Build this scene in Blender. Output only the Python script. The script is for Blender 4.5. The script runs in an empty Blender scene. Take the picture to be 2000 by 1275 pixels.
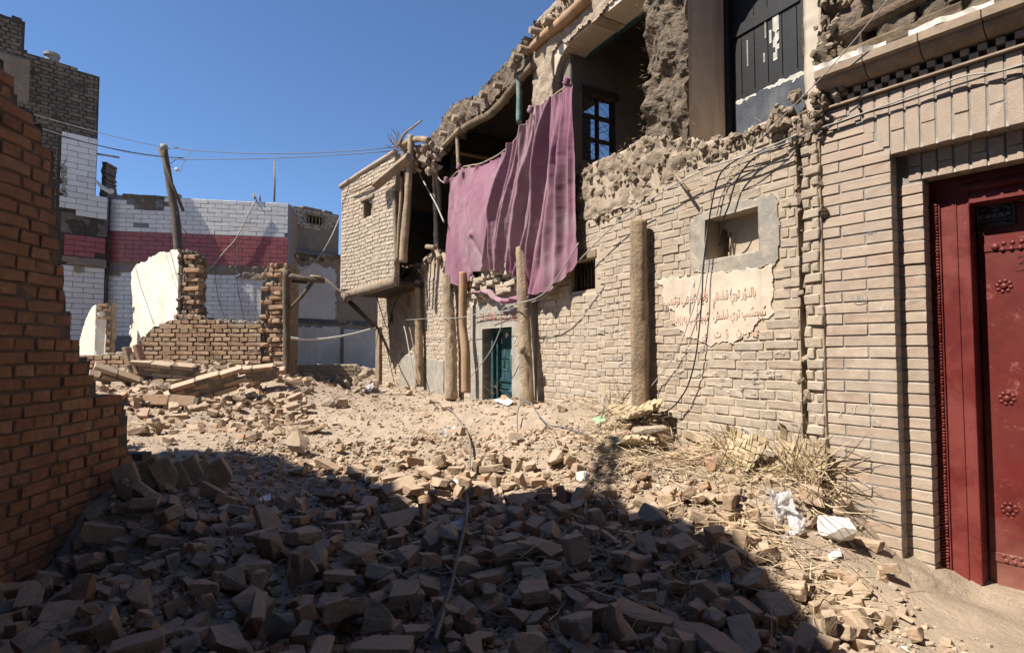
import bpy, bmesh, math, random
import numpy as np
from mathutils import Vector, Matrix

R = math.radians
rs = random.Random(11)
nr = np.random.RandomState(11)
sc = bpy.context.scene
COL = sc.collection

# ------------------------------------------------------------------ camera, sky, sun, exposure
EYE = Vector((0.0, 0.0, 1.2))
PITCH = R(2.6)
cam_d = bpy.data.cameras.new('camera'); cam = bpy.data.objects.new('camera', cam_d); COL.objects.link(cam)
cam.location = EYE; cam.rotation_euler = (R(90) + PITCH, 0, 0)
cam_d.sensor_width = 36; cam_d.lens = 20; cam_d.clip_start = 0.05; cam_d.clip_end = 3000
sc.camera = cam
SUN_EL, SUN_AZ = R(54), R(20.5)           # azimuth measured from -X towards -Y
S = Vector((-math.cos(SUN_EL) * math.cos(SUN_AZ), -math.cos(SUN_EL) * math.sin(SUN_AZ), math.sin(SUN_EL)))
w = bpy.data.worlds.new('World'); sc.world = w; w.use_nodes = True
nt = w.node_tree; nt.nodes.clear()
sky = nt.nodes.new('ShaderNodeTexSky'); sky.sky_type = 'NISHITA'; sky.sun_disc = False
sky.sun_elevation = SUN_EL; sky.sun_rotation = math.atan2(S.x, S.y)
sky.altitude = 1300; sky.air_density = 1.0; sky.dust_density = 0.0; sky.ozone_density = 8.0
bg = nt.nodes.new('ShaderNodeBackground'); bg.inputs[1].default_value = 0.084
wo = nt.nodes.new('ShaderNodeOutputWorld')
nt.links.new(sky.outputs[0], bg.inputs[0]); nt.links.new(bg.outputs[0], wo.inputs[0])
sd = bpy.data.lights.new('sun', 'SUN'); sun = bpy.data.objects.new('sun', sd); COL.objects.link(sun)
sd.energy = 5.0; sd.angle = R(0.53); sd.color = (1.0, 0.935, 0.83)
sun.rotation_euler = S.to_track_quat('Z', 'Y').to_euler(); sun.location = (-6, -3, 12)
sc.view_settings.view_transform = 'Standard'; sc.view_settings.look = 'None'
sc.view_settings.exposure = 0.97; sc.view_settings.gamma = 1.0; sc.view_settings.use_curve_mapping = False
sc.cycles.max_bounces = 5; sc.cycles.diffuse_bounces = 3

# ------------------------------------------------------------------ helpers
F_PX = 2000 * 20 / 36
_r = Vector((1, 0, 0)); _f = Vector((0, math.cos(PITCH), math.sin(PITCH))); _u = Vector((0, -math.sin(PITCH), math.cos(PITCH)))
def ray(px, py): return _r * ((px - 1000) / F_PX) + _u * ((637.5 - py) / F_PX) + _f
def at(px, py, y):                                     # the point seen at a pixel of the survey photo, y metres ahead
    d = ray(px, py); return EYE + d * (y / d.y)

class Fr:                                              # a vertical plane: u runs along it, z up, w out to the street
    def __init__(s, ox, oy, dx, dy, nx, ny):
        l = math.hypot(dx, dy); s.o = Vector((ox, oy, 0)); s.d = Vector((dx / l, dy / l, 0))
        n = Vector((-s.d.y, s.d.x, 0))
        if n.x * nx + n.y * ny < 0: n = -n
        s.n = n; s.x = Vector((n.y, -n.x, 0))          # right-handed x, n, up
        s.M3 = Matrix((s.x, s.n, Vector((0, 0, 1)))).transposed()
    def P(s, u, z, w=0.0): return s.o + s.d * u + s.n * w + Vector((0, 0, z))
    def px(s, px, py, w=0.0):
        d = ray(px, py); o = s.o + s.n * w
        t = (o - EYE).dot(s.n) / d.dot(s.n); p = EYE + d * t
        return (p - s.o).dot(s.d), p.z
    def arr(s, U, Z, W):
        return np.stack([s.o.x + s.d.x * U + s.n.x * W, s.o.y + s.d.y * U + s.n.y * W, Z + 0 * U], -1)

M = Fr(1.74, 3.3, -.487, .873, -1, -1)                 # long mud brick facade
G = Fr(1.9, 3.1, -.616, .787, -1, -1)                  # gateway
L = Fr(-2.136, 0, -.063, .998, 1, 0)                   # left wall
B = Fr(-1.85, 8.7, -.669, .743, -1, -1)                # overhanging bay
Q = Fr(-3.17, 8.0, -1, 0.02, 0, -1)                    # ruined room, front wall
T = Fr(-8.6, 12.15, .98, .2, 0, -1)                    # tiled wall
TL = Fr(-8.6, 12.0, -.67, -.74, 1, -1)                 # tall house on the left
K = Fr(-5.5, 14.0, .67, .74, 1, -1)                    # house at the end of the lane
V = Fr(-4.86, 8.25, -.73, .67, -1, -1)                 # whitewashed room wall

def link(o, parent=None):
    COL.objects.link(o)
    if parent is not None:
        o.parent = parent
    return o
def tag(o, label=None, cat=None, group=None, kind=None):
    if label: o['label'] = label
    if cat: o['category'] = cat
    if group: o['group'] = group
    if kind: o['kind'] = kind
    return o
def empty(name, loc, label, cat, group=None):
    o = bpy.data.objects.new(name, None); o.location = loc; o.empty_display_size = .1; link(o)
    return tag(o, label, cat, group)

def mesh_np(name, V_, Fc, mat=None, smooth=False, smask=None):
    me = bpy.data.meshes.new(name)
    V_ = np.asarray(V_, dtype=np.float32).reshape(-1, 3)
    if isinstance(Fc, np.ndarray): groups = [Fc]
    else: groups = [np.asarray(g) for g in Fc if len(g)]
    nl = sum(g.size for g in groups); nf = sum(len(g) for g in groups)
    me.vertices.add(len(V_)); me.vertices.foreach_set('co', V_.ravel())
    me.loops.add(nl); me.loops.foreach_set('vertex_index', np.concatenate([g.ravel() for g in groups]).astype(np.int32))
    me.polygons.add(nf)
    tot = np.concatenate([np.full(len(g), g.shape[1]) for g in groups]).astype(np.int32)
    st = np.concatenate([[0], np.cumsum(tot)[:-1]]).astype(np.int32)
    me.polygons.foreach_set('loop_start', st); me.polygons.foreach_set('loop_total', tot)
    sm = np.full(nf, bool(smooth)) if smask is None else smask
    me.polygons.foreach_set('use_smooth', sm)
    me.update(calc_edges=True); me.validate()
    if mat: me.materials.append(mat)
    return me
def put(name, me, parent=None, base=None):
    o = bpy.data.objects.new(name, me); link(o, parent)
    return o
def obj(name, V_, Fc, mat, parent=None, smooth=False, smask=None):
    V_ = np.asarray(V_, dtype=float).reshape(-1, 3).copy()
    if parent is not None:
        off = world_loc(parent)
        V_ -= np.array(off)
        return put(name, mesh_np(name, V_, Fc, mat, smooth, smask), parent)
    c = np.array([(V_[:, 0].min() + V_[:, 0].max()) / 2, (V_[:, 1].min() + V_[:, 1].max()) / 2, V_[:, 2].min()])
    V_ -= c
    o = put(name, mesh_np(name, V_, Fc, mat, smooth, smask)); o.location = c
    return o
def world_loc(o):
    v = Vector((0, 0, 0))
    while o is not None:
        v = v + o.location; o = o.parent
    return v

# value noise
def _h(i, j, k, s):
    n = (i * 73856093) ^ (j * 19349663) ^ (k * 83492791) ^ (s * 2654435)
    n = (n ^ (n >> 13)) * 1274126177
    n = n ^ (n >> 16)
    return (n & 0xffff) / 65535.0
def vnoise(P, s=0):
    P = np.asarray(P, float); i = np.floor(P).astype(np.int64); f = P - i; f = f * f * (3 - 2 * f)
    r = 0
    for a in (0, 1):
        for b in (0, 1):
            for c in (0, 1):
                wgt = (f[..., 0] if a else 1 - f[..., 0]) * (f[..., 1] if b else 1 - f[..., 1]) * (f[..., 2] if c else 1 - f[..., 2])
                r = r + wgt * _h(i[..., 0] + a, i[..., 1] + b, i[..., 2] + c, s)
    return r * 2 - 1
def fbm(P, sc_, oct=4, s=0, gain=.5):
    P = np.asarray(P, float) * sc_; r = 0; a = 1; t = 0
    for o in range(oct):
        r = r + a * vnoise(P * (2.03 ** o) + 17.3 * o, s + o); t += a; a *= gain
    return r / t

# ------------------------------------------------------------------ materials
def mk(name, cols, rough=.9, nscale=9, namt=.35, bump=.4, bscale=60, bdist=.006, dust=None, dust_amt=.0, up_dust=.0, big=None, bigamt=.4, bigscale=1.2, spec=.2, metallic=0, coord='pos', streak=None, streak_amt=.3, zmix=None, salt=None, salt_amt=.6, salt_scale=7, stain=None, stain_amt=.6, stain_scale=3):
    k_ = .84
    cols = [tuple(x * k_ for x in c) for c in cols]; dust = dust and tuple(x * k_ for x in dust); big = big and tuple(x * k_ for x in big)
    m = bpy.data.materials.new(name); m.use_nodes = True; t = m.node_tree; N = t.nodes; Lk = t.links; N.clear()
    out = N.new('ShaderNodeOutputMaterial'); bs = N.new('ShaderNodeBsdfPrincipled'); Lk.new(bs.outputs[0], out.inputs[0])
    bs.inputs['Roughness'].default_value = rough; bs.inputs['Metallic'].default_value = metallic
    bs.inputs['Specular IOR Level'].default_value = spec
    geo = N.new('ShaderNodeNewGeometry')
    if len(cols) > 1:
        oi = N.new('ShaderNodeObjectInfo'); ad = N.new('ShaderNodeMath'); ad.operation = 'ADD'
        Lk.new(oi.outputs['Random'], ad.inputs[0]); Lk.new(geo.outputs['Random Per Island'], ad.inputs[1])
        fr = N.new('ShaderNodeMath'); fr.operation = 'FRACT'; Lk.new(ad.outputs[0], fr.inputs[0])
        cr = N.new('ShaderNodeValToRGB'); cr.color_ramp.interpolation = 'LINEAR'
        el = cr.color_ramp.elements
        for i, c in enumerate(cols):
            e = el[i] if i < 2 else el.new(0.5)
            e.position = i / (len(cols) - 1); e.color = (*c, 1)
        # rebuild cleanly because positions reorder
        while len(el) > 1: el.remove(el[-1])
        el[0].position = 0; el[0].color = (*cols[0], 1)
        for i, c in enumerate(cols[1:], 1):
            e = el.new(i / (len(cols) - 1)); e.color = (*c, 1)
        Lk.new(fr.outputs[0], cr.inputs[0]); colr = cr.outputs[0]
    else:
        rg = N.new('ShaderNodeRGB'); rg.outputs[0].default_value = (*cols[0], 1); colr = rg.outputs[0]
    pos = geo.outputs['Position']
    if coord == 'obj':
        tc = N.new('ShaderNodeTexCoord'); pos = tc.outputs['Object']
    def noise(scale, detail=4, rough_=.6, dist=0):
        n = N.new('ShaderNodeTexNoise'); n.inputs['Scale'].default_value = scale; n.inputs['Detail'].default_value = detail
        n.inputs['Roughness'].default_value = rough_; n.inputs['Distortion'].default_value = dist
        Lk.new(pos, n.inputs['Vector']); return n.outputs['Fac']
    def mr(v, a, b, c, d):
        x = N.new('ShaderNodeMapRange'); x.inputs[1].default_value = a; x.inputs[2].default_value = b
        x.inputs[3].default_value = c; x.inputs[4].default_value = d; Lk.new(v, x.inputs[0]); return x.outputs[0]
    def mix(fac, a, b, mode='MIX'):
        x = N.new('ShaderNodeMix'); x.data_type = 'RGBA'; x.blend_type = mode
        if isinstance(fac, float): x.inputs[0].default_value = fac
        else: Lk.new(fac, x.inputs[0])
        for s_, i in ((a, 6), (b, 7)):
            if isinstance(s_, tuple): x.inputs[i].default_value = (*s_, 1)
            else: Lk.new(s_, x.inputs[i])
        return x.outputs[2]
    n1 = noise(nscale)
    v = mr(n1, .25, .75, 1 - namt, 1 + namt * .6)
    cmb = N.new('ShaderNodeCombineColor'); [Lk.new(v, cmb.inputs[i]) for i in range(3)]
    colr = mix(1.0, colr, cmb.outputs[0], 'MULTIPLY')
    if big:
        colr = mix(mr(noise(bigscale, 5, .65, .4), .42, .62, 0, bigamt), colr, big)
    if streak:
        mp = N.new('ShaderNodeMapping'); mp.inputs['Scale'].default_value = (14, 14, .9); Lk.new(pos, mp.inputs['Vector'])
        ns = N.new('ShaderNodeTexNoise'); ns.inputs['Scale'].default_value = 1.0; ns.inputs['Detail'].default_value = 5; Lk.new(mp.outputs[0], ns.inputs['Vector'])
        colr = mix(mr(ns.outputs['Fac'], .5, .68, 0, streak_amt), colr, streak)
    if stain:
        colr = mix(mr(noise(stain_scale, 7, .72, .8), .54, .64, 0, stain_amt), colr, stain)
    if salt:
        colr = mix(mr(noise(salt_scale, 8, .8, .6), .58, .66, 0, salt_amt), colr, salt)
    if zmix:
        z0_, z1_, zc_, za_ = zmix; sz = N.new('ShaderNodeSeparateXYZ'); Lk.new(geo.outputs['Position'], sz.inputs[0])
        nzv = noise(2.2, 4); ad2 = N.new('ShaderNodeMath'); ad2.operation = 'ADD'; Lk.new(sz.outputs[2], ad2.inputs[0]); Lk.new(mr(nzv, .3, .7, -.35, .35), ad2.inputs[1])
        colr = mix(mr(ad2.outputs[0], z0_, z1_, 0, za_), colr, zc_)
    if dust:
        colr = mix(mr(noise(3.1, 6, .7), .35, .65, dust_amt * .3, dust_amt), colr, dust)
        if up_dust:
            sp = N.new('ShaderNodeSeparateXYZ'); Lk.new(geo.outputs['Normal'], sp.inputs[0])
            colr = mix(mr(sp.outputs[2], .3, .9, 0, up_dust), colr, dust)
    Lk.new(colr, bs.inputs['Base Color'])
    if bump:
        b = N.new('ShaderNodeBump'); b.inputs['Strength'].default_value = bump; b.inputs['Distance'].default_value = bdist
        Lk.new(noise(bscale, 6, .7), b.inputs['Height']); Lk.new(b.outputs[0], bs.inputs['Normal'])
    m['bsdf'] = bs.name
    return m

DUST = (.46, .35, .255)
m_ground = mk('rubble_dust', [(.385, .30, .22)], .95, 5, .35, .9, 35, .02, stain=(.30, .235, .175), stain_amt=.5, stain_scale=3, salt=(.50, .42, .33), salt_amt=.4, salt_scale=12, big=(.47, .365, .27), bigamt=.6)
m_rub = mk('broken_brick', [(.43, .295, .185), (.45, .345, .235), (.51, .365, .23), (.35, .225, .135), (.48, .32, .19), (.43, .215, .115), (.41, .325, .23)], .94, 24, .4, .9, 90, .006, stain=(.30, .245, .195), stain_amt=.5, stain_scale=9, salt=(.58, .52, .45), salt_amt=.5, salt_scale=16, dust=DUST, dust_amt=.55, up_dust=.6)
m_grav = mk('gravel', [(.42, .325, .24), (.49, .39, .29), (.36, .27, .195), (.52, .43, .34)], .95, 20, .2, .3, 80)
m_adobe = mk('mud_brick', [(.43, .345, .26), (.54, .44, .335), (.38, .32, .255), (.57, .47, .36), (.45, .34, .245), (.39, .315, .24), (.52, .41, .305)], .96, 18, .34, .9, 80, .006, stain=(.31, .255, .205), stain_amt=.55, salt=(.66, .60, .52), salt_amt=.5, salt_scale=9, big=(.40, .34, .275), bigamt=.6, dust=(.58, .49, .39), dust_amt=.25, up_dust=.5, zmix=(1.0, 2.4, (.33, .26, .195), .85))
m_mud = mk('mud_mortar', [(.50, .40, .295)], .96, 10, .25, .7, 45, .008, big=(.46, .365, .27), bigamt=.5, dust=(.58, .48, .36), dust_amt=.25, zmix=(1.2, 2.5, (.34, .27, .20), .75))
m_darkmud = mk('dark_broken_mud', [(.27, .21, .155), (.32, .25, .185), (.22, .17, .125)], .97, 12, .5, 1., 38, .03, big=(.15, .115, .085), bigamt=.7, bigscale=4)
m_oldtimber = mk('brown_split_timber', [(.20, .145, .10)], .9, 9, .5, 1., 40, .02, big=(.30, .23, .16), bigamt=.6, bigscale=5)
m_mudlump = mk('broken_mud', [(.39, .305, .23), (.44, .35, .265), (.33, .255, .19), (.47, .375, .285)], .96, 14, .35, .9, 50, .012)
m_bay = mk('bay_brick', [(.49, .41, .32), (.53, .445, .35), (.45, .38, .30), (.55, .465, .37)], .95, 16, .25, .6, 70, .006, dust=DUST, dust_amt=.35)
m_gate = mk('gate_brick', [(.43, .32, .24), (.50, .39, .295), (.41, .335, .265), (.52, .42, .32), (.44, .305, .22), (.47, .375, .29)], .92, 16, .34, .8, 110, .004, stain=(.33, .265, .215), stain_amt=.45, stain_scale=2.2, salt=(.66, .60, .54), salt_amt=.45, salt_scale=6, big=(.50, .41, .33), bigamt=.5, dust=(.50, .40, .32), dust_amt=.3, zmix=(1.1, 2.3, (.38, .285, .225), .6))
m_cornice = mk('cornice_brick', [(.33, .245, .18), (.38, .285, .21), (.30, .215, .155)], .93, 14, .35, .7, 90, .004, stain=(.20, .155, .12), stain_amt=.6, dust=(.42, .34, .26), dust_amt=.3, up_dust=.5)  # browner than the gate brick: the cornice's shade is in the colour
m_gatemort = mk('gate_mortar', [(.31, .295, .27)], .95, 30, .2, .5, 90, .003)
m_red = mk('left_wall_brick', [(.34, .16, .08), (.28, .13, .07), (.38, .19, .095), (.24, .11, .062), (.34, .165, .095), (.42, .235, .135)], .93, 14, .45, .7, 60, .006, big=(.25, .14, .09), bigamt=.5, dust=(.34, .21, .135), dust_amt=.25, salt=(.46, .36, .28), salt_amt=.4, salt_scale=11, stain=(.13, .085, .06), stain_amt=.5)
m_redmort = mk('left_wall_mortar', [(.15, .115, .09)], .95, 25, .4, .8, 60, .008)
m_ruin = mk('ruin_brick', [(.48, .28, .16), (.42, .24, .14), (.54, .35, .205), (.38, .23, .145), (.52, .38, .23), (.42, .20, .12)], .92, 18, .4, .8, 80, .005, stain=(.25, .19, .14), stain_amt=.5, stain_scale=5, dust=(.5, .39, .28), dust_amt=.3, up_dust=.75)
m_ruinmort = mk('ruin_mortar', [(.10, .085, .07)], .95, 25, .4, .8, 60, .008)
m_ruinmud = mk('ruin_mud', [(.24, .19, .145)], .95, 12, .45, .9, 40, .02)
m_white = mk('whitewash', [(.76, .71, .62)], .9, 5, .14, .4, 40, .006, stain=(.50, .40, .29), stain_amt=.6, stain_scale=3.5, big=(.68, .58, .44), bigamt=.45, bigscale=1.6, streak=(.60, .50, .37), streak_amt=.25)
m_tile = mk('white_tile', [(.78, .75, .70), (.84, .81, .76), (.70, .675, .63)], .35, 8, .1, .2, 50, .002, spec=.5, dust=(.5, .45, .38), dust_amt=.14)
m_rtile = mk('maroon_tile', [(.33, .062, .068), (.37, .07, .075), (.29, .055, .06)], .4, 8, .18, .4, 50, .003, spec=.5, dust=(.4, .25, .22), dust_amt=.2)
m_grout = mk('tile_grout', [(.24, .235, .23)], .9, 25, .3, .4, 60)
m_cement = mk('cement', [(.35, .315, .265)], .9, 10, .3, .5, 60, .004, big=(.40, .37, .32), bigamt=.55, bigscale=2.5)
m_cementblue = mk('blue_grey_cement', [(.40, .345, .28)], .93, 12, .35, .7, 60, .005, big=(.27, .26, .245), bigamt=.9, bigscale=3.2, stain=(.44, .36, .27), stain_amt=.7, stain_scale=5)
m_dirty = mk('dirty_plaster', [(.60, .56, .51)], .9, 6, .14, .25, 40, .004, big=(.42, .36, .29), bigamt=.5, bigscale=1.1, streak=(.38, .32, .26), streak_amt=.45)
m_darkbrick = mk('dark_brick', [(.20, .165, .13), (.25, .205, .16), (.16, .13, .105), (.23, .185, .14)], .95, 14, .4, .8, 60, .006, big=(.10, .085, .07), bigamt=.6, bigscale=.9)
m_darkmort = mk('dark_mortar', [(.085, .07, .055)], .95, 20, .4, .8, 50, .01)
m_brownmud = mk('brown_render', [(.29, .225, .165)], .95, 10, .25, .6, 50, .008, big=(.21, .16, .12), bigamt=.5, streak=(.18, .14, .11), streak_amt=.4)
m_cream = mk('cream_plaster', [(.90, .72, .54)], .85, 5, .12, .25, 40, .003, big=(.50, .36, .24), bigamt=.7, bigscale=1.8, streak=(.40, .25, .15), streak_amt=.5)
m_soffit = mk('pale_plaster', [(.60, .51, .41)], .85, 6, .14, .25, 40, .003, big=(.38, .31, .25), bigamt=.4)
m_poster = mk('painted_notice', [(.66, .55, .43)], .9, 9, .16, .3, 60, .003, big=(.56, .42, .33), bigamt=.5, bigscale=3, streak=(.40, .34, .29), streak_amt=.75)
m_wood = mk('weathered_wood', [(.30, .225, .155)], .85, 8, .35, .7, 40, .01, big=(.36, .30, .23), bigamt=.6, bigscale=2.5, streak=(.17, .12, .08), streak_amt=.7)
m_bark = mk('pale_bark', [(.46, .35, .23)], .9, 9, .45, 1., 38, .02, big=(.22, .175, .13), bigamt=.6, bigscale=3, streak=(.22, .165, .12), streak_amt=.7)
m_bark2 = mk('brown_bark', [(.36, .26, .165)], .9, 9, .5, 1., 38, .02, big=(.41, .31, .20), bigamt=.7, bigscale=3, streak=(.15, .115, .085), streak_amt=.7)
m_beam = mk('sawn_timber', [(.43, .27, .15)], .85, 7, .25, .5, 50, .005, big=(.35, .25, .16), bigamt=.6, streak=(.28, .17, .10), streak_amt=.6)
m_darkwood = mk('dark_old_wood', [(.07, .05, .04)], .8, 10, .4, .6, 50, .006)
m_black = mk('black_painted_board', [(.018, .018, .02)], .55, 10, .4, .3, 40, .004, spec=.35)
m_oldwood = mk('dark_grey_timber', [(.13, .10, .075)], .9, 8, .4, .8, 40, .01, big=(.20, .165, .13), bigamt=.6, bigscale=3, streak=(.07, .055, .04), streak_amt=.7)
m_mudlump2 = mk('broken_wall_mud', [(.34, .265, .195), (.39, .305, .225), (.29, .22, .16), (.42, .335, .25)], .96, 14, .4, 1., 50, .015, stain=(.22, .17, .125), stain_amt=.5)
m_darkmud2 = mk('roof_mud', [(.33, .26, .195), (.37, .30, .225), (.28, .215, .16)], .97, 12, .5, 1., 38, .03, stain=(.20, .155, .115), stain_amt=.6)
m_shade = mk('smoked_plaster', [(.055, .045, .038)], .95, 8, .3, .4, 40, .006)  # shade of the closed rooms put into the base colour
m_shadedim = mk('smoky_plaster', [(.22, .19, .155)], .9, 6, .2, .3, 40, .004, big=(.12, .10, .085), bigamt=.6)  # plaster colour dimmed to stand for a wall in a shaded room
m_slate = mk('bare_blue_grey_board', [(.085, .095, .115)], .8, 9, .4, .8, 50, .005, big=(.18, .18, .19), bigamt=.5, bigscale=3, streak=(.045, .05, .065), streak_amt=.6)
m_flake = mk('flaking_white_paint', [(.55, .52, .47)], .8, 20, .3, .4, 60)
m_reddoor = mk('red_door_paint', [(.125, .009, .008)], .5, 6, .35, .25, 30, .003, dust=(.28, .08, .06), dust_amt=.10, zmix=(.6, .0, (.33, .17, .13), .5), salt=(.42, .20, .16), salt_amt=.5, salt_scale=14, big=(.16, .03, .025), bigamt=.6, bigscale=2.5, spec=.4)
m_redframe = mk('red_frame_paint', [(.14, .014, .012)], .6, 9, .3, .35, 60, .003, big=(.25, .06, .05), bigamt=.6, bigscale=4, spec=.3)
m_greendoor = mk('blue_green_paint', [(.018, .055, .065)], .6, 14, .35, .4, 60, .003, big=(.06, .12, .12), bigamt=.5, bigscale=6)
m_teal = mk('flaking_teal_paint', [(.10, .20, .19)], .7, 14, .35, .4, 60, .003, big=(.42, .36, .27), bigamt=.6, bigscale=7)
m_maroonw = mk('maroon_wood', [(.13, .035, .035)], .7, 12, .35, .4, 60)
m_cloth = mk('purple_cloth', [(.25, .098, .165)], .85, 4, .06, .12, 300, .001, big=(.33, .215, .245), bigamt=.95, bigscale=1.1, spec=.15, dust=(.33, .22, .22), dust_amt=.35)
m_straw = mk('straw', [(.55, .43, .27), (.47, .35, .215), (.62, .50, .34), (.37, .27, .165)], .8, 20, .2, .2, 90)
m_reed = mk('reed_mat', [(.44, .34, .21), (.52, .41, .265), (.35, .26, .16)], .75, 20, .2, .2, 90)
m_cable = mk('black_cable', [(.03, .03, .033)], .6, 10, .2, 0)
m_cableg = mk('grey_cable', [(.17, .18, .19)], .6, 10, .2, 0)
m_wire = mk('pale_wire', [(.40, .38, .35)], .6, 10, .2, 0)
m_hose = mk('dusty_hose', [(.23, .20, .17)], .8, 20, .3, .3, 60)
m_pvc = mk('white_plastic', [(.70, .69, .64)], .5, 10, .15, 0)
m_chalk = mk('chalk', [(.68, .65, .60)], .95, 60, .4, 0)
m_redpaint = mk('red_writing', [(.65, .39, .28)], .85, 25, .3, 0, big=(.64, .50, .40), bigamt=.95, bigscale=14)
m_pinkpaint = mk('faded_red_writing', [(.52, .19, .15)], .85, 25, .3, 0, big=(.33, .30, .27), bigamt=.9, bigscale=14)
m_blackpaint = mk('black_ink', [(.02, .02, .02)], .7, 25, .3, 0)
m_silver = mk('grey_lettering', [(.33, .33, .38)], .6, 25, .1, 0)
m_rust = mk('rusty_iron', [(.11, .075, .055)], .8, 30, .4, .4, 90)
m_paper = mk('white_paper', [(.76, .75, .72)], .8, 10, .1, .1)
m_card = mk('cardboard', [(.40, .31, .22)], .85, 10, .15, .2)
m_green = mk('green_card', [(.34, .52, .30)], .7, 10, .15, .1)
m_orange = mk('orange_scrap', [(.70, .25, .05)], .6, 10, .15, .1)
m_whstone = mk('white_block', [(.76, .70, .62)], .9, 20, .15, .6, 60, .005)
def glassy(name, col, alpha, rough=.15):
    m = mk(name, [col], rough, 10, .1, .3, 30, .004, spec=.5)
    b = m.node_tree.nodes[m['bsdf']]; b.inputs['Alpha'].default_value = alpha
    return m
m_bag = glassy('thin_plastic_film', (.72, .72, .74), .42, .25)
m_pane = glassy('window_glass', (.10, .12, .15), .25, .05)
# ------------------------------------------------------------------ brick prototypes
_pc = {}
def hull_arrays(bm):
    bmesh.ops.triangulate(bm, faces=bm.faces[:])
    bm.verts.ensure_lookup_table(); bm.verts.index_update()
    v = np.array([x.co[:] for x in bm.verts]); f = np.array([[q.index for q in fa.verts] for fa in bm.faces])
    return v, f
def bev_pts(l, h, t, bev, jit, r):
    pts = []
    for sx in (-1, 1):
        for sy in (-1, 1):
            for sz in (-1, 1):
                j = Vector([r.uniform(-jit, jit) for _ in range(3)]); b = bev * r.uniform(.4, 1.7)
                c = Vector((sx * l / 2, sy * t / 2, sz * h / 2)) + j
                for ax in range(3):
                    p = c.copy()
                    for a in range(3):
                        if a != ax: p[a] -= (sx, sy, sz)[a] * b
                    pts.append(p)
    return pts
def split4(v, f):
    e = np.sort(np.concatenate([f[:, [0, 1]], f[:, [1, 2]], f[:, [2, 0]]]), 1); u_, inv = np.unique(e, axis=0, return_inverse=True); inv = inv.reshape(-1)
    mid = (v[u_[:, 0]] + v[u_[:, 1]]) / 2; n = len(v); m = len(f); a, b, c = inv[:m] + n, inv[m:2 * m] + n, inv[2 * m:] + n
    return np.concatenate([v, mid]), np.concatenate([np.stack([f[:, 0], a, c], 1), np.stack([f[:, 1], b, a], 1), np.stack([f[:, 2], c, b], 1), np.stack([a, b, c], 1)])
def protos(key, l, h, t, bev, jit, n, cuts=0, flat=True, worn=0):
    k = (key,)
    if k in _pc: return _pc[k]
    r = random.Random(hash(key) % 1000 if not isinstance(key, str) else sum(map(ord, key)))
    out = []
    for i in range(n):
        bm = bmesh.new()
        for p in bev_pts(l, h, t, bev, jit, r): bm.verts.new(p)
        res = bmesh.ops.convex_hull(bm, input=bm.verts[:])
        bmesh.ops.delete(bm, geom=[e for e in bm.verts if not e.link_faces], context='VERTS')
        for c in range(cuts if not callable(cuts) else cuts(r)):
            if c == 0 and cuts != 1:
                no = Vector((1, r.uniform(-.28, .28), r.uniform(-.25, .25))).normalized(); pt = Vector((r.uniform(-.12, .3) * l, 0, 0))
            else:
                no = Vector([r.choice((-1, 1)) * r.uniform(.3, 1) for _ in range(3)]).normalized()
                pt = Vector((no.x * l, no.y * t, no.z * h)) * r.uniform(.32, .44)
            bmesh.ops.bisect_plane(bm, geom=bm.verts[:] + bm.edges[:] + bm.faces[:], plane_co=pt, plane_no=no, clear_outer=True)
            vs = bm.verts[:]
            for v in vs: v.co += Vector([r.uniform(-1, 1) * .003 for _ in range(3)])
            b2 = bmesh.new(); [b2.verts.new(v.co) for v in vs]; bm.free(); bm = b2
            bmesh.ops.convex_hull(bm, input=bm.verts[:])
            bmesh.ops.delete(bm, geom=[e for e in bm.verts if not e.link_faces], context='VERTS')
        v, f = hull_arrays(bm); bm.free()
        v = v - (v.min(0) + v.max(0)) / 2
        if worn:
            for _ in range(2 if cuts else 1): v, f = split4(v, f)
            v = v + np.stack([fbm(v + 3.1 * i, 30, 3, i), fbm(v + 7.7 * i, 30, 3, i + 5), fbm(v + 1.3 * i, 30, 3, i + 9)], -1) * worn + np.stack([fbm(v + i, 110, 2, i + k) for k in (20, 21, 22)], -1) * worn * .35
        out.append(dict(v=v, f=f, dim=v.max(0) - v.min(0), me={}))
    _pc[k] = out
    return out
def proto_me(p, mat, smooth=False, nm='brick'):
    k = (mat.name, smooth)
    if k not in p['me']: p['me'][k] = mesh_np(nm, p['v'], p['f'], mat, smooth)
    return p['me'][k]
def rotm(rx, ry, rz):
    return Matrix.Rotation(rz, 3, 'Z') @ Matrix.Rotation(ry, 3, 'Y') @ Matrix.Rotation(rx, 3, 'X')

def emit(parent, items, mat, limit=300, name='brick', stuffname='brick_courses', smooth=False):
    """items: (proto, Vector centre, 3x3 rotation, (sx, sy, sz)); the nearest become parts, the rest one mesh"""
    items.sort(key=lambda it: (it[1] - EYE).length)
    off = world_loc(parent) if parent is not None else Vector((0, 0, 0))
    for p, c, R3, s in items[:limit]:
        o = bpy.data.objects.new(name, proto_me(p, mat, smooth, name)); COL.objects.link(o); o.parent = parent
        m4 = R3.to_4x4() @ Matrix.Diagonal((*s, 1)); m4.translation = c - off
        o.matrix_basis = m4
    rest = items[limit:]
    if rest:
        vs, fs, n = [], [], 0
        for p, c, R3, s in rest:
            a = (p['v'] * np.array(s)) @ np.array(R3).T + np.array(c)
            vs.append(a); fs.append(p['f'] + n); n += len(a)
        o = obj(stuffname, np.concatenate(vs), np.concatenate(fs), mat, parent, smooth)
        tag(o, kind='stuff')
        return o

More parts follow.
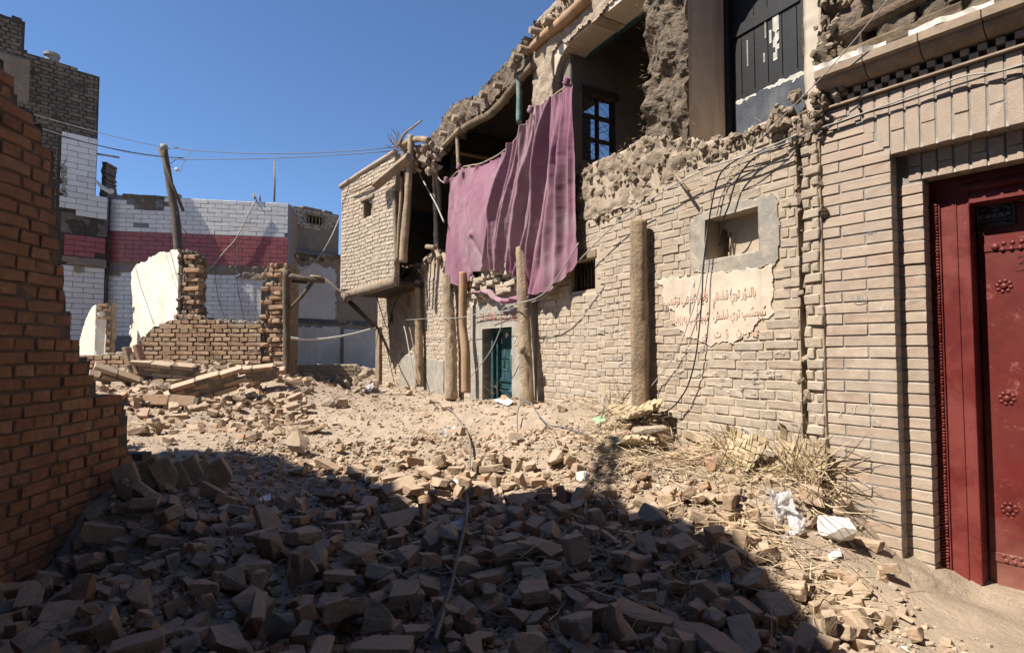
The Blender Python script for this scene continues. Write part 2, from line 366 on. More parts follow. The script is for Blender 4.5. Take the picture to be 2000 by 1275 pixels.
def courses(fr, u0, u1, z0, z1, bl, ch, gap, depth, w, inside, key, bev=.006, jit=.003, bond='mix', wob=.0, wj=.004, rj=.006, zf=None, smooth=False, worn=0):
    """lay bricks on a plane; inside(u,z) decides per brick (three probes); bond mix = alternate header and stretcher rows"""
    h = ch - gap
    ps = protos(key + 's', bl - gap, h, depth, bev, jit, 8, worn=worn); ph = protos(key + 'h', bl / 2 - gap, h, depth, bev, jit, 7, worn=worn)
    pq = protos(key + 'q', bl / 4 - gap * .5, h, depth, bev, jit, 3)
    out = []; n = int((z1 - z0) / ch)
    for i in range(n + 1):
        z = z0 + (i + .5) * ch
        if z > z1: break
        head = (bond == 'mix' and i % 2 == 1)
        L_ = bl / 2 if head else bl
        off = {'mix': (0 if not head else bl / 4), 'run': (i % 2) * bl / 2}[bond] if bond in ('mix', 'run') else 0
        off += rs.uniform(-.2, .2) * bl / 4 if bond == 'mix' else 0
        u = u0 - bl + off
        while u < u1 + bl:
            uc = u + L_ / 2; zz = z + (zf(uc) if zf else 0) + wob * math.sin(uc * 1.7 + i * .13)
            def ok(a): return u0 <= a <= u1 and inside(a, zz)
            a, b = ok(uc - L_ * .42), ok(uc + L_ * .42)
            seg = None
            if a and b and ok(uc): seg = (uc, L_)
            elif L_ > bl * .7 and a and ok(uc - L_ * .1): seg = (uc - L_ / 4, L_ / 2)
            elif L_ > bl * .7 and b and ok(uc + L_ * .1): seg = (uc + L_ / 4, L_ / 2)
            elif a and ok(uc - L_ * .2) and L_ < bl * .7: seg = (uc - L_ / 4, L_ / 2)
            elif b and ok(uc + L_ * .2) and L_ < bl * .7: seg = (uc + L_ / 4, L_ / 2)
            if seg:
                c, ln = seg
                pl = ps if ln > bl * .7 else (ph if ln > bl * .4 else pq)
                p = rs.choice(pl)
                R3 = fr.M3 @ rotm(rs.uniform(-rj, rj), rs.uniform(-rj, rj), rs.uniform(-rj, rj) * 1.5)
                cen = fr.P(c, zz, w - depth / 2 + rs.uniform(-wj, wj))
                out.append((p, cen, R3, ((ln - gap) / p['dim'][0] * rs.uniform(.975, 1.01), 1, rs.uniform(.95, 1.03))))
            u += L_
    return out

def slab(name, fr, u0, u1, z0, z1, step, mask, w0, w1, mat, parent=None, amp=0., ns=6, bu=(), bz=(), jit=0., seed=0, wfun=None, smooth=True, stepz=None):
    stepz = stepz or step
    us = np.unique(np.round(np.concatenate([np.linspace(u0, u1, max(2, int((u1 - u0) / step) + 1)), [b for b in bu if u0 < b < u1]]), 5))
    zs = np.unique(np.round(np.concatenate([np.linspace(z0, z1, max(2, int((z1 - z0) / stepz) + 1)), [b for b in bz if z0 < b < z1]]), 5))
    def thin(a, br):
        keep = [a[0]]
        for x in a[1:]:
            if x - keep[-1] < step * .3 and not any(abs(x - b) < 1e-4 for b in br):
                continue
            if x - keep[-1] < step * .3 and any(abs(x - b) < 1e-4 for b in br): keep[-1] = x; continue
            keep.append(x)
        return np.array(keep)
    us = thin(us, bu) if bu else us; zs = thin(zs, bz) if bz else zs
    U, Z = np.meshgrid(us, zs, indexing='ij'); nu, nz = U.shape
    uc = (us[1:] + us[:-1]) / 2; zc = (zs[1:] + zs[:-1]) / 2
    UC, ZC = np.meshgrid(uc, zc, indexing='ij')
    ms = mask(UC, ZC) if mask else np.ones(UC.shape, bool)
    P3 = np.stack([U, Z, np.zeros_like(U) + seed * 3.1], -1)
    W1 = np.full(U.shape, w1) + (fbm(P3, ns, 5, seed) * amp if amp else 0)
    if wfun is not None: W1 = W1 + wfun(U, Z)
    Uj, Zj = U, Z
    if jit:
        Uj = U + fbm(P3 + 5, 11, 3, seed + 9) * jit; Zj = Z + fbm(P3 + 9, 11, 3, seed + 19) * jit
    Vf = fr.arr(Uj, Zj, W1).reshape(-1, 3); Vb = fr.arr(Uj, Zj, np.full(U.shape, w0)).reshape(-1, 3)
    idx = np.arange(nu * nz).reshape(nu, nz); nb = nu * nz
    a, b, c, d = idx[:-1, :-1], idx[1:, :-1], idx[1:, 1:], idx[:-1, 1:]
    front = np.stack([a, b, c, d], -1)[ms]; back = front[:, ::-1] + nb
    fl = [front, back]
    pad = np.zeros((nu + 1, nz + 1), bool); pad[1:-1, 1:-1] = ms
    du = pad[1:, 1:-1] != pad[:-1, 1:-1]      # edges at u index i between z j,j+1 -> shape (nu, nz-1)
    i, j = np.nonzero(du); e0, e1 = idx[i, j], idx[i, j + 1]; fl.append(np.stack([e0, e1, e1 + nb, e0 + nb], -1))
    dz = pad[1:-1, 1:] != pad[1:-1, :-1]
    i, j = np.nonzero(dz); e0, e1 = idx[i, j], idx[i + 1, j]; fl.append(np.stack([e0, e1, e1 + nb, e0 + nb], -1))
    Fq = np.concatenate(fl); Vv = np.concatenate([Vf, Vb])
    used, inv = np.unique(Fq, return_inverse=True); Fq = inv.reshape(Fq.shape)
    sm = np.zeros(len(Fq), bool); sm[:len(front)] = smooth
    return obj(name, Vv[used], Fq, mat, parent, smask=sm)

def box(name, fr, u0, u1, z0, z1, w0, w1, mat, parent=None, bev=.004, tilt=0.):
    """bevelled box in a frame"""
    bm = bmesh.new(); bmesh.ops.create_cube(bm, size=1)
    for v in bm.verts: v.co = Vector((v.co.x * abs(u1 - u0), v.co.y * abs(w1 - w0), v.co.z * abs(z1 - z0)))
    if bev: bmesh.ops.bevel(bm, geom=bm.edges[:], offset=min(bev, abs(u1 - u0) * .3, abs(w1 - w0) * .3, abs(z1 - z0) * .3), segments=1, affect='EDGES')
    v, f = hull_arrays(bm); bm.free()
    R3 = fr.M3 @ rotm(0, tilt, 0)
    v = v @ np.array(R3).T + np.array(fr.P((u0 + u1) / 2, (z0 + z1) / 2, (w0 + w1) / 2))
    return obj(name, v, f, mat, parent)

def tube_arrays(pts, rad, sides=8, cap=True, rough=0., seed=0, sub=0, flat=1.0, square=False, grain=0.):
    P_ = [Vector(p) for p in pts]; rad = list(rad) if hasattr(rad, '__len__') else [rad] * len(P_)
    if sub:
        q, rr = [], []
        for i in range(len(P_) - 1):
            p0, p1, p2, p3 = P_[max(i - 1, 0)], P_[i], P_[i + 1], P_[min(i + 2, len(P_) - 1)]
            for k in range(sub):
                t = k / sub
                q.append(.5 * ((2 * p1) + (p2 - p0) * t + (2 * p0 - 5 * p1 + 4 * p2 - p3) * t * t + (3 * p1 - p0 - 3 * p2 + p3) * t ** 3))
                rr.append(rad[i] * (1 - t) + rad[i + 1] * t)
        q.append(P_[-1]); rr.append(rad[-1]); P_, rad = q, rr
    ref = Vector((0.31, .77, .12)); vs = []; n = len(P_)
    tn = (P_[1] - P_[0]).normalized(); a = tn.cross(ref).normalized()
    for i, p in enumerate(P_):
        tn = (P_[min(i + 1, n - 1)] - P_[max(i - 1, 0)]).normalized()
        a = (a - tn * a.dot(tn)).normalized(); b = tn.cross(a)
        for k in range(sides):
            th = 2 * math.pi * k / sides; r_ = rad[i]
            if square: r_ = r_ / max(abs(math.cos(th)), abs(math.sin(th)))
            vs.append(p + a * math.cos(th) * r_ + b * math.sin(th) * r_ * flat)
    vs = np.array([v[:] for v in vs])
    if grain:
        th = np.tile(2 * np.pi * np.arange(sides) / sides, n); ln = np.repeat(np.arange(n), sides)
        c = np.repeat(np.array([p[:] for p in P_]), sides, 0); g = fbm(np.stack([np.cos(th) * 3.2, np.sin(th) * 3.2, ln * .13 + seed], -1), 1, 4, seed)
        vs = c + (vs - c) * (1 + (g * 1.0 - np.abs(fbm(np.stack([np.cos(th) * 5, np.sin(th) * 5, ln * .06 + seed], -1), 1, 2, seed + 3) < -.28) * .5) * grain)[:, None]
    if rough:
        c = np.repeat(np.array([p[:] for p in P_]), sides, 0); d = vs - c
        nn = fbm(vs + seed * 7.7, 9, 4, seed)[:, None] * rough + fbm(vs + seed * 3.3, 28, 3, seed + 5)[:, None] * rough * .5
        vs = c + d * (1 + nn)
    i = np.arange(n - 1)[:, None] * sides; k = np.arange(sides)[None]; k2 = (k + 1) % sides
    q = np.stack([i + k, i + k2, i + sides + k2, i + sides + k], -1).reshape(-1, 4)
    fl = [np.concatenate([q[:, [0, 1, 2]], q[:, [0, 2, 3]]])]
    if cap:
        c0 = len(vs); vs = np.concatenate([vs, [np.array(P_[0])], [np.array(P_[-1])]])
        kk = np.arange(sides)
        fl.append(np.stack([np.full(sides, c0), (kk + 1) % sides, kk], -1))
        fl.append(np.stack([np.full(sides, c0 + 1), (n - 1) * sides + kk, (n - 1) * sides + (kk + 1) % sides], -1))
    f = np.concatenate(fl); sm = np.ones(len(f), bool); sm[len(fl[0]):] = False
    return vs, f, sm
def tube(name, pts, rad, mat, parent=None, **kw):
    v, f, sm = tube_arrays(pts, rad, **kw)
    return obj(name, v, f, mat, parent, smask=sm)

def join(parts):
    vs, fs, n = [], [], 0
    for v, f in parts: vs.append(v); fs.append(f + n); n += len(v)
    return np.concatenate(vs), np.concatenate(fs)

def lump_protos():
    if 'lump' in _pc: return _pc['lump']
    out = []
    for i in range(10):
        bm = bmesh.new(); bmesh.ops.create_icosphere(bm, subdivisions=2 if i < 5 else 1, radius=.5)
        v, f = hull_arrays(bm); bm.free()
        nn = fbm(v + i * 5.1, 2.3, 3, i)[:, None]; v = v * (1 + nn * .75)
        # facet a few sides
        for k in range(3):
            d = nr.normal(size=3); d /= np.linalg.norm(d); h = v @ d; lim = .33 + .12 * nr.rand(); v = v - np.outer(np.maximum(h - lim, 0), d)
        out.append(dict(v=v, f=f, dim=v.max(0) - v.min(0), me={}))
    _pc['lump'] = out; return out
def lumps(name, fr, samples, mat, parent, sq=.8):
    """samples: (u,z,w,size)"""
    pr = lump_protos(); pr2 = protos('chunk', .11, .07, .085, .005, .012, 10, cuts=3, worn=.006); ps = []
    for u, z, w_, s in samples:
        p = rs.choice(pr); Rm = np.array(rotm(*[rs.uniform(0, 6.3) for _ in range(3)]))
        if rs.random() < .6:
            p = rs.choice(pr2); s = s / .10
        sv = np.array([s * rs.uniform(.6, 1.3), s * rs.uniform(.6, 1.2), s * rs.uniform(.6, 1.1)])
        ps.append(((p['v'] * sv) @ Rm.T + np.array(fr.P(u, z, w_)), p['f']))
    v, f = join(ps)
    o = obj(name, v, f, mat, parent); tag(o, kind='stuff'); return o

def lerp_poly(pts, x):
    """piecewise-linear y(x) from sorted points"""
    a = sorted(pts); return np.interp(x, [p[0] for p in a], [p[1] for p in a])
def in_poly(U, Z, poly):
    U = np.asarray(U, float); Z = np.asarray(Z, float); r = np.zeros(np.broadcast(U, Z).shape, bool); n = len(poly)
    for i in range(n):
        (x0, y0), (x1, y1) = poly[i], poly[(i + 1) % n]
        if y0 == y1: continue
        c = ((y0 > Z) != (y1 > Z)) & (U < (x1 - x0) * (Z - y0) / (y1 - y0) + x0)
        r ^= c
    return r

# ---------- lettering
def text(body, size, fr, u, z, w_, mat, parent, name='lettering', align='CENTER', rot=0., xs=1.0, bold=0.):
    cu = bpy.data.curves.new(name, 'FONT'); cu.body = body; cu.size = size; cu.align_x = align; cu.align_y = 'CENTER'
    cu.extrude = .0006; cu.offset = bold; cu.resolution_u = 3
    t = bpy.data.objects.new('t', cu); COL.objects.link(t); bpy.context.view_layer.update()
    me = bpy.data.meshes.new_from_object(t.evaluated_get(bpy.context.evaluated_depsgraph_get()))
    bpy.data.objects.remove(t); me.name = name; me.materials.clear(); me.materials.append(mat)
    o = bpy.data.objects.new(name, me); link(o, parent)
    z3 = fr.n; y3 = Vector((0, 0, 1)); x3 = y3.cross(z3)
    m4 = Matrix((x3, y3, z3)).transposed().to_4x4() @ Matrix.Rotation(rot, 4, 'Z') @ Matrix.Diagonal((xs, 1, 1, 1))
    m4.translation = fr.P(u, z, w_) - (world_loc(parent) if parent else Vector((0, 0, 0)))
    o.matrix_basis = m4; return o
_AF = {'ا': (0xFE8D, 0xFE8E), 'د': (0xFEA9, 0xFEAA), 'ر': (0xFEAD, 0xFEAE), 'ز': (0xFEAF, 0xFEB0), 'و': (0xFEED, 0xFEEE), 'ۇ': (0xFBD7, 0xFBD8),
       'ۈ': (0xFBDB, 0xFBDC), 'ە': (0xFEE9, 0xFEEA), 'ب': (0xFE8F, 0xFE90, 0xFE91, 0xFE92), 'ت': (0xFE95, 0xFE96, 0xFE97, 0xFE98),
       'ل': (0xFEDD, 0xFEDE, 0xFEDF, 0xFEE0), 'ى': (0xFEEF, 0xFEF0, 0xFBE8, 0xFBE9), 'ي': (0xFEF1, 0xFEF2, 0xFEF3, 0xFEF4),
       'ق': (0xFED5, 0xFED6, 0xFED7, 0xFED8), 'ش': (0xFEB5, 0xFEB6, 0xFEB7, 0xFEB8), 'ن': (0xFEE5, 0xFEE6, 0xFEE7, 0xFEE8),
       'چ': (0xFB7A, 0xFB7B, 0xFB7C, 0xFB7D), 'ك': (0xFED9, 0xFEDA, 0xFEDB, 0xFEDC), 'گ': (0xFB92, 0xFB93, 0xFB94, 0xFB95),
       'پ': (0xFB56, 0xFB57, 0xFB58, 0xFB59), 'ې': (0xFBE4, 0xFBE5, 0xFBE6, 0xFBE7), 'ئ': (0xFE89, 0xFE8A, 0xFE8B, 0xFE8C)}
def shape_ar(s):
    out = []
    for i, c in enumerate(s):
        if c not in _AF: out.append(c); continue
        f = _AF[c]; prev = i > 0 and s[i - 1] in _AF and len(_AF[s[i - 1]]) == 4; nxt = i + 1 < len(s) and s[i + 1] in _AF
        k = (1 if prev else 0) if (len(f) == 2 or not nxt) else (3 if prev else 2)
        out.append(chr(f[k]))
    return ''.join(reversed(out))
# ------------------------------------------------------------------ ground
_gp = []
for px_, py_, Y_ in [(1760, 1120, 2.95), (1700, 1040, 3.05), (1640, 960, 3.2), (1600, 900, 3.4), (1430, 858, 3.8), (1270, 806, 4.5), (1150, 790, 5.1), (1050, 787, 5.9), (960, 783, 6.6),
                     (850, 768, 8.3), (740, 755, 10.8), (650, 755, 9.3), (600, 742, 10.5), (1900, 1185, 2.55), (1990, 1275, 2.2), (1830, 1145, 2.85),
                     (1500, 1275, 2.0), (1000, 1275, 2.0), (500, 1275, 2.0), (60, 1275, 2.1), (290, 935, 3.6), (0, 1215, 2.5),
                     (600, 1010, 3.2), (900, 1010, 3.2), (1250, 1030, 2.95), (1450, 1060, 2.75), (1650, 1180, 2.6), (600, 860, 4.9), (900, 860, 4.8),
                     (1100, 855, 4.5), (420, 790, 6.6), (300, 730, 7.4), (400, 722, 7.5), (500, 722, 7.6), (560, 745, 7.8), (200, 770, 6.2), (260, 850, 5.0), (420, 850, 5.0),
                     (800, 800, 7.0), (700, 770, 8.4), (1350, 900, 3.9), (1500, 940, 3.3), (1050, 930, 3.9), (750, 930, 3.9)]:
    p = at(px_, py_, Y_); _gp.append((p.x, p.y, p.z))
_gp += [(2.2, 2.75, -.01), (2.35, 2.4, -.02), (2.6, 2.8, -.02), (2.05, 2.45, .01), (-7, 9.5, .9), (-5, 10.5, .85), (-4.2, 12.5, .8), (-9, 9, .9), (-3.6, 14.5, .55), (-4.5, 13, .75), (4, 2, 0), (3, 3.5, .05), (6, 6, .4), (0, 0, .1), (-3, 0, .1), (-6, 3, .5), (2, 0, 0), (0, 12, .5), (-12, 12, .8)]
_gp = np.array(_gp)
def H(x, y):
    x = np.asarray(x, float); y = np.asarray(y, float)
    d2 = (x[..., None] - _gp[:, 0]) ** 2 + (y[..., None] - _gp[:, 1]) ** 2 + .03
    wgt = d2 ** -1.9
    return (wgt * _gp[:, 2]).sum(-1) / wgt.sum(-1)
def Hn(x, y):
    x = np.asarray(x, float); y = np.asarray(y, float); P3 = np.stack([x, y, 0 * x], -1)
    r = np.clip(np.hypot(x - 2.2, y - 2.3) / 1.0, .12, 1)       # swept, trodden dust by the gate
    r = np.where((x > 1.5) & (y < 2.8), np.clip((2.2 - x) / .7, .15, 1) , 1) * np.ones_like(r)
    far = np.clip(1.5 - np.hypot(x, y - 4) / 14, 0, 1)
    return H(x, y) + (fbm(P3, 1.3, 2, 3) * .05 + fbm(P3, 7, 3, 5) * .026 + fbm(P3, 34, 3, 8) * .009 * np.clip(2.2 - np.hypot(x, y) / 6, .2, 1)) * r * far
def axis(lo, hi, step, far, grow=1.18):
    a = list(np.arange(lo, hi, step)); s = step; x = a[-1]
    while x < far: s *= grow; x += s; a.append(x)
    s = step; x = lo; pre = []
    while x > -far: s *= grow; x -= s; pre.append(x)
    return np.array(pre[::-1] + a)
gx, gy = axis(-3.6, 2.8, .022, 600), axis(1.2, 6.5, .022, 600)
GX, GY = np.meshgrid(gx, gy, indexing='ij')
GZ = Hn(GX, GY)
idx = np.arange(GX.size).reshape(GX.shape)
fq = np.stack([idx[:-1, :-1], idx[1:, :-1], idx[1:, 1:], idx[:-1, 1:]], -1).reshape(-1, 4)
ground = put('ground', mesh_np('ground', np.stack([GX, GY, GZ], -1).reshape(-1, 3), fq, m_ground, smooth=True)); tag(ground, kind='structure')
def hz(x, y): return float(H(np.array([x]), np.array([y]))[0])

# ------------------------------------------------------------------ gateway (right foreground)
gate = empty('gateway', G.P(0, 0, -.1), 'pale pink brick gateway with dentil cornice around the red door at right edge', 'gateway')
uL = G.px(1608, 700)[0]; uR = G.px(1752, 700)[0]                 # first pier
zLi = G.px(1750, 300)[1]                                         # underside of the soldier course
W2 = -.082
u2L = G.px(1757, 700, W2)[0]; u2R = G.px(1815, 760, W2)[0]
zLi2 = G.px(1822, 346, W2)[1]
zS = zLi + .345                                                   # top of soldier course
UEND = -1.6                                                       # the gateway goes on out of frame
UF = UEND + .0
mort = slab('mortar', G, UEND, uL, -.1, zS, .05, lambda U, Z: (U > uR + .004) | (Z > zLi + .004), -.5, -.006, m_gatemort, gate, amp=.002, ns=20, bu=(uR + .004,), bz=(zLi + .004,))
mort2 = slab('mortar', G, UEND, u2L + .05, -.1, zLi + .1, .05, lambda U, Z: (U > u2R + .004) | (Z > zLi2 + .004), -.5, W2 - .006, m_gatemort, gate, amp=.002, ns=20, bu=(u2R + .004,), bz=(zLi2 + .004,))
GB, GCH = .243, .0615
ps = protos('gs', .3, .0545, .1, .003, .0014, 9, worn=.0026); gi = []
wid = uL - uR
mit = lambda z: uR + max(0, (z - zLi)) * .72                       # mitred joint at the corner
nrow = int((zS + .0) / GCH)
for i in range(nrow):
    z = (i + .5) * GCH
    lo = mit(z - .02) if z > zLi else uR
    hi = uL + rs.uniform(-.02, .012)
    spl = lo + (wid * .36 if i % 2 else wid * .70)
    if z > zLi: spl = uR + (wid * .36 if i % 2 else wid * .70)
    segs = [(lo, spl), (spl, hi)] if spl > lo + .04 else [(lo, hi)]
    for a, b in segs:
        if b - a < .035 or (z > zLi + .28 and a > uL - .12): continue
        p = rs.choice(ps)
        gi.append((p, G.P((a + b) / 2, z, -.05 + rs.uniform(-.0015, .0015)), G.M3 @ rotm(rs.uniform(-.006, .006), rs.uniform(-.004, .004), rs.uniform(-.004, .004)), ((b - a - .006) / p['dim'][0], 1, 1)))
for i in range(int(zLi2 / GCH) + 1):                              # second pier, one brick wide
    z = (i + .5) * GCH
    if z > zLi2: break
    p = rs.choice(ps)
    gi.append((p, G.P((u2L + u2R) / 2 + .004, z, W2 - .05 + rs.uniform(-.003, .003)), G.M3 @ rotm(rs.uniform(-.01, .01), rs.uniform(-.006, .006), rs.uniform(-.012, .012)), ((u2L - u2R + .008) / p['dim'][0], 1, 1)))
def soldier(ust, uen, z0, hgt, w_, pitch=.0675):
    pv = protos('gv', .058, .3, .1, .003, .0014, 8, worn=.0026); u = ust; k = 0
    while u > uen:
        c = u - pitch / 2
        if w_ == 0 and c > uR - .0: pass
        cuts = (z0, z0 + (hgt * .66 if k % 2 else hgt * .36), z0 + hgt)
        for a, b in zip(cuts[:-1], cuts[1:]):
            if w_ == 0:
                lim = zLi + max(0, (c - uR)) / .72
                a = max(a, lim)
            if b - a < .03: continue
            p = rs.choice(pv)
            gi.append((p, G.P(c, (a + b) / 2, w_ - .05 + rs.uniform(-.0015, .0015)), G.M3 @ rotm(0, rs.uniform(-.006, .006), rs.uniform(-.01, .01)), (1, 1, (b - a - .005) / p['dim'][2])))
        u -= pitch; k += 1
soldier(uR + .0675 * 4, UEND, zLi, .345, 0)
soldier(u2R + .0675 * 1, UEND, zLi2, zLi - zLi2 + .06, W2)
emit(gate, gi, m_gate, 300)
# dentil band
zd = zS
box('string_course', G, UEND, uL - .02, zd + .002, zd + .014, -.3, .022, m_cornice, gate, .002)
slab('dentil_backing', G, UEND, uL - .03, zd + .015, zd + .085, .1, None, -.3, -.05, m_darkmort, gate)  # dark tone carries the recess shade between the dentils
pd = protos('gd', .036, .031, .09, .0015, .001, 4); dn = []
k = 0; u = uL - .05
while u > UEND:
    for row in range(2):
        uu = u - (row * .034)
        p = rs.choice(pd); dn.append((p, G.P(uu, zd + .032 + row * .033, -.030), G.M3 @ rotm(0, 0, rs.uniform(-.02, .02)), (1, 1, 1)))
    u -= .068
emit(gate, dn, m_gate, 300, name='dentil')
# cornice: curved brick course stepping out
prof = [(-.02, .0), (.035, .004), (.055, .014), (.075, .03), (.088, .05), (.090, .062), (.105, .066), (.115, .07), (.115, .112), (.10, .12), (-.2, .13)]
zc0 = zd + .087; u = uL - .035; k = 0
while u > UEND:
    ln = .25; a, b = u - ln + .003, u - .002
    vs = []
    for uu in (b, a):
        for w_, z_ in prof: vs.append(G.P(uu, zc0 + z_ + (.0), w_ + .0)[:])
        vs.append(G.P(uu, zc0, -.2)[:])
    n = len(prof) + 1
    fs = [(i, (i + 1) % n, n + (i + 1) % n, n + i) for i in range(n)]
    tri = [(0, i, i + 1) for i in range(1, n - 1)] + [(n, n + i + 1, n + i) for i in range(1, n - 1)]
    obj('cornice_brick', vs, [np.array(fs), np.array(tri)], m_cornice, gate)
    u -= ln; k += 1
ztop = zc0 + .125
slab('plaster_capping', G, UEND, uL - .03, ztop - .01, ztop + .05, .02, lambda U, Z: Z < ztop + .012 + .03 * fbm(np.stack([U * 1, U * 0, U * 0], -1), 9, 3, 4), -.05, .10, m_whstone, gate, amp=.05, ns=12, seed=3, jit=.01, smooth=False)
slab('upper_wall', G, UEND, uL + .1, ztop, ztop + 1.0, .03, None, -.5, -.06, m_darkmud, gate, amp=.04, ns=7, seed=4)
# adobe blocks on the cornice
abl = [(1712, 1790, 22, 72), (1765, 1830, -20, 38), (1802, 1895, 0, 60), (1840, 1935, -60, -8), (1880, 1990, -25, 28), (1950, 2060, -60, 0), (1990, 2100, -30, 5)]
for x0, x1, y0, y1 in abl:
    a = G.px((x0 + x1) / 2, y0 + (y1 - y0) / 2, .0); wd = G.px(x0, (y0 + y1) / 2, 0)[0] - G.px(x1, (y0 + y1) / 2, 0)[0]
    hh = (y1 - y0) / F_PX * 3.0
    zc = max(a[1], ztop + hh / 2 + .01)
    slab('adobe_block', G, a[0] - wd / 2, a[0] + wd / 2, zc - hh / 2, zc + hh / 2, .016, lambda U, Z, a=a, wd=wd, zc=zc, hh=hh: ((np.abs((U - a[0]) / (wd / 2)) ** 6 + np.abs((Z - zc) / (hh / 2)) ** 6) < .95), -.08, .02, m_darkmud, gate, amp=.05, ns=10, seed=int(x0), jit=.015)
# door frame
WF, WD = -.185, -.285
fr_ = 'door_frame'
uF0 = u2R + .02; uF1 = G.px(1908, 800, WF)[0]
zF = zLi2 + .04; zLeaf = G.px(1905, 405, WD)[1]
df = box(fr_, G, uF1, uF0 - .0, .0, zF, WF - .12, WF, m_redframe, gate, .004)
ua, ub = G.px(1826, 800, WF)[0], G.px(1846, 800, WF)[0]
rope = []
zz = .04; pr_ = protos('rope', .03, .012, .018, .003, .0008, 3)
vs = []
while zz < zLeaf + .03:
    p = rs.choice(pr_); Rm = np.array(G.M3 @ rotm(0, .32, 0))
    vs.append(((p['v'] * np.array([(ua - ub) / p['dim'][0] * 1.0, 1, 1.0])) @ Rm.T + np.array(G.P((ua + ub) / 2, zz, WF + .008)), p['f'])); zz += .0158
v_, f_ = join(vs); obj('rope_moulding', v_, f_, m_redframe, df)
box('moulding', G, ub - .008, ub - .002, .0, zLeaf + .06, WF, WF + .012, m_redframe, df, .002)
box('moulding', G, ua + .002, ua + .010, .0, zLeaf + .06, WF, WF + .012, m_redframe, df, .002)
box('moulding', G, (ub * .45 + uF1 * .55) - .006, (ub * .45 + uF1 * .55) + .002, .0, zLeaf + .03, WF, WF + .006, m_redframe, df, .002)
box('moulding', G, uF1, uF1 + .010, .0, zLeaf, WF, WF + .010, m_redframe, df, .003)
for k_, (za, zb, wp) in enumerate([(zLeaf, zLeaf + .045, .010), (zLeaf + .065, zLeaf + .09, .022), (zLeaf + .11, zLeaf + .125, .014)]):
    box('head_moulding', G, UEND, uF1 + .03 * (k_ + 1) - .03 + .0, za, zb, WF - .1, WF + wp, m_redframe, df, .003)
box('head_rail', G, UEND, uF1 - .001, zLeaf, zF, WF - .12, WF, m_redframe, df, .003)
# door leaf
leaf = box('door_leaf', G, UEND, uF1 - .006, .035, zLeaf - .004, WD - .05, WD, m_reddoor, gate, .003)
zb_ = G.px(1950, 490, WD)[1]
box('cover_strip', G, UEND, uF1 - .012, zb_, zb_ + .042, WD, WD + .005, m_reddoor, leaf, .002)
box('cover_strip', G, UEND, uF1 - .012, .16, .205, WD, WD + .005, m_reddoor, leaf, .002)
def dome(c, r, flat=.6):
    bm = bmesh.new(); bmesh.ops.create_uvsphere(bm, u_segments=12, v_segments=8, radius=1)
    v, f = hull_arrays(bm); bm.free()
    v = v * np.array([r, r * flat, r]); return v @ np.array(G.M3).T + np.array(c), f
def boss(px_, py_, big=.018):
    u_, z_ = G.px(px_, py_, WD); parts = [dome(G.P(u_, z_, WD + .002), big * .85)]
    for k in range(8):
        a = k * math.pi / 4 + .2; parts.append(dome(G.P(u_ + math.cos(a) * .027, z_ + math.sin(a) * .027, WD), .0095))
    v, f = join(parts); obj('flower_boss', v, f, m_reddoor, leaf, smooth=True)
for p_ in ((1961, 559), (1967, 778), (1971, 994)): boss(*p_)
du = G.px(1961, 559, WD)[0] - G.px(1999, 559, WD)[0]
for yy in (556, 776, 996):
    for q_ in (2075, 2190): boss(q_, yy)
u_, z_ = G.px(1944, 480, WD); v, f = dome(G.P(u_, zb_ + .021, WD + .006), .017); obj('round_stud', v, f, m_reddoor, leaf, smooth=True)
for k in range(8):
    for rr in (0, 1):
        v, f = dome(G.P(u_ - .028 - k * .034 - rr * .006, zb_ + (.034 if rr else .004), WD + .005), .0105); obj('round_stud', v, f, m_reddoor, leaf, smooth=True)
u_, z_ = G.px(1966, 1078, WD)
for k in range(5):
    for rr in (0, 1):
        v, f = dome(G.P(u_ - k * .032 + (.01 if rr else 0), .172 + rr * .024, WD + .005), .010); obj('round_stud', v, f, m_reddoor, leaf, smooth=True)
slab('sill', G, UEND, u2R + .02, -.05, .045, .03, None, WD - .1, WF + .03, m_ground, gate, amp=.006, ns=8)
slab('step', G, UEND, u2R - .01, -.1, .008, .03, None, WF + .03, W2 - .0, m_ground, gate, amp=.01, ns=8)
# plate on the door
pu0, pz0 = G.px(1907, 447, WD + .01); pu1, pz1 = G.px(1982, 402, WD + .01)
pz1 = pz0 + .118; wdp = .155; pu1 = pu0 - wdp
plate = box('name_plate', G, pu1, pu0, pz0, pz1, WD + .0005, WD + .008, m_black, gate, .002); tag(plate, 'black name plate with grey lettering')
ch = .018; ol = [(pu0 - .006, pz0 + ch), (pu0 - ch, pz0 + .006), (pu1 + ch, pz0 + .006), (pu1 + .006, pz0 + ch), (pu1 + .006, pz1 - ch), (pu1 + ch, pz1 - .006), (pu0 - ch, pz1 - .006), (pu0 - .006, pz1 - ch)]
tube('border', [G.P(u, z, WD + .009) for u, z in ol + ol[:1]], .0011, m_silver, plate, sides=4)
pc = (pu0 + pu1) / 2
tube('emblem', [G.P(pc + math.cos(a) * .014, pz1 - .030 + math.sin(a) * .012, WD + .009) for a in np.linspace(0, 6.28, 17)], .0014, m_silver, plate, sides=4)
tube('emblem', [G.P(pc + math.cos(a) * .006, pz1 - .030 + math.sin(a) * .007, WD + .009) for a in np.linspace(0, 6.28, 9)], .0014, m_silver, plate, sides=4)
text('城镇低保户', .026, G, pc + .004, pz0 + .052, WD + .0088, m_silver, plate, bold=.0004)
text('监督举报电话:0998-2820052', .0105, G, pc, pz0 + .031, WD + .0088, m_silver, plate)
text('喀 什 市 民 政 局', .0105, G, pc, pz0 + .015, WD + .0088, m_silver, plate)
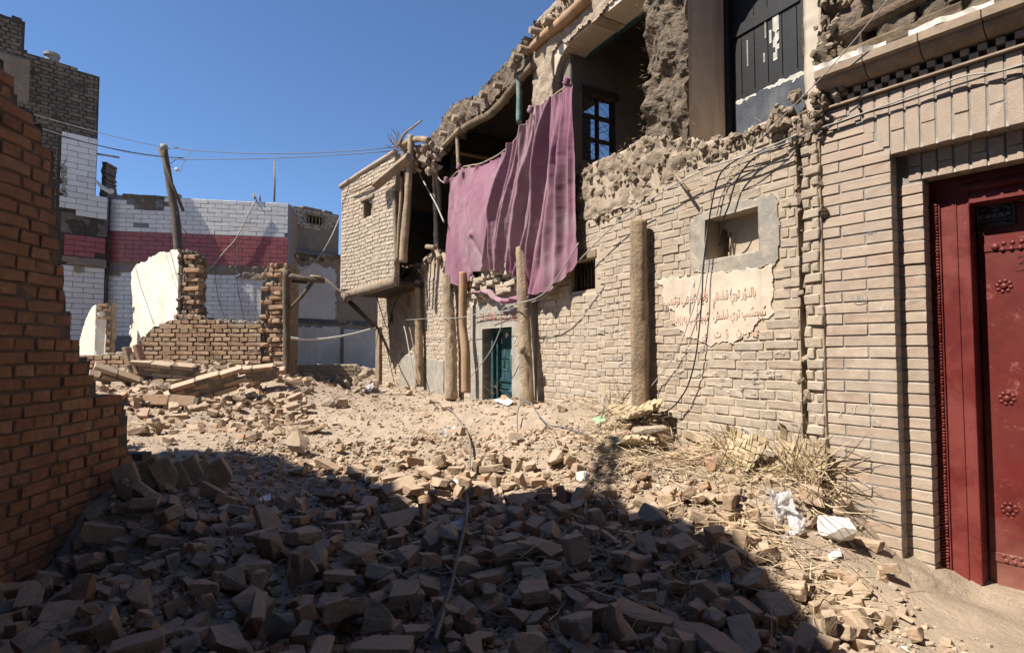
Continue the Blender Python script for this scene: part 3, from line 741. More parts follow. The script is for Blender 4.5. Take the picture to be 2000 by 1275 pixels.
for k in range(26):                                               # arc of tiny script
    a = math.radians(150 - k * 4.6)
    v_ = G.P(pc + -math.cos(a) * .068, pz1 - .062 + math.sin(a) * .048, WD + .009)
    if k % 1 == 0: text(shape_ar(rs.choice(['تى', 'ما', 'بى', 'قا'])), .010, G, (v_ - G.o).dot(G.d), v_.z, WD + .0088, m_silver, plate)
# handwritten 3
u_, z_ = G.px(1988, 508, WD); h3 = .072
pts3 = [(.0, .40), (-.12, .5), (-.32, .46), (-.36, .26), (-.2, .08), (-.02, .03), (-.25, -.02), (-.38, -.2), (-.3, -.4), (-.05, -.5), (.15, -.44)]
tube('handwritten_three', [G.P(u_ + x * h3, z_ - .02 + y * h3, WD + .0008) for x, y in pts3], .0012, m_blackpaint, leaf, sides=4, sub=4)
# pencilled circled mark on the pier
u_, z_ = G.px(1680, 583, 0)
def mark(name, fr, pts, w_, rad, mat, parent, sub=3): return tube(name, [fr.P(u, z, w_) for u, z in pts], rad, mat, parent, sides=4, sub=sub)
m_pencil = mk('pencil', [(.25, .25, .27)], .9, 40, .3, 0)
mark('pencilled_mark', G, [(u_ + math.cos(a) * .036, z_ + math.sin(a) * .034) for a in np.linspace(.7, 6.6, 18)], .0015, .0016, m_pencil, gate)
text('8)', .045, G, u_, z_, .0015, m_pencil, gate, 'pencilled_mark')
text('40.1', .03, G, G.px(1703, 455)[0], G.px(1703, 455)[1], .0015, m_pencil, gate, 'pencilled_mark')
for px_, py_ in ((1640, 806), (1668, 800), (1700, 798), (1712, 820), (1770, 815)):
    u_, z_ = G.px(px_, py_, 0 if px_ < 1752 else W2); pts = [(u_ + rs.uniform(-.02, .02), z_ + rs.uniform(-.03, .03)) for _ in range(5)]
    mark('chalk_scribble', G, pts, .0015 if px_ < 1752 else W2 + .0015, .0012, m_chalk, gate)

# roof timbers sticking out above the gateway
def rough_timber(name, fr, a, b, th, hh, w_, dep, mat, seed, label):
    (u0_, z0_), (u1_, z1_) = a, b; L_ = math.hypot(u1_ - u0_, z1_ - z0_); n = 26
    d = (fr.P(u1_, z1_, w_) - fr.P(u0_, z0_, w_)).normalized()
    pts = [fr.P(u0_, z0_, w_) + d * (L_ * i / n) for i in range(n + 1)]
    v, f, sm = tube_arrays(pts, hh, sides=14, rough=.16, seed=seed, flat=dep / hh)
    # stretched splintery relief
    vv = v.copy(); ax = np.array(d); t = vv @ ax; q = vv - np.outer(t, ax)
    nn = fbm(q * 26 + np.outer(t * 2.5, ax), 1, 4, seed)[:, None]
    v = v + nn * np.array(fr.n) * th
    return tag(obj(name, v, f, mat, None, smooth=False), label, 'timber')
rough_timber('roof_timber', G, G.px(1612, 122, .06), (G.px(1612, 122, .06)[0] - .62, G.px(1612, 122, .06)[1] + .02), .03, .055, -.01, .055, m_oldtimber, 3, 'lower dark split roof timber whose broken end juts out above the gateway cornice')
rough_timber('roof_timber', G, G.px(1640, 62, .06), (G.px(1640, 62, .06)[0] - .62, G.px(1640, 62, .06)[1] + .05), .02, .04, -.0, .05, m_oldtimber, 9, 'upper squared roof timber crossing above the split one over the gateway')
# ------------------------------------------------------------------ the long mud brick house
house = empty('mud_brick_house', M.P(3, .4), 'half demolished two storey mud brick house with open upper rooms and painted notice', 'house')
def mp(px_, py_, w_=0.): return M.px(px_, py_, w_)
LEDGE = [mp(x, y) for x, y in [(1640, 215), (1600, 228), (1567, 226), (1510, 238), (1440, 262), (1400, 268), (1360, 276), (1320, 272), (1290, 268), (1265, 262), (1235, 282), (1200, 303), (1160, 322), (1110, 348)]]
LEDGE += [(mp(1030, 400)[0], LEDGE[-1][1] - .05), (mp(960, 440)[0], LEDGE[-1][1] - .1)] + [mp(x, y) for x, y in [(870, 497), (858, 492), (845, 495), (830, 512), (800, 520), (765, 515), (735, 520)]]
def ledge(u): return lerp_poly(LEDGE, u)
BTOP = [mp(x, y) for x, y in [(1610, 262), (1560, 262), (1500, 262), (1440, 285), (1400, 300), (1340, 322), (1290, 358), (1240, 392), (1200, 402), (1160, 422), (1115, 432)]]
BTOP += [(mp(1040, 505)[0], mp(1040, 505)[1])] + [mp(x, y) for x, y in [(1000, 535), (960, 556), (918, 562), (905, 568), (890, 560), (862, 545), (840, 538), (800, 560), (735, 565)]]
def btop(u): return lerp_poly(BTOP, u)
w1a, w1b = mp(1163, 572), mp(1114, 506); W1 = (w1a[0], w1b[0], mp(1140, 573)[1], mp(1140, 508)[1])
w2 = (mp(1483, 450)[0], mp(1378, 450)[0], mp(1430, 500)[1], mp(1430, 416)[1])
dOut = (mp(1048, 700)[0], mp(921, 700)[0], mp(985, 586)[1]); dIn = (mp(1003, 700)[0], mp(945, 700)[0], mp(975, 640)[1])
uEndR = mp(1608, 600)[0]; uGap = mp(1562, 600)[0]; uGap2 = mp(1574, 600)[0]; uEndL = mp(737, 650)[0]
SUR = [mp(x, y) for x, y in [(1352, 530), (1348, 470), (1350, 432), (1368, 418), (1400, 403), (1440, 395), (1482, 386), (1505, 378), (1520, 400), (1524, 450), (1520, 500), (1508, 520), (1470, 528), (1400, 536)]]
PATCH = [mp(x, y) for x, y in [(1282, 546), (1346, 538), (1400, 533), (1470, 526), (1508, 518), (1509, 570), (1510, 610), (1500, 622), (1478, 630), (1472, 645), (1455, 650), (1446, 664), (1400, 671), (1380, 676), (1372, 664), (1345, 660), (1330, 642), (1318, 630), (1322, 612), (1308, 604), (1298, 590), (1296, 572), (1300, 562), (1290, 556)]]
LOWR = [mp(x, y) for x, y in [(783, 690), (868, 705), (868, 775), (783, 770)]]      # low cement render near the poles
def nz(U, Z, s_, a_, k): return a_ * fbm(np.stack([U, Z, 0 * U + k], -1), s_, 4, k)
def hole(U, Z):
    h = (U > W1[0]) & (U < W1[1]) & (Z > W1[2]) & (Z < W1[3])
    h |= (U > w2[0]) & (U < w2[1]) & (Z > w2[2]) & (Z < w2[3])
    h |= (U > dIn[0]) & (U < dIn[1]) & (Z < dIn[2])
    return h
def gapm(U, Z): return (U > uGap2) & (U < uGap)
def bulge(U, Z):                                                  # the wall sags outward between the props
    return .05 * np.exp(-((U - 6.3) / .9) ** 2) * np.clip(Z - .9, 0, 1)
holeu = (W1[0], W1[1], w2[0], w2[1], dIn[0], dIn[1], uGap, uGap2); holez = (W1[2], W1[3], w2[2], w2[3], dIn[2])
tz = lambda U: ledge(U) + .035 * fbm(np.stack([U, 0 * U, 0 * U], -1), 8, 4, 3)
wall = slab('wall', M, uEndR, uEndL, .3, 3.1, .02, lambda U, Z: (~hole(U, Z)) & (Z < tz(U)) & ~(gapm(U, Z) & (Z < 2.7)), -.42, -.0015, m_mud, house, amp=.005, ns=9, bu=holeu, bz=holez, seed=2)
slab('gap_filling', M, uGap2 - .05, uGap + .05, .3, 2.62, .02, None, -.40, -.13, m_mudlump, house, amp=.12, ns=9, seed=5)
# broken mud band under the ledge
slab('broken_mud_edge', M, uEndR, mp(868, 500)[0], 2.0, 3.05, .018, lambda U, Z: (Z < tz(U) - .004) & (Z > btop(U) - .03 + .05 * fbm(np.stack([U, Z, 0 * U], -1), 6, 3, 8)), -.05, .006, m_mudlump2, house, amp=.055, ns=11, seed=12, jit=.012)
def brk_in(u, z):
    if z > btop(u) - .02 + .03 * math.sin(u * 9): return False
    if hole(np.array(u), np.array(z)): return False
    if in_poly([u], [z], SUR)[0] or in_poly([u], [z], PATCH)[0]: return False
    if dOut[0] < u < dOut[1] and z < dOut[2] + .12: return False
    if in_poly([u], [z], LOWR)[0]: return False
    if W1[0] - .03 < u < W1[1] + .05 and W1[3] < z < W1[3] + .1: return False
    return True
def zwob(u): return .022 * math.sin(u * 1.6 + .6) + .008 * math.sin(u * 5.3) + .006 * math.sin(u * 11)
items = courses(M, uGap + .0, mp(926, 600)[0], .45, 3.0, .236, .0615, .0068, .1, .0045, brk_in, 'ma', bev=.003, jit=.0028, wj=.003, rj=.007, zf=zwob, worn=.0042)
items += courses(M, mp(922, 600)[0], uEndL, .45, 3.0, .225, .061, .007, .1, .005, brk_in, 'mb', bev=.0035, jit=.003, wj=.004, rj=.009, zf=lambda u: zwob(u) + .0, wob=.01)
items += courses(M, uEndR + .0, uGap2 - .004, .35, 2.62, .225, .0625, .007, .1, .012, lambda u, z: rs.random() > .04, 'mc', bev=.004, jit=.005, wj=.008, rj=.02, zf=lambda u: 0)
for it in items: pass
emit(house, items, m_adobe, 300, smooth=False)
# mud clods: ragged junction next to the gateway, ledge, gap
smp = []
for k in range(420):
    u = rs.uniform(uEndR - .02, uGap + .07); z = rs.uniform(.9, 2.65); keep = math.exp(-((u - (uGap + .01)) / .05) ** 2) * (.15 + .45 * (z > 1.4)) + .10 * (z > 2.1) + .03
    if z > 2.35: keep += .5
    if rs.random() < keep: smp.append((u, z, rs.uniform(-.08, -.005), .018 + .06 * rs.random() ** 2))
for k in range(60): smp.append((rs.uniform(uEndR - .06, uGap + .15), rs.uniform(2.45, 2.75), rs.uniform(-.04, .05), rs.uniform(.03, .09)))
for k in range(330):
    u = rs.uniform(uGap, mp(1112, 400)[0]); a, b = btop(u), ledge(u); z = a + (b - a) * rs.uniform(-.25, 1.0) if b - a > .05 else b - rs.uniform(0, .08)
    smp.append((u, z, rs.uniform(-.01, .015), .02 + .055 * rs.random() ** 2))
for k in range(220):
    u = rs.uniform(mp(1600, 300)[0], mp(1112, 400)[0]); smp.append((u, ledge(u) + rs.uniform(-.03, .005), rs.uniform(-.3, .01), rs.uniform(.015, .055)))
for k in range(150):
    u = rs.uniform(mp(862, 500)[0], mp(770, 500)[0]); smp.append((u, ledge(u) - abs(rs.gauss(0, .12)), rs.uniform(-.1, .05), rs.uniform(.04, .12)))
lumps('mud_clods', M, smp, m_mudlump2, house)
# quoin bricks hanging in the ragged corner
# --- windows, door
def frame_part(nm, u0_, u1_, z0_, z1_, w0_, w1_, mat, par, **k): return box(nm, M, u0_, u1_, z0_, z1_, w0_, w1_, mat, par, **k)
win = box('window', M, W1[0] - .02, W1[1] + .03, W1[3] - .0, W1[3] + .075, -.12, .012, m_wood, house, .006)
frame_part('frame', W1[0], W1[0] + .045, W1[2], W1[3], -.14, -.03, m_wood, win)
frame_part('frame', W1[1] - .04, W1[1], W1[2], W1[3], -.16, -.05, m_darkwood, win)
frame_part('sill', W1[0], W1[1], W1[2] - .0, W1[2] + .03, -.2, -.01, m_mud, win)
for k in range(5):
    uu = W1[0] + .09 + k * (W1[1] - W1[0] - .15) / 4.5
    tube('bar', [M.P(uu, W1[2], -.07), M.P(uu + .004, W1[3], -.07)], .009, m_rust, win, sides=6)
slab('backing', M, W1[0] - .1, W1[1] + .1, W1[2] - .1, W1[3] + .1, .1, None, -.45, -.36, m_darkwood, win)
win2 = slab('window', M, w2[0] - .25, w2[1] + .14, w2[2] - .14, w2[3] + .13, .008, lambda U, Z: in_poly(U + nz(U, Z, 14, .03, 2), Z + nz(U, Z, 14, .03, 6), SUR) & ~((U > w2[0]) & (U < w2[1]) & (Z > w2[2]) & (Z < w2[3])), -.02, .008, m_cementblue, house, amp=.006, ns=7, bu=w2[:2], bz=w2[2:], seed=7, jit=.006)
for a_, b_, c_, d_ in ((w2[0] - .03, w2[0], w2[2], w2[3]), (w2[1], w2[1] + .03, w2[2], w2[3])): pass
box('reveal', M, w2[0] - .02, w2[1] + .02, w2[2] - .03, w2[2] + .002, -.3, .008, m_cement, win2, .002)
hol = [mp(x, y, -.13) for x, y in [(1376, 500), (1382, 482), (1398, 478), (1400, 462), (1408, 450), (1418, 448), (1424, 462), (1424, 503), (1400, 508)]]
slab('sacking', M, w2[0] - .05, w2[1] + .05, w2[2] - .03, w2[3] + .05, .012, lambda U, Z: ~in_poly(U, Z, hol), -.145, -.13, m_mud, win2, amp=.02, ns=5, seed=9)
for xx in (1383, 1428):
    u_ = mp(xx, 470, -.11)[0]; tube('bar', [M.P(u_, w2[2], -.10), M.P(u_ - .004, w2[2] + .19, -.10)], .007, m_wood, win2, sides=6)
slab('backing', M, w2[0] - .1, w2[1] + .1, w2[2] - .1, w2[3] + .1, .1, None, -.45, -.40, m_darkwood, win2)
# painted notice
notice = slab('plaster_notice', M, uGap, mp(1270, 600)[0], .8, 2.2, .006, lambda U, Z: in_poly(U + .03 * fbm(np.stack([U, Z, 0 * U], -1), 18, 4, 2), Z + .03 * fbm(np.stack([U, Z, 0 * U + 3], -1), 22, 3, 2), PATCH), -.02, .009, m_poster, house, amp=.004, ns=9, seed=8)
tag(notice, 'cream plaster patch with flaking red writing')
def line(body, px0, py0, px1, py1, size, mat=m_redpaint, xs=1.):
    a, b = mp(px0, py0), mp(px1, py1); rot = math.atan2(b[1] - a[1], a[0] - b[0])
    return text(shape_ar(body), size, M, (a[0] + b[0]) / 2, (a[1] + b[1]) / 2, .0125, mat, notice, rot=rot, xs=xs, bold=.0015)
def fit(o, width):
    w_ = max(v.co.x for v in o.data.vertices) - min(v.co.x for v in o.data.vertices)
    o.matrix_basis = o.matrix_basis @ Matrix.Diagonal((width / w_, 1, 1, 1))
a, b = mp(1298, 588)[0], mp(1478, 565)[0]
o_ = line('بالدۇر توي قىلىش   ناچار ئادەتنى تۈگىتىپ', 1298, 590, 1478, 570, .085); fit(o_, a - b)
o_ = line('كېچىكىپ توي قىلىش   كېچىكىپ پەرزەنت', 1312, 625, 1498, 606, .085); fit(o_, mp(1312, 625)[0] - mp(1498, 606)[0])
o_ = line('ى ر  ن   ۇ  ت   ي', 1375, 655, 1480, 644, .07); fit(o_, mp(1372, 655)[0] - mp(1482, 644)[0])
for x, y, h_ in ((1350, 570, .16), (1363, 580, .24), (1430, 560, .06), (1358, 548, .05), (1397, 575, .1)):
    u_, z_ = mp(x, y); tube('paint_drip', [M.P(u_, z_, .0135), M.P(u_ + .004, z_ - h_, .0135)], [.008, .002], m_flake, notice, sides=5, flat=.3)
# chalk scribbles on bricks
for x0, x1, y0, y1, n in ((1140, 1240, 588, 610, 12), (1130, 1235, 640, 660, 14), (1200, 1240, 690, 740, 8), (1060, 1110, 660, 690, 6), (1290, 1420, 680, 700, 6), (1330, 1480, 720, 790, 14), (1500, 1530, 660, 740, 4)):
    for k in range(n):
        x, y = rs.uniform(x0, x1), rs.uniform(y0, y1); pts = []
        uu, zz = mp(x, y)
        for q in range(6): pts.append((uu + rs.uniform(-.035, .035), zz + rs.uniform(-.015, .018)))
        mark('chalk_scribble', M, pts, .0135, .0014, m_chalk, house, 2)
# green door with cement surround
sur = slab('door_surround', M, dOut[0], dOut[1], .4, dOut[2], .03, lambda U, Z: ~((U > dIn[0]) & (U < dIn[1]) & (Z < dIn[2])), -.30, .022, m_cement, house, amp=.006, ns=6, bu=dIn[:2], bz=dIn[2:], seed=6)
slab('lintel_bricks', M, dOut[0] - .02, dOut[1], dOut[2] + .002, dOut[2] + .15, .02, None, -.1, .010, m_adobe, house, amp=.012, ns=14, seed=6)
gd = box('door', M, dIn[0] - .01, dIn[1] - .10, .45, dIn[2] - .03, -.20, -.16, m_greendoor, house, .003); tag(gd, 'blue green panelled door leaf')
box('door_frame', M, dIn[1] - .09, dIn[1] - .03, .45, dIn[2], -.24, -.08, m_greendoor, gd, .004)
box('door_frame', M, dIn[0], dIn[1], dIn[2] - .05, dIn[2], -.24, -.09, m_greendoor, gd, .004)
box('open_leaf', M, dIn[1] - .16, dIn[1] - .12, .45, dIn[2] - .03, -.20, -.11, m_greendoor, gd, .004)
dc = (dIn[0] + dIn[1] - .11) / 2; dw = (dIn[1] - .11 - dIn[0]) / 2
zmid = mp(985, 742, -.16)[1]
def mold(pts, r_=.012, nm='moulding', closed=True): tube(nm, [M.P(u, z, -.158) for u, z in (pts + pts[:1] if closed else pts)], r_, m_greendoor, gd, sides=6)
arch = [(dc + dw * .55 * math.cos(t), dIn[2] - .25 + dw * .55 * math.sin(t)) for t in np.linspace(0, math.pi, 9)]
zb2 = zmid + .16
arch = arch + [(dc - dw * .55, zb2), (dc - dw * .7, zb2), (dc - dw * .62, zb2 - .04)] + [(dc + dw * .45 * math.cos(t), zb2 - .04 + dw * .45 * math.sin(t)) for t in np.linspace(math.pi, 2 * math.pi, 7)] + [(dc + dw * .62, zb2 - .04), (dc + dw * .7, zb2), (dc + dw * .55, zb2)]
mold(arch)
zc_ = (dIn[2] - .3 + zb2) / 2 + .02
dia = [M.P(dc, zc_ + .19, -.158), M.P(dc - .05, zc_, -.158), M.P(dc, zc_ - .19, -.158), M.P(dc + .05, zc_, -.158), M.P(dc, zc_, -.128)]
obj('diamond', [p[:] for p in dia], np.array([(0, 1, 4), (1, 2, 4), (2, 3, 4), (3, 0, 4)]), m_teal, gd)
box('mid_rail', M, dIn[0], dIn[1] - .11, zmid - .02, zmid + .025, -.165, -.14, m_greendoor, gd, .005)
box('mid_rail', M, dIn[0], dIn[1] - .11, zmid - .10, zmid - .085, -.165, -.145, m_greendoor, gd, .004)
dia = [M.P(dc, zmid - .06, -.158), M.P(dc - .12, zmid - .13, -.158), M.P(dc, zmid - .20, -.158), M.P(dc + .12, zmid - .13, -.158), M.P(dc, zmid - .13, -.12)]
obj('diamond', [p[:] for p in dia], np.array([(0, 1, 4), (1, 2, 4), (2, 3, 4), (3, 0, 4)]), m_greendoor, gd)
for q, (xx, yy, mt) in enumerate(((965, 657, m_redpaint), (990, 655, m_redpaint), (978, 666, m_cementblue))):
    u_, z_ = mp(xx, yy, -.155); box('sticker', M, u_ - .035, u_ + .035, z_ - .03, z_ + .03, -.159, -.156, mt, gd, 0, tilt=.2)
o_ = text('3-84 改造', .15, M, *mp(978, 618), .0285, m_pinkpaint, house, 'red_writing', rot=-.03, bold=.002); fit(o_, mp(938, 620)[0] - mp(1012, 616)[0] + .05)
text('危', .11, M, *mp(958, 597), .026, m_redpaint, house, 'red_writing', bold=.002)
for x, y in ((1012, 660), (1018, 690), (935, 700), (1000, 618)):
    uu, zz = mp(x, y); mark('chalk_scribble', M, [(uu + rs.uniform(-.05, .05), zz + rs.uniform(-.08, .08)) for _ in range(8)], .028, .003, m_chalk, house, 2)
slab('low_render', M, LOWR[1][0], LOWR[0][0], .4, LOWR[0][1], .02, lambda U, Z: in_poly(U, Z + .03 * fbm(np.stack([U, Z, 0 * U], -1), 9, 3, 2), LOWR), -.02, .012, m_cement, house, amp=.008, ns=7, seed=3)

# ---------------- upper storey
ZR = 4.62
u_mudcol0, u_mudcol1 = mp(1344, 150)[0], mp(1256, 150)[0]
u_op1 = mp(1078, 120)[0]; u_pil = mp(1040, 130)[0]
z_opT = mp(1190, 16)[1]
def nz(U, Z, s_, a_, k): return a_ * fbm(np.stack([U, Z, 0 * U + k], -1), s_, 4, k)
# mud column between the openings
slab('mud_column', M, u_mudcol0, u_mudcol1, 2.4, ZR + .3, .016, lambda U, Z: (U > u_mudcol0 + .01) & (U < u_mudcol1 + nz(U, Z, 9, .05, 3) - .01) & (Z > ledge(U) - .1), -.42, -.02, m_darkmud, house, amp=.13, ns=6, seed=21, jit=.02, smooth=False)
col = []
for k in range(60): col.append((rs.uniform(u_mudcol0 + .02, u_mudcol1), rs.uniform(2.75, 4.7), rs.uniform(-.06, .0), rs.uniform(.02, .06)))
lumps('mud_clods', M, col, m_darkmud, house)
# soft lintel and pillar
openR = u_mudcol1 - .05
def open2(U, Z):                                                   # rounded opening
    rr = .30; inside = (U < u_op1) & (U > openR - .3) & (Z < z_opT)
    cx, cz = u_op1 - rr, z_opT - rr
    corner = (U > cx) & (Z > cz) & (((U - cx) ** 2 + (Z - cz) ** 2) > rr * rr)
    return inside & ~corner
ztr = lambda U: ZR + .12 + .06 * fbm(np.stack([U, 0 * U, 0 * U], -1), 3, 4, 6)
rend = slab('plaster_face', M, u_mudcol1 - .02, u_op1 + .0, ledge(u_op1) - .02, ZR - .02, .008, lambda U, Z: ~open2(U, Z) & (Z < z_opT + .06 + nz(U, Z, 7, .08, 4)), -.2, -.03, m_soffit, house, bu=(u_op1,), seed=3)
slab('mud_lintel', M, u_mudcol0, u_pil, 2.5, ZR + .2, .018, lambda U, Z: (((Z > z_opT + .03 + nz(U, Z, 7, .08, 4)) & (Z < ztr(U))) | ((U > u_op1 + .0 + nz(U, Z, 12, .02, 7)) & (Z > ledge(U) - .05) & (Z < ztr(U)))), -.35, .0, m_mudlump, house, amp=.035, ns=11, seed=14, jit=.008)
# sweep reveal
path = [(u_op1, ledge(u_op1) - .1), (u_op1, z_opT - .30)] + [(u_op1 - .30 + .30 * math.cos(t), z_opT - .30 + .30 * math.sin(t)) for t in np.linspace(.15, math.pi / 2, 8)] + [(openR, z_opT)]
vs = []; DEP = .30
for (u_, z_) in path: vs += [M.P(u_ + .004, z_ + .004, -.028)[:], M.P(u_ - .0, z_ - .0, -DEP)[:], M.P(u_ - .014, z_ - .014 if z_ > z_opT - .31 else z_, -DEP - .002)[:], M.P(u_ - .014, z_ - .014 if z_ > z_opT - .31 else z_, -DEP - .05)[:]]
fs1, fs2 = [], []
for i in range(len(path) - 1):
    fs1.append((4 * i, 4 * i + 1, 4 * i + 5, 4 * i + 4)); fs2 += [(4 * i + 1, 4 * i + 2, 4 * i + 6, 4 * i + 5), (4 * i + 2, 4 * i + 3, 4 * i + 7, 4 * i + 6)]
obj('plaster_reveal', vs, np.array(fs1), m_soffit, house, smooth=True); obj('opening_frame', vs, np.array(fs2), m_greendoor, house)
# flaking white plaster edge
# cream reveal + black boarded door
wB = -.42
uR1 = u_mudcol0 - .015
zt_ = mp(1380, -60)[1]
vs = []; pth = [(uR1, ledge(uR1) - .08), (uR1, 4.05)] + [(uR1 - .35 + .35 * math.cos(t), 4.05 + .35 * math.sin(t)) for t in np.linspace(.2, math.pi / 2, 7)] + [(uGap, 4.4)]
for u_, z_ in pth: vs += [M.P(u_, z_, .01)[:], M.P(u_ - .0, z_ - .0, wB)[:]]
obj('cream_reveal', vs, np.array([(2 * i, 2 * i + 1, 2 * i + 3, 2 * i + 2) for i in range(len(pth) - 1)]), m_cream, house, smooth=True)
pd_ = empty('x', (0, 0, 0), None, None); COL.objects.unlink(pd_); bpy.data.objects.remove(pd_)
uD0, uD1 = mp(1567, 150, wB)[0], mp(1425, 150, wB)[0] + .02
bd = box('boarded_door', M, uD0 - .05, uD1, 2.45, 4.75, wB - .05, wB, m_black, house, .004); tag(bd, 'black painted boarded door with a bare blue grey lower panel')
zP = mp(1500, 175, wB)[1]; zP0 = mp(1500, 245, wB)[1]
slab('bare_panel', M, uD0 - .02, uD1 - .07, 2.5, 3.4, .012, lambda U, Z: (Z < zP + nz(U, Z, 8, .05, 2)), wB - .01, wB + .006, m_slate, bd, amp=.003, ns=9)
slab('flaked_edge', M, uD0 - .02, uD1 - .08, zP - .1, zP + .12, .006, lambda U, Z: (np.abs(Z - (zP + .005 + nz(U, Z, 8, .05, 2))) < .012 + nz(U, Z, 20, .03, 4)), wB, wB + .009, m_flake, bd)
for u_ in np.linspace(uD0 + .03, uD1 - .02, 6):
    tube('board_joint', [M.P(u_, zP + .05, wB + .001), M.P(u_ + .003, 4.7, wB + .001)], .003, m_black, bd, sides=5)
for z_ in (mp(1500, 40, wB)[1],): box('rail', M, uD0, uD1, z_, z_ + .09, wB, wB + .012, m_black, bd, .004)
for (xa, ya, yb, wd_) in ((1515, 22, 118, .05), (1495, 40, 75, .012), (1460, 80, 130, .012), (1493, 105, 122, .014), (1505, 60, 85, .02)):
    u_, zt1 = mp(xa, ya, wB); zb1 = mp(xa, yb, wB)[1]
    slab('paint_flake', M, u_ - wd_ / 2, u_ + wd_ / 2, zb1, zt1, .008, lambda U, Z, u_=u_, wd_=wd_: fbm(np.stack([U, Z, 0 * U], -1), 22, 3, 6) > -.18 - .3 * (np.abs(U - u_) < wd_ * .2), wB, wB + .004, m_flake, bd)
box('door_post', M, uD1 - .05, uD1 + .0, 2.45, 4.75, wB, wB + .05, m_black, bd, .005)
# right hand post and mud
slab('plaster_jamb', M, mp(1602, 150)[0], mp(1568, 150)[0], 2.45, 4.8, .02, lambda U, Z: Z > ledge(U) - .1, -.5, -.02, m_soffit, house, amp=.02, ns=6, seed=5)
slab('broken_mud_corner', M, mp(1680, 100)[0], mp(1597, 150)[0], 2.5, 4.8, .018, lambda U, Z: Z > 2.6 + nz(U, Z, 6, .15, 4), -.5, -.03, m_darkmud, house, amp=.10, ns=8, seed=15, jit=.02, smooth=False)
smp = [(rs.uniform(mp(1650, 100)[0], mp(1590, 100)[0]), rs.uniform(2.6, 3.6), rs.uniform(-.05, .03), rs.uniform(.02, .06)) for _ in range(110)]
lumps('mud_clods', M, smp, m_mudlump, house)

# roof edge over the open gallery (skyline) with mud and straw
SKY_T = [(u, z) for u, z in [M.px(x, y, .12) for x, y in [(775, 290), (800, 288), (826, 282), (840, 262), (852, 250), (862, 225), (878, 205), (900, 197), (915, 193), (935, 172), (952, 158), (965, 138), (985, 117), (1005, 92), (1020, 72), (1028, 55), (1042, 40), (1052, 36), (1066, 20), (1080, 5)]]]
SKY_B = [(u, z) for u, z in [M.px(x, y, .12) for x, y in [(775, 345), (820, 330), (850, 300), (870, 275), (900, 246), (930, 226), (960, 200), (990, 165), (1015, 135), (1036, 108)]]]
SKY_T = sorted(SKY_T); SKY_B = sorted(SKY_B)
SKY_T = [(-.6, SKY_T[0][1] + .08)] + SKY_T; SKY_B = [(SKY_B[0][0] - .1, SKY_B[0][1])] + SKY_B
uS0 = SKY_B[0][0]
def rt(U): return lerp_poly(SKY_T, U)
def rb(U): return np.where(U < u_pil, ZR, lerp_poly(SKY_B, U))
slab('roof_edge', M, -.6, SKY_T[-1][0], 3.9, 5.0, .02, lambda U, Z: (Z < rt(U) + nz(U, Z, 16, .05, 3)) & (Z > rb(U) + .02 + nz(U, Z, 9, .07, 5)), -.05, .08, m_darkmud, house, amp=.09, ns=6, seed=31, jit=.015, smooth=False)
smp = []
for k in range(260):
    u = rs.uniform(1.5, SKY_T[-1][0]); f_ = rs.random(); z = rb(np.array(u)) + (rt(u) - rb(np.array(u))) * f_
    smp.append((u, float(z), rs.uniform(.0, .08), rs.uniform(.015, .055)))
for k in range(200):
    u = rs.uniform(1.5, SKY_T[-1][0]); smp.append((u, rt(u) + rs.uniform(-.03, .005), rs.uniform(-.3, .10), rs.uniform(.02, .055)))
lumps('mud_clods', M, smp, m_darkmud2, house)
slab('roof', M, -.6, 9.2, ZR - .14, ZR - .06, .3, None, -1.45, -.06, m_shade, house)
slab('roof', M, -.6, 2.55, ZR - .14, ZR - .06, .3, None, -3.6, -1.451, m_shade, house)
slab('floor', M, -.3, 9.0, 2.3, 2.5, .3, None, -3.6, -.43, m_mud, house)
slab('back_wall', M, -.6, 2.5, 2.3, ZR + .1, .3, None, -3.8, -3.6, m_shade, house)
slab('partition', Fr(*M.P(u_mudcol0 + .15, 0, 0).xy, -M.n.x, -M.n.y, -M.d.x, -M.d.y), .3, 3.6, 2.4, ZR, .3, None, -.1, 0, m_shade, house)
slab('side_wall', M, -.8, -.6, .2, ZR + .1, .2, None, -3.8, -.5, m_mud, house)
# cross wall with the barred window (perpendicular to the facade)
class Fr2(Fr): pass
X0 = M.P(2.56, 0, 0); XW = Fr(X0.x, X0.y, -M.n.x, -M.n.y, -M.d.x, -M.d.y)   # u runs into the building, faces the gateway
ww = [XW.px(1137, 200), XW.px(1203, 200), XW.px(1170, 186), XW.px(1170, 318)]
wx0, wx1, wz1, wz0 = ww[0][0], ww[1][0], ww[2][1], ww[3][1]
slab('cross_wall', XW, -.0 + .1, 3.6, 2.4, ZR, .04, lambda U, Z: ~((U > wx0) & (U < wx1) & (Z > wz0) & (Z < wz1)), -.12, 0, m_shadedim, house, bu=(wx0, wx1), bz=(wz0, wz1))
iw = box('window', XW, wx0 - .03, wx1 + .03, wz1 - .02, wz1 + .05, -.1, .02, m_darkwood, house, .003)
for a_, b_, c_, d_ in ((wx0 - .03, wx0 + .03, wz0, wz1), (wx1 - .03, wx1 + .03, wz0, wz1), ((wx0 + wx1) / 2 - .012, (wx0 + wx1) / 2 + .012, wz0, wz1), (wx0, wx1, wz0, wz0 + .03), (wx0, wx1, wz0 + (wz1 - wz0) * .32, wz0 + (wz1 - wz0) * .32 + .03), (wx0, wx1, wz0 + (wz1 - wz0) * .66, wz0 + (wz1 - wz0) * .66 + .03)):
    box('glazing_bar', XW, a_, b_, c_, d_, -.07, -.02, m_darkwood, iw, .002)
v4 = [XW.P(wx0, wz0, -.05), XW.P(wx1, wz0, -.05), XW.P(wx1, wz1, -.05), XW.P(wx0, wz1, -.05)]
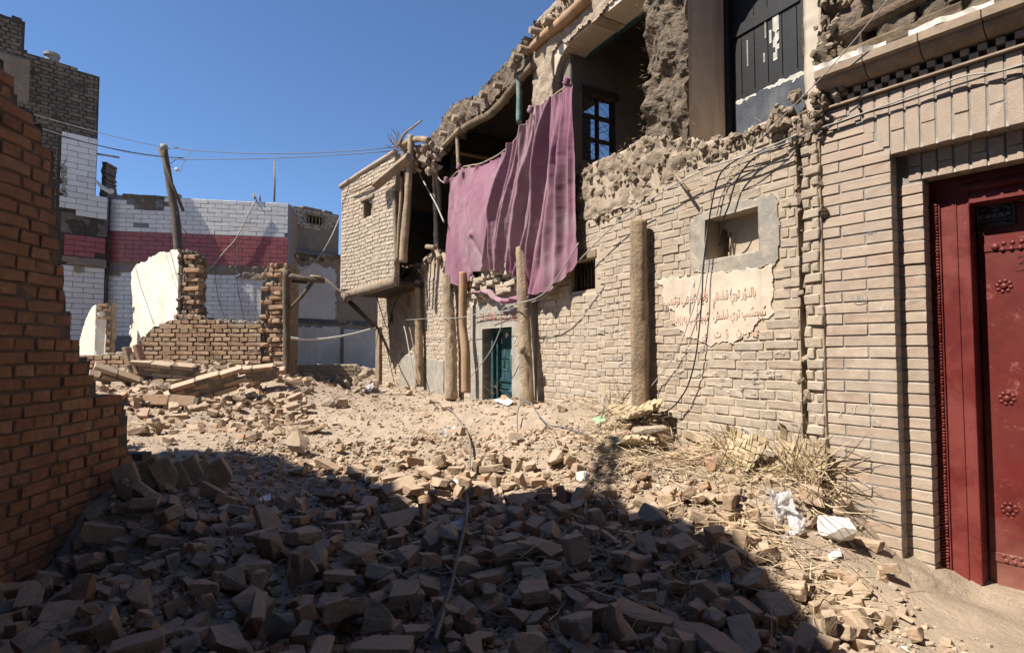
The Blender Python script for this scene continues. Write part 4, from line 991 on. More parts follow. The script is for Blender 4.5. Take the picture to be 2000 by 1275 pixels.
obj('pane', [p[:] for p in v4] + [(p - XW.n * .004)[:] for p in v4], np.array([(0, 1, 2, 3), (7, 6, 5, 4), (0, 4, 5, 1), (1, 5, 6, 2), (2, 6, 7, 3), (3, 7, 4, 0)]), m_pane, iw)
for k in range(5):
    a = rs.uniform(0, 1); tube('curled_wire', [XW.P(wx0 + (wx1 - wx0) * (.5 + .45 * math.sin(t * 2 + k)), wz0 + (wz1 - wz0) * (t / 5), -.03) for t in range(6)], .003, m_rust, iw, sides=4, sub=3)
# gallery interior: partition with patches of pale plaster
ub = mp(897, 300)[0]
hw = [M.px(x, y, -1.45) for x, y in ((1137, 222), (1205, 222), (1137, 330), (1205, 330))]
h0, h1 = min(p[0] for p in hw), max(p[0] for p in hw); h2, h3 = min(p[1] for p in hw), min(ZR - .13, max(p[1] for p in hw))
slab('back_wall', M, 2.57, 9.0, 2.4, ZR - .12, .1, lambda U, Z: ~((U > h0) & (U < h1) & (Z > h2) & (Z < h3)), -1.6, -1.45, m_shade, house, bu=(h0, h1), bz=(h2, h3))
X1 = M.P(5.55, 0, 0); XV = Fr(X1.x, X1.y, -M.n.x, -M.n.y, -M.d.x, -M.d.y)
slab('cross_wall', XV, .12, 1.45, 2.4, ZR - .12, .04, None, -.12, 0, m_shade, house)
slab('pale_plaster', XV, .15, 1.3, 2.7, 3.9, .03, lambda U, Z: Z < 3.72 - U * .1 + nz(U, Z, 5, .12, 3), 0, .012, m_dirty, house)
box('yellow_batten', XV, .12, 1.45, 4.10, 4.14, 0, .03, m_beam, house, .003)
# gallery beam, a bent trunk
def bend(pxs, w_): return [M.P(*M.px(x, y, w_), w_) for x, y in pxs]
print('HOLE', h0, h1, h2, h3)
tube('gallery_beam', bend([(893, 262), (912, 247), (932, 236), (955, 225), (978, 203), (1000, 176), (1020, 150), (1042, 128)], .04), [.04, .045, .045, .048, .05, .048, .045, .04], m_oldtimber, house, sides=20, grain=.15, rough=.12, seed=3, sub=4)
tube('gallery_beam', bend([(845, 305), (862, 290), (880, 272), (900, 250)], .08), [.03, .035, .035, .03], m_bark, house, sides=10, rough=.15, seed=5, sub=4)
tube('split_beam', bend([(1040, 94), (1062, 72), (1090, 50), (1118, 26), (1150, -6)], .03), [.045, .05, .055, .06, .06], m_beam, house, sides=12, rough=.14, seed=8, sub=4)
for k, (x, y) in enumerate([(868, 262), (893, 232), (930, 205), (948, 186), (975, 168), (1006, 128), (1012, 112), (1024, 98), (1046, 62), (1072, 42)]):
    u_, z_ = M.px(x, y, .1); tube('joist', [M.P(u_, z_, .17), M.P(u_ + rs.uniform(-.03, .03), z_ + .01, -.22)], .035 + .01 * (k % 2), m_bark if k % 2 else m_wood, house, sides=9, rough=.12, seed=k, sub=2)
# mud filled stair of the pillar left edge, posts
def post(px_pts, w_, rad, mat, label, nm='gallery_post', **k):
    o = tube(nm, bend(px_pts, w_), rad, mat, house, sides=20, rough=k.get('rough', .08), seed=k.get('seed', 2), sub=6, grain=.10); return o
post([(893, 258), (894, 290), (896, 330)], .05, .028, m_bark, '')
post([(1013, 145), (1014, 190), (1014, 240)], .05, .034, m_teal, '')
post([(852, 300), (853, 335), (857, 370), (858, 410)], .02, .034, m_bark, '')
post([(848, 322), (849, 380), (851, 430), (852, 480), (858, 505)], .05, [.028, .03, .03, .035, .04], m_mudlump, '', rough=.4)
tube('stub_joist', bend([(834, 482), (850, 484)], .25), .035, m_wood, house, sides=9, rough=.1)
# straw sticking out of the roof and ledge
sv = []
def straw_strip(p, d, ln, wd):
    d = Vector(d).normalized(); s = d.cross(Vector((rs.uniform(-1, 1), rs.uniform(-1, 1), rs.uniform(-1, 1)))).normalized() * wd / 2
    m_ = Vector(p) + d * ln * .5 + Vector((0, 0, rs.uniform(-.1, .1) * ln)); e = Vector(p) + d * ln
    v = np.array([(Vector(p) - s)[:], (Vector(p) + s)[:], (m_ - s)[:], (m_ + s)[:], (e - s * .4)[:], (e + s * .4)[:]])
    return v, np.array([(0, 1, 3), (0, 3, 2), (2, 3, 5), (2, 5, 4)])
for k in range(1500):
    if k % 2: u = rs.uniform(1.5, SKY_T[-1][0]); z = rt(u) + rs.uniform(-.22, .01)
    elif k % 4: u = rs.uniform(.2, 2.5); z = ledge(u) + rs.uniform(-.3, .02)
    else: u = rs.uniform(u_mudcol0, u_mudcol1); z = rs.uniform(2.8, 4.6)
    sv.append(straw_strip(M.P(u, z, rs.uniform(-.02, .08)), M.n * rs.uniform(.1, 1) + Vector((rs.uniform(-1, 1), rs.uniform(-1, 1), rs.uniform(-.6, .6))) * .7, rs.uniform(.02, .06), .0025))
v, f = join(sv); tag(obj('straw_in_mud', v, f, m_straw, house), kind='stuff')
tube('stick_in_wall', [M.P(*mp(1312, 336, .02), .0), M.P(*mp(1341, 373, .12), .10)], .012, m_bark, house, sides=7, rough=.1)
# gap: porch post and maroon door at the far end
tag(box('porch_door', M, mp(752, 700, -.05)[0], mp(742, 700, -.05)[0], .4, mp(745, 655)[1], -.12, .02, m_maroonw, house, .004), 'narrow maroon wooden door at the far end')
box('porch_post', M, mp(741, 700, .05)[0], mp(734, 700, .05)[0], .4, mp(737, 640)[1], -.1, .06, m_wood, house, .006)
u_, z_ = mp(766, 621); box('vent_hole', M, u_ - .05, u_ + .05, z_ - .07, z_ + .07, -.06, .02, m_darkwood, house, .0)  # solid dark block standing in for the shade in a small hole
u_, z_ = mp(800, 575); slab('broken_recess', M, u_ - .07, u_ + .07, z_ - .22, z_ + .12, .02, None, -.06, .018, m_brownmud, house, amp=.03, ns=12)
slab('end_partition', Fr(*M.P(8.8, 0, 0).xy, -M.n.x, -M.n.y, -M.d.x, -M.d.y), .3, 2.0, 2.3, ZR + .05, .2, None, -.1, 0, m_shade, house)
# end wall turning the corner behind the porch
slab('end_wall', M, uEndL, uEndL + .3, .3, 2.6, .1, None, -3.6, -.1, m_mud, house)
slab('rear_lower_wall', M, -.6, uEndL + .3, .2, 2.4, .3, None, -3.8, -3.6, m_mud, house)
# ------------------------------------------------------------------ overhanging brick bay at the far end
bay = empty('overhanging_bay', B.P(.8, 2.2, -.3), 'overhanging pale brick bay with one small barred window, far end of the mud brick house', 'bay')
bL, bR = B.px(665, 450)[0], B.px(771, 450)[0]
bT = [B.px(x, y) for x, y in [(665, 366), (700, 343), (740, 318), (772, 298)]]
bB = [B.px(x, y) for x, y in [(672, 566), (700, 561), (740, 551), (771, 545)]]
bt = lambda u: lerp_poly(bT, u); bb = lambda u: lerp_poly(bB, u)
bw = (B.px(729, 405)[0], B.px(708, 405)[0], B.px(718, 426)[1], B.px(718, 390)[1])
def bhole(U, Z): return (U > bw[0]) & (U < bw[1]) & (Z > bw[2]) & (Z < bw[3])
slab('wall', B, bR, bL, 2.0, 4.6, .03, lambda U, Z: (Z < bt(U)) & (Z > bb(U)) & ~bhole(U, Z), -.09, -.008, m_mud, bay, amp=.012, ns=9, bu=bw[:2], bz=bw[2:], seed=4)
it = courses(B, bR, bL, bR * 0 + 2.1, 4.4, .23, 0.0635, .0085, .09, .004, lambda u, z: bb(u) < z < bt(u) - .02 and not bool(bhole(np.array(u), np.array(z))), 'ba', bev=.004, jit=.003, wj=.0045, rj=.012, zf=lambda u: .015 * math.sin(u * 4))
emit(bay, it, m_bay, 300)
slab('roof', B, bR - .5, bL, bt(bL) - .15, bt(bL) - .05, .2, None, -2.0, -.1, m_shade, bay)
slab('rear_wall', B, bR - .5, bL, 2.1, bt(bL) - .1, .2, None, -2.1, -2.0, m_shade, bay)
tube('roof_coping', [B.P(bR, bt(bR) + .01, .0), B.P((bL + bR) / 2, bt((bL + bR) / 2) + .015, .0), B.P(bL + .02, bt(bL) + .01, .0)], .045, m_mud, bay, sides=6, rough=.1, sub=4)
bwn = box('window', B, bw[0] - .03, bw[1] + .05, bw[3], bw[3] + .05, -.1, .03, m_wood, bay, .004)
box('frame', B, bw[1] - .04, bw[1], bw[2], bw[3], -.16, .0, m_wood, bwn); box('frame', B, bw[0], bw[0] + .035, bw[2], bw[3], -.16, .0, m_wood, bwn)
box('mullion', B, (bw[0] + bw[1]) / 2 - .02, (bw[0] + bw[1]) / 2 + .02, bw[2], bw[3], -.12, -.07, m_bark, bwn)
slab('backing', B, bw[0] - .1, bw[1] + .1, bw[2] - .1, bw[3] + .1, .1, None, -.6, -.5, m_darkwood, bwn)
# floor timber under the bay, bracket
tube('floor_beam', [B.P(*B.px(x, y, .02), .0) for x, y in [(668, 578), (700, 569), (735, 560), (772, 548)]], [.07, .075, .08, .08], m_wood, bay, sides=8, rough=.14, seed=4, sub=4, flat=.6)
slab('floor_boards', B, bR - .1, bL, bb(0.8) - .09, bb(0.8) - .03, .1, None, -1.3, -.02, m_darkwood, bay)
pA = B.P(*B.px(683, 590, -.08), -.08); pB = M.P(*mp(736, 640, .08), .08)
tube('bracket', [pA, pB], .045, m_darkwood, bay, sides=4, square=True)
tube('end_block', [B.P(*B.px(674, 572, .02), .03), B.P(*B.px(675, 592, .02), .03)], .04, m_wood, bay, sides=4, square=True)
# broken poles at its open side
def bpt(pxs, w_): return [B.P(*B.px(x, y, w_), w_) for x, y in pxs]
def pole(nm, pts, rad, mat, label, cat, group=None, parent=None, **k):
    o = tube(nm, pts, rad, mat, parent, sides=k.get('sides', 20), rough=k.get('rough', .1), seed=k.get('seed', 1), sub=k.get('sub', 6), grain=0 if k.get('square') else .12, square=k.get('square', False))
    if parent is None: tag(o, label, cat, group)
    return o
pole('standing_pole', bpt([(801, 265), (802, 300), (798, 360), (795, 420), (790, 470), (787, 512)], .1), [.042, .045, .05, .052, .055, .06], m_bark, 'tall thick bare pole at the open corner of the brick bay, reaching above its roof', 'pole', seed=3)
pole('standing_pole', bpt([(793, 335), (794, 380), (788, 440), (783, 510)], .06), .032, m_bark, 'thin bent pole just left of the tall thick pole at the bay corner', 'pole', seed=4)
pole('standing_pole', bpt([(785, 345), (783, 400), (779, 450), (777, 508)], .03), .026, m_bark2, 'thinnest brown pole of the three leaning at the bay corner', 'pole', seed=5)
pole('corner_post', bpt([(771, 375), (773, 440), (775, 515)], .0), .05, m_wood, '', '', parent=bay, seed=6, square=True, sides=4)
pole('wall_plate', bpt([(783, 283), (800, 276), (818, 272), (838, 275)], .05), .045, m_bark, '', '', parent=bay, seed=7)
pole('thin_rafter', bpt([(778, 285), (790, 262), (808, 248), (824, 235)], .1), [.02, .018, .014, .01], m_bark, '', '', parent=bay, seed=7)
pole('loose_stick', bpt([(683, 376), (700, 371), (728, 358)], .06), [.012, .018, .02], m_bark, 'thin stick poking from the upper left of the brick bay wall', 'stick')
# broken eave board hanging over the bay
v, f, sm = tube_arrays(bpt([(734, 362), (760, 340), (800, 308)], .16), .085, sides=4, square=True, rough=.06, seed=8, sub=4, flat=1.0)
tag(obj('broken_eave_beam', v, f, m_wood, None), 'dark broken eave beam hanging over the upper right of the brick bay', 'beam')
smp = [(rs.uniform(B.px(850, 300)[0], B.px(780, 300)[0]), 0, 0, 0) for _ in range(0)]
for k in range(90):
    x, y = rs.uniform(785, 850), rs.uniform(285, 335); u, z = B.px(x, y, 0); smp.append((u, z, rs.uniform(-.15, .05), rs.uniform(.05, .14)))
lumps('mud_clods', B, smp, m_mudlump, bay)
tw = []
for k in range(40):
    x, y = rs.gauss(778, 8), rs.gauss(285, 8); u, z = B.px(x, y, .05)
    tw.append(tube_arrays([B.P(u, z, .05), B.P(u + rs.uniform(-.15, .15), z + rs.uniform(-.05, .2), rs.uniform(0, .2))], .004, sides=4, cap=False)[:2])
v, f = join(tw); tag(obj('twigs', v, f, m_bark2, bay), kind='stuff')

# ------------------------------------------------------------------ ruined room on the left (orange brick, whitewash)
ruin = empty('ruined_room', Q.P(1.5, .8, -.2), 'ruined orange brick room wall with stepped broken top in the middle distance', 'wall')
RT = [Q.px(x, y) for x, y in [(150, 694), (190, 692), (255, 690), (262, 684), (266, 676), (272, 664), (283, 655), (288, 646), (297, 638), (322, 632), (327, 627), (346, 626), (347, 620), (356, 618), (400, 618), (404, 626), (430, 627), (470, 628), (500, 630), (512, 628), (514, 620)]]
rtp = lambda u: lerp_poly(RT, u)
qa, qb = Q.px(514, 650)[0], Q.px(562, 650)[0]
slab('wall', Q, qa - .02, Q.px(150, 690)[0], .6, 1.9, .025, lambda U, Z: Z < rtp(U) - .012 + nz(U, Z, 14, .03, 2), -.24, -.018, m_ruinmort, ruin, amp=.006, ns=12, seed=3)
it = courses(Q, qa + .02, Q.px(150, 690)[0], .66, 1.9, .245, .0625, .012, .1, .0, lambda u, z: z < rtp(u) - .012, 'qa', bev=.004, jit=.004, wj=.005, rj=.010, worn=.004)
emit(ruin, it, m_ruin, 300)
smp = []
for k in range(170):
    u = rs.uniform(qa, Q.px(190, 690)[0]); smp.append((u, rtp(u) + rs.uniform(-.03, .01), rs.uniform(-.2, -.02), rs.uniform(.03, .07)))
lumps('mortar_crumbs', Q, smp, m_mudlump, ruin)
# broken pier at the right end (toothed)
pier = empty('broken_pier', Q.P((qa + qb) / 2, .8, 0), 'tall toothed brick pier standing at the right end of the ruined room', 'pier')
pT = Q.px(540, 516)[1]
slab('core', Q, qb + .02, qa, .7, pT, .02, lambda U, Z: U < qa - .02 + nz(U, Z, 14, .05, 5), -.42, -.02, m_ruinmud, pier, amp=.05, ns=14, seed=13, jit=.02, smooth=False)
it = courses(Q, qb + .02, qa + .05, .75, pT + .02, .245, .0655, .010, .16, .03, lambda u, z: rs.random() > .05 and u < qa + .03 * math.sin(z * 31) - (.09 if int(z / .0655) % 3 == 0 else 0), 'qb', bev=.006, jit=.006, wj=.03, rj=.05)
emit(pier, it, m_ruin, 300)
# pillar: broken end of the whitewashed cross wall
vw = empty('whitewashed_wall', V.P(1, 1.0, -.1), 'tall whitewashed wall fragment with broken brick end rising behind the orange brick wall', 'wall')
VT = [V.px(x, y) for x, y in [(345, 490), (336, 490), (322, 492), (307, 497), (298, 500), (290, 505), (287, 512), (275, 514), (262, 520), (258, 530)]]
VL = lambda Z: np.interp(Z, [1.2, 1.45, 1.7, 1.9, 2.1, 2.25, 2.4, 2.6, 2.9], [2.28, 2.28, 2.2, 2.05, 2.16, 2.3, 2.28, 2.3, 2.25])
vmax = max(p[0] for p in VT); VLs = lambda Z: VL(Z) / 2.28 * vmax
wfv = slab('plaster', V, 0, vmax + .1, .8, 3.2, .018, lambda U, Z: (Z < lerp_poly(VT, U) + nz(U, Z, 12, .05, 2)) & (U < VLs(Z) + nz(U, Z, 7, .22, 3)), -.035, 0, m_white, vw, amp=.006, ns=3, seed=3, jit=.012)
slab('core', V, .0, vmax, .8, 3.1, .03, lambda U, Z: (Z < lerp_poly(VT, U) - .02) & (U < VLs(Z) - .03), -.27, -.034, m_ruinmud, vw, amp=.0, seed=3)
E1 = Fr(V.P(0, 0, .0).x, V.P(0, 0, 0).y, 1, -.02, 0, -1)          # end face of that wall, seen square on
e0, e1 = 0.0, E1.px(391, 560)[0]
ET = [E1.px(x, y) for x, y in [(345, 489), (362, 489), (382, 493), (386, 500), (392, 512)]]
slab('broken_end', E1, e0 - .0, e1, .9, 2.8, .02, lambda U, Z: (Z < lerp_poly(ET, U)) & (U < e1 - .04 + nz(U, Z, 12, .05, 5)), -.22, -.03, m_ruinmud, vw, amp=.05, ns=12, seed=23, jit=.02, smooth=False)
it = courses(E1, e0 + .08, e1 + .02, 1.3, ET[1][1] - .0, .245, .066, .010, .14, .02, lambda u, z: z < lerp_poly(ET, u) - .03 and u < e1 - .0 + .03 * math.sin(z * 37) and rs.random() > .05, 'ea', bev=.006, jit=.007, wj=.025, rj=.05)
# corbelled foot where it joins the low wall
it += courses(E1, e0 - .3, e1 + .15, 1.50, 1.75, .245, .0625, .010, .14, .05, lambda u, z: u > e0 - (1.75 - z) * 1.5 and u < e1 + (1.68 - z) * 1.4, 'eb', bev=.005, jit=.006, wj=.02, rj=.04)
emit(vw, it, m_ruin, 300)
tube('dark_wire', [V.P(*V.px(x, y, .01), .012) for x, y in [(264, 520), (275, 560), (289, 600), (300, 632)]], .004, m_cableg, vw, sides=4, sub=3)
smp = [(rs.uniform(e0, e1), 0, 0, 0) for _ in range(0)]
for k in range(70):
    u = rs.uniform(e0, e1); smp.append((u, lerp_poly(ET, u) - abs(rs.gauss(0, .06)), rs.uniform(-.15, .0), rs.uniform(.03, .08)))
for k in range(60): smp.append((rs.uniform(e0, e0 + .12), rs.uniform(1.7, 2.6), rs.uniform(-.06, .03), rs.uniform(.03, .09)))
lumps('mortar_crumbs', E1, smp, m_ruinmud, vw)
slab('cross_wall', Fr(-3.50, 8.45, -1.2, 3.1, 1, 1), 0, 3.5, .5, 3.1, .05, lambda U, Z: Z < 2.1 + .2 * U + nz(U, Z, 3, .15, 5), -.22, 0, m_ruinmud, ruin, amp=.05, ns=6)  # unseen wall added behind the pier to cast shade on the lane
# small whitewashed stub
p0 = at(186, 640, 9.2); N1 = Fr(p0.x, p0.y, -.82, .57, -1, -1); N2 = Fr(p0.x, p0.y, .9, .3, 0, -1)
stub = empty('whitewashed_stub', p0 + Vector((0, 0, -1)), 'short whitewashed wall stub with rounded broken top, left of the tall white fragment', 'wall')
nl = N1.px(156, 640)[0]; nr_ = N2.px(207, 640)[0]; nr2 = N2.px(218, 640)[0]
slab('plaster', N1, 0, nl, .6, 2.4, .02, lambda U, Z: Z < N1.px(175, 597)[1] - .9 * (U - .0) ** 2 / nl - .0, -.2, 0, m_white, stub, amp=.004, ns=3, jit=.01)
slab('plaster', N2, 0, nr_, .6, 2.4, .02, lambda U, Z: Z < N2.px(195, 618)[1] + .1 * np.sin(U * 20) + nz(U, Z, 14, .05, 4), -.2, .0, m_white, stub, amp=.004, ns=3, jit=.01)
slab('core', N2, .02, nr2, .6, N2.px(195, 592)[1], .02, None, -.22, -.02, m_ruinmud, stub, amp=.03, ns=12, jit=.02, smooth=False)
it = courses(N2, .03, nr2, .9, N2.px(195, 592)[1], .245, .064, .010, .12, .005, lambda u, z: u > nr_ - .02 or z > N2.px(195, 622)[1], 'na', bev=.006, jit=.006, wj=.01, rj=.03)
emit(stub, it, m_ruin, 300)
# timber post with arm
post_ = pole('timber_post', [at(559, 527, 7.75), at(560, 640, 7.75), at(561, 752, 7.75)], .052, m_oldwood, 'dark timber post with a bracketed arm standing at the right end of the brick ruin', 'post', rough=.06, seed=4, sides=10)
def pc(nm, pts, rad, mat, **k):
    v, f, sm = tube_arrays(pts, rad, **k); return obj(nm, v, f, mat, post_, smask=sm)
pc('arm', [at(566, 539, 7.75), at(600, 545, 7.75), at(634, 549, 7.8)], .038, m_oldwood, sides=8, rough=.1, sub=3)
pc('arm', [at(570, 549, 7.8), at(600, 552, 7.8)], .02, m_darkwood, sides=6)
pc('brace', [at(566, 603, 7.75), at(590, 578, 7.75), at(612, 548, 7.8)], .03, m_oldwood, sides=6, rough=.1, sub=3)
pc('loose_piece', [at(606, 539, 7.75), at(630, 542, 7.75)], .018, m_bark, sides=6, rough=.1)

# ------------------------------------------------------------------ white and maroon tiled wall
tiled = empty('tiled_wall', T.P(2, .8, -.3), 'frontal wall tiled white above and below a broad maroon band', 'wall')
tL, tR = T.px(199, 500)[0], T.px(562, 450)[0]
TT = [T.px(x, y) for x, y in [(209, 384), (250, 383), (330, 390), (332, 382), (352, 380), (400, 384), (450, 388), (500, 391), (562, 396)]]
tt = lambda u: lerp_poly(TT, u)
ZG = T.px(380, 627)[1] - .3
zA = T.px(380, 457)[1]; zB_ = T.px(380, 516)[1]; zC = T.px(450, 537)[1]
slab('wall', T, tL, tR, .4, 4.6, .05, lambda U, Z: Z < tt(U) - .0 + .02 * np.sin(U * 13), -.3, -.012, m_grout, tiled)
slab('rough_band', T, tL, tR, zB_ - .30, zB_ + .02, .03, lambda U, Z: (Z < zB_ - .01), -.05, .0, m_brownmud, tiled, amp=.07, ns=6, seed=5, smooth=False)
MISS = [T.px(x, y) for x, y in [(240, 384), (250, 397), (252, 400), (250, 410), (313, 412), (320, 402), (333, 390), (333, 380), (240, 378)]]
slab('exposed_stones', T, T.px(240, 400)[0], T.px(335, 400)[0], T.px(300, 414)[1], T.px(300, 380)[1] - .02, .03, lambda U, Z: in_poly(U, Z, MISS), -.05, .01, m_darkbrick, tiled, amp=.12, ns=5, seed=6, smooth=False)
TH, TW_ = .098, .295
def tiles(fr, u0, u1, z0, z1, ins, mat, parent, key, nm, lim=300, tw_=TW_, th_=TH, w_=.0):
    pp = protos(key, tw_ - .006, th_ - .006, .02, .006, .0006, 4); hp = protos(key + 'h', tw_ / 2 - .006, th_ - .006, .02, .006, .0006, 3); out = []
    ub0 = min(u0(0), u0(9)) if callable(u0) else u0
    n = int(round((z1 - z0) / th_)); th2 = (z1 - z0) / n
    for i in range(n):
        z = z1 - (i + .5) * th2; ul = u0(z) if callable(u0) else u0; u = ub0 - tw_ + (i % 2) * tw_ / 2
        while u < u1:
            a, b = u, u + tw_; u += tw_
            ca, cb = max(a, ul), min(b, u1)
            if cb - ca < tw_ * .12: continue
            if not ins((ca + cb) / 2, z) or rs.random() < .012: continue
            p = rs.choice(pp if cb - ca > tw_ * .6 else hp)
            out.append((p, fr.P((ca + cb) / 2, z, w_ - .01 + rs.uniform(-.0015, .0015)), fr.M3 @ rotm(rs.uniform(-.012, .012), 0, rs.uniform(-.006, .006)), ((cb - ca - .006) / p['dim'][0], 1, (th2 - .006) / p['dim'][2])))
    emit(parent, out, mat, lim, name=nm, stuffname=nm + '_field')
def white_in(u, z):
    if z > tt(u) - .06: return False
    if in_poly([u], [z], MISS)[0]: return False
    return True
zTop = tt(T.px(450, 388)[0]) + .03
ns_ = math.ceil((zTop + .25 - zA) / TH)
tiles(T, tL, tR, zA, zA + ns_ * TH, white_in, m_tile, tiled, 'tw', 'white_tile', 180)
tiles(T, tL, tR, zB_, zA, lambda u, z: True, m_rtile, tiled, 'tr', 'maroon_tile', 110)
nlow = math.ceil((zC - ZG) / TH)
tiles(T, tL, tR, zC - nlow * TH, zC, lambda u, z: True, m_tile, tiled, 'tl', 'white_tile', 110)
box('cement_corner', T, T.px(333, 380)[0], T.px(352, 380)[0], T.px(345, 388)[1], T.px(345, 380)[1] + .01, -.1, .01, m_cement, tiled)
T2 = T.P(tR, 0, 0); TS = Fr(T2.x, T2.y, -T.n.x, -T.n.y, 1, 0)
slab('side', TS, .1, 2.5, .4, tt(tR) - .0, .1, None, -.3, 0, m_brownmud, tiled)
def wire(nm, pts, rad, mat, label, group=None, cat='wire', sub=6, sides=5):
    return tag(tube(nm, pts, rad, mat, None, sides=sides, sub=sub), label, cat, group)
tube('antenna_stick', [T.P(*T.px(534, 392), -.1), T.P(*T.px(535, 352), -.1), T.P(*T.px(534, 310), -.1)], [.022, .02, .014], m_bark, tiled, sides=6, rough=.2)
tube('forked_stick', [T.P(*T.px(501, 393), 0), T.P(*T.px(494, 379), 0)], .03, m_bark, tiled, sides=6, rough=.2)
tube('forked_stick', [T.P(*T.px(508, 393), 0), T.P(*T.px(507, 380), 0)], .02, m_bark, tiled, sides=6, rough=.2)
wire('hanging_wire', [T.P(*T.px(x, y, .05), .06) for x, y in [(501, 390), (482, 425), (462, 465), (440, 490), (415, 520), (395, 535)]], .012, m_wire, 'pale twisted wire running down across the white and maroon tiled wall')
wire('hanging_wire', [T.P(*T.px(x, y, .05), .06) for x, y in [(463, 465), (462, 520), (466, 570), (478, 626)]], .007, m_cableg, 'thin wire hanging straight down over the lower white tiles, right one of two')
wire('hanging_wire', [T.P(*T.px(x, y, .05), .06) for x, y in [(420, 528), (424, 570), (432, 600), (441, 626)]], .007, m_cableg, 'thin wire hanging over the lower white tiles, left one of two')

# ------------------------------------------------------------------ tall dark house, left
tall = empty('tall_brick_house', TL.P(.8, .8, -.3), 'tall dark brick house with patches of white tile at the left', 'house')
lT = [TL.px(x, y) for x, y in [(190, 147), (165, 138), (140, 126), (120, 122), (105, 113), (80, 108), (55, 103), (49, 96), (48, 40), (40, 34), (0, 26), (-60, 20), (-400, -20)]]
ltp = lambda u: lerp_poly(lT, u)
uN = TL.px(-400, 300)[0]; uC = TL.px(190, 300)[0]; uC2 = TL.px(208, 500)[0]
zS1 = TL.px(200, 385)[1]
slab('wall', TL, uC2, uN, .4, 8.6, .05, lambda U, Z: (Z < ltp(U) - .03 + nz(U, Z, 4, .04, 4)) & ((U > uC) | (Z < zS1)), -.6, -.014, m_darkmort, tall, amp=.02, ns=5, bu=(uC,), seed=7)
WT = [TL.px(x, y) for x, y in [(119, 262), (195, 276), (196, 300), (196, 372), (208, 378), (208, 424), (132, 414), (134, 404), (120, 402), (121, 382), (132, 380), (132, 316), (126, 312), (119, 308)]]
def tin(u, z): return bool(in_poly([u], [z], WT)[0])
REN = [TL.px(x, y) for x, y in [(0, 96), (58, 104), (58, 210), (0, 190), (-40, 120)]]
it = courses(TL, uC + .02, TL.px(-30, 300)[0], 3.1, 7.6, .25, .078, .014, .1, .0, lambda u, z: z < ltp(u) - .05 and not tin(u, z) and not (u < TL.px(115, 300)[0] and z < TL.px(150, 262)[1] - .05) and rs.random() > .02, 'tk', bev=.009, jit=.007, wj=.012, rj=.02)
emit(tall, it, m_darkbrick, 300)
slab('mud_render', TL, TL.px(58, 150)[0], TL.px(-60, 100)[0], TL.px(30, 200)[1], TL.px(30, 110)[1], .04, lambda U, Z: Z > 4.8 + nz(U, Z, 3, .3, 3), -.02, .014, m_brownmud, tall, amp=.03, ns=5, seed=8)
nt_ = math.ceil((TL.px(160, 262)[1] - TL.px(170, 424)[1]) / .12)
zt0 = TL.px(170, 424)[1]
tiles(TL, lambda z: (uC if z > zS1 else uC2) + .01, TL.px(119, 300)[0], zt0 - .24, zt0 + (nt_ + 1) * .12, tin, m_tile, tall, 'tt', 'white_tile', 200, tw_=.36, th_=.12, w_=.012)
smp = [(TL.px(122, 330)[0], 0, 0, 0) for _ in range(0)]
for k in range(16):
    u, z = TL.px(rs.uniform(120, 130), 316 + k * 4.5); smp.append((u, z, -.005, .1))
lumps('mortar_dabs', TL, smp, m_cement, tall)
zR1, zR2 = TL.px(160, 460)[1], TL.px(160, 497)[1]
tiles(TL, uC2 + .02, TL.px(125, 480)[0], zR2 - .05, zR1, lambda u, z: not (TL.px(176, 480)[0] > u and z < zR1 - .3) , m_rtile, tall, 'tr2', 'maroon_tile', 60, tw_=.36, th_=.12, w_=.006)
slab('rough_render', TL, uC2, TL.px(118, 440)[0], zR1 + .02, TL.px(160, 418)[1], .03, None, -.02, .008, m_darkbrick, tall, amp=.09, ns=4, seed=18)
slab('rough_render', TL, uC2, TL.px(118, 440)[0], TL.px(160, 520)[1], zR2 - .06, .03, None, -.02, .02, m_brownmud, tall, amp=.09, ns=4, seed=19)
zl = TL.px(160, 520)[1]
tiles(TL, uC2 + .02, TL.px(100, 560)[0], zl - 17 * .11, zl, lambda u, z: not (TL.px(152, 530)[0] < u < TL.px(145, 530)[0] and z > zl - .15), m_tile, tall, 'tl2', 'white_tile', 130, tw_=.36, th_=.11, w_=.0)
tube('beam_end', [TL.P(*TL.px(152, 526), -.2), TL.P(*TL.px(152, 526), .06)], .075, m_wood, tall, sides=12)
tube('corner_gap', [TL.P(uC2 - .03, .6, .0), TL.P(uC2 - .03, zS1, .0)], .02, m_darkwood, tall, sides=4)  # dark strip drawn for the shade in the corner gap
# roof side toward the street, chimney face, pot
C0 = TL.P(uC, 0, 0); CS = Fr(C0.x, C0.y, -TL.n.x, -TL.n.y, 1, 0)
slab('side', CS, .16, 3, 2.5, ltp(uC), .1, None, -.4, -.0, m_darkbrick, tall, amp=.02)
p_ = TL.px(106, 116); v, f, sm = tube_arrays([TL.P(p_[0], p_[1] - .05, -.25), TL.P(p_[0], p_[1] + .12, -.25), TL.P(p_[0], p_[1] + .14, -.25), TL.P(p_[0], p_[1] + .2, -.25)], [.13, .11, .14, .13], sides=14); obj('chimney_pot', v, f, m_cement, tall)
tube('projecting_stick', [TL.P(*TL.px(188, 298), -.1), at(233, 308, 12.0)], .02, m_bark, tall, sides=6, rough=.2)
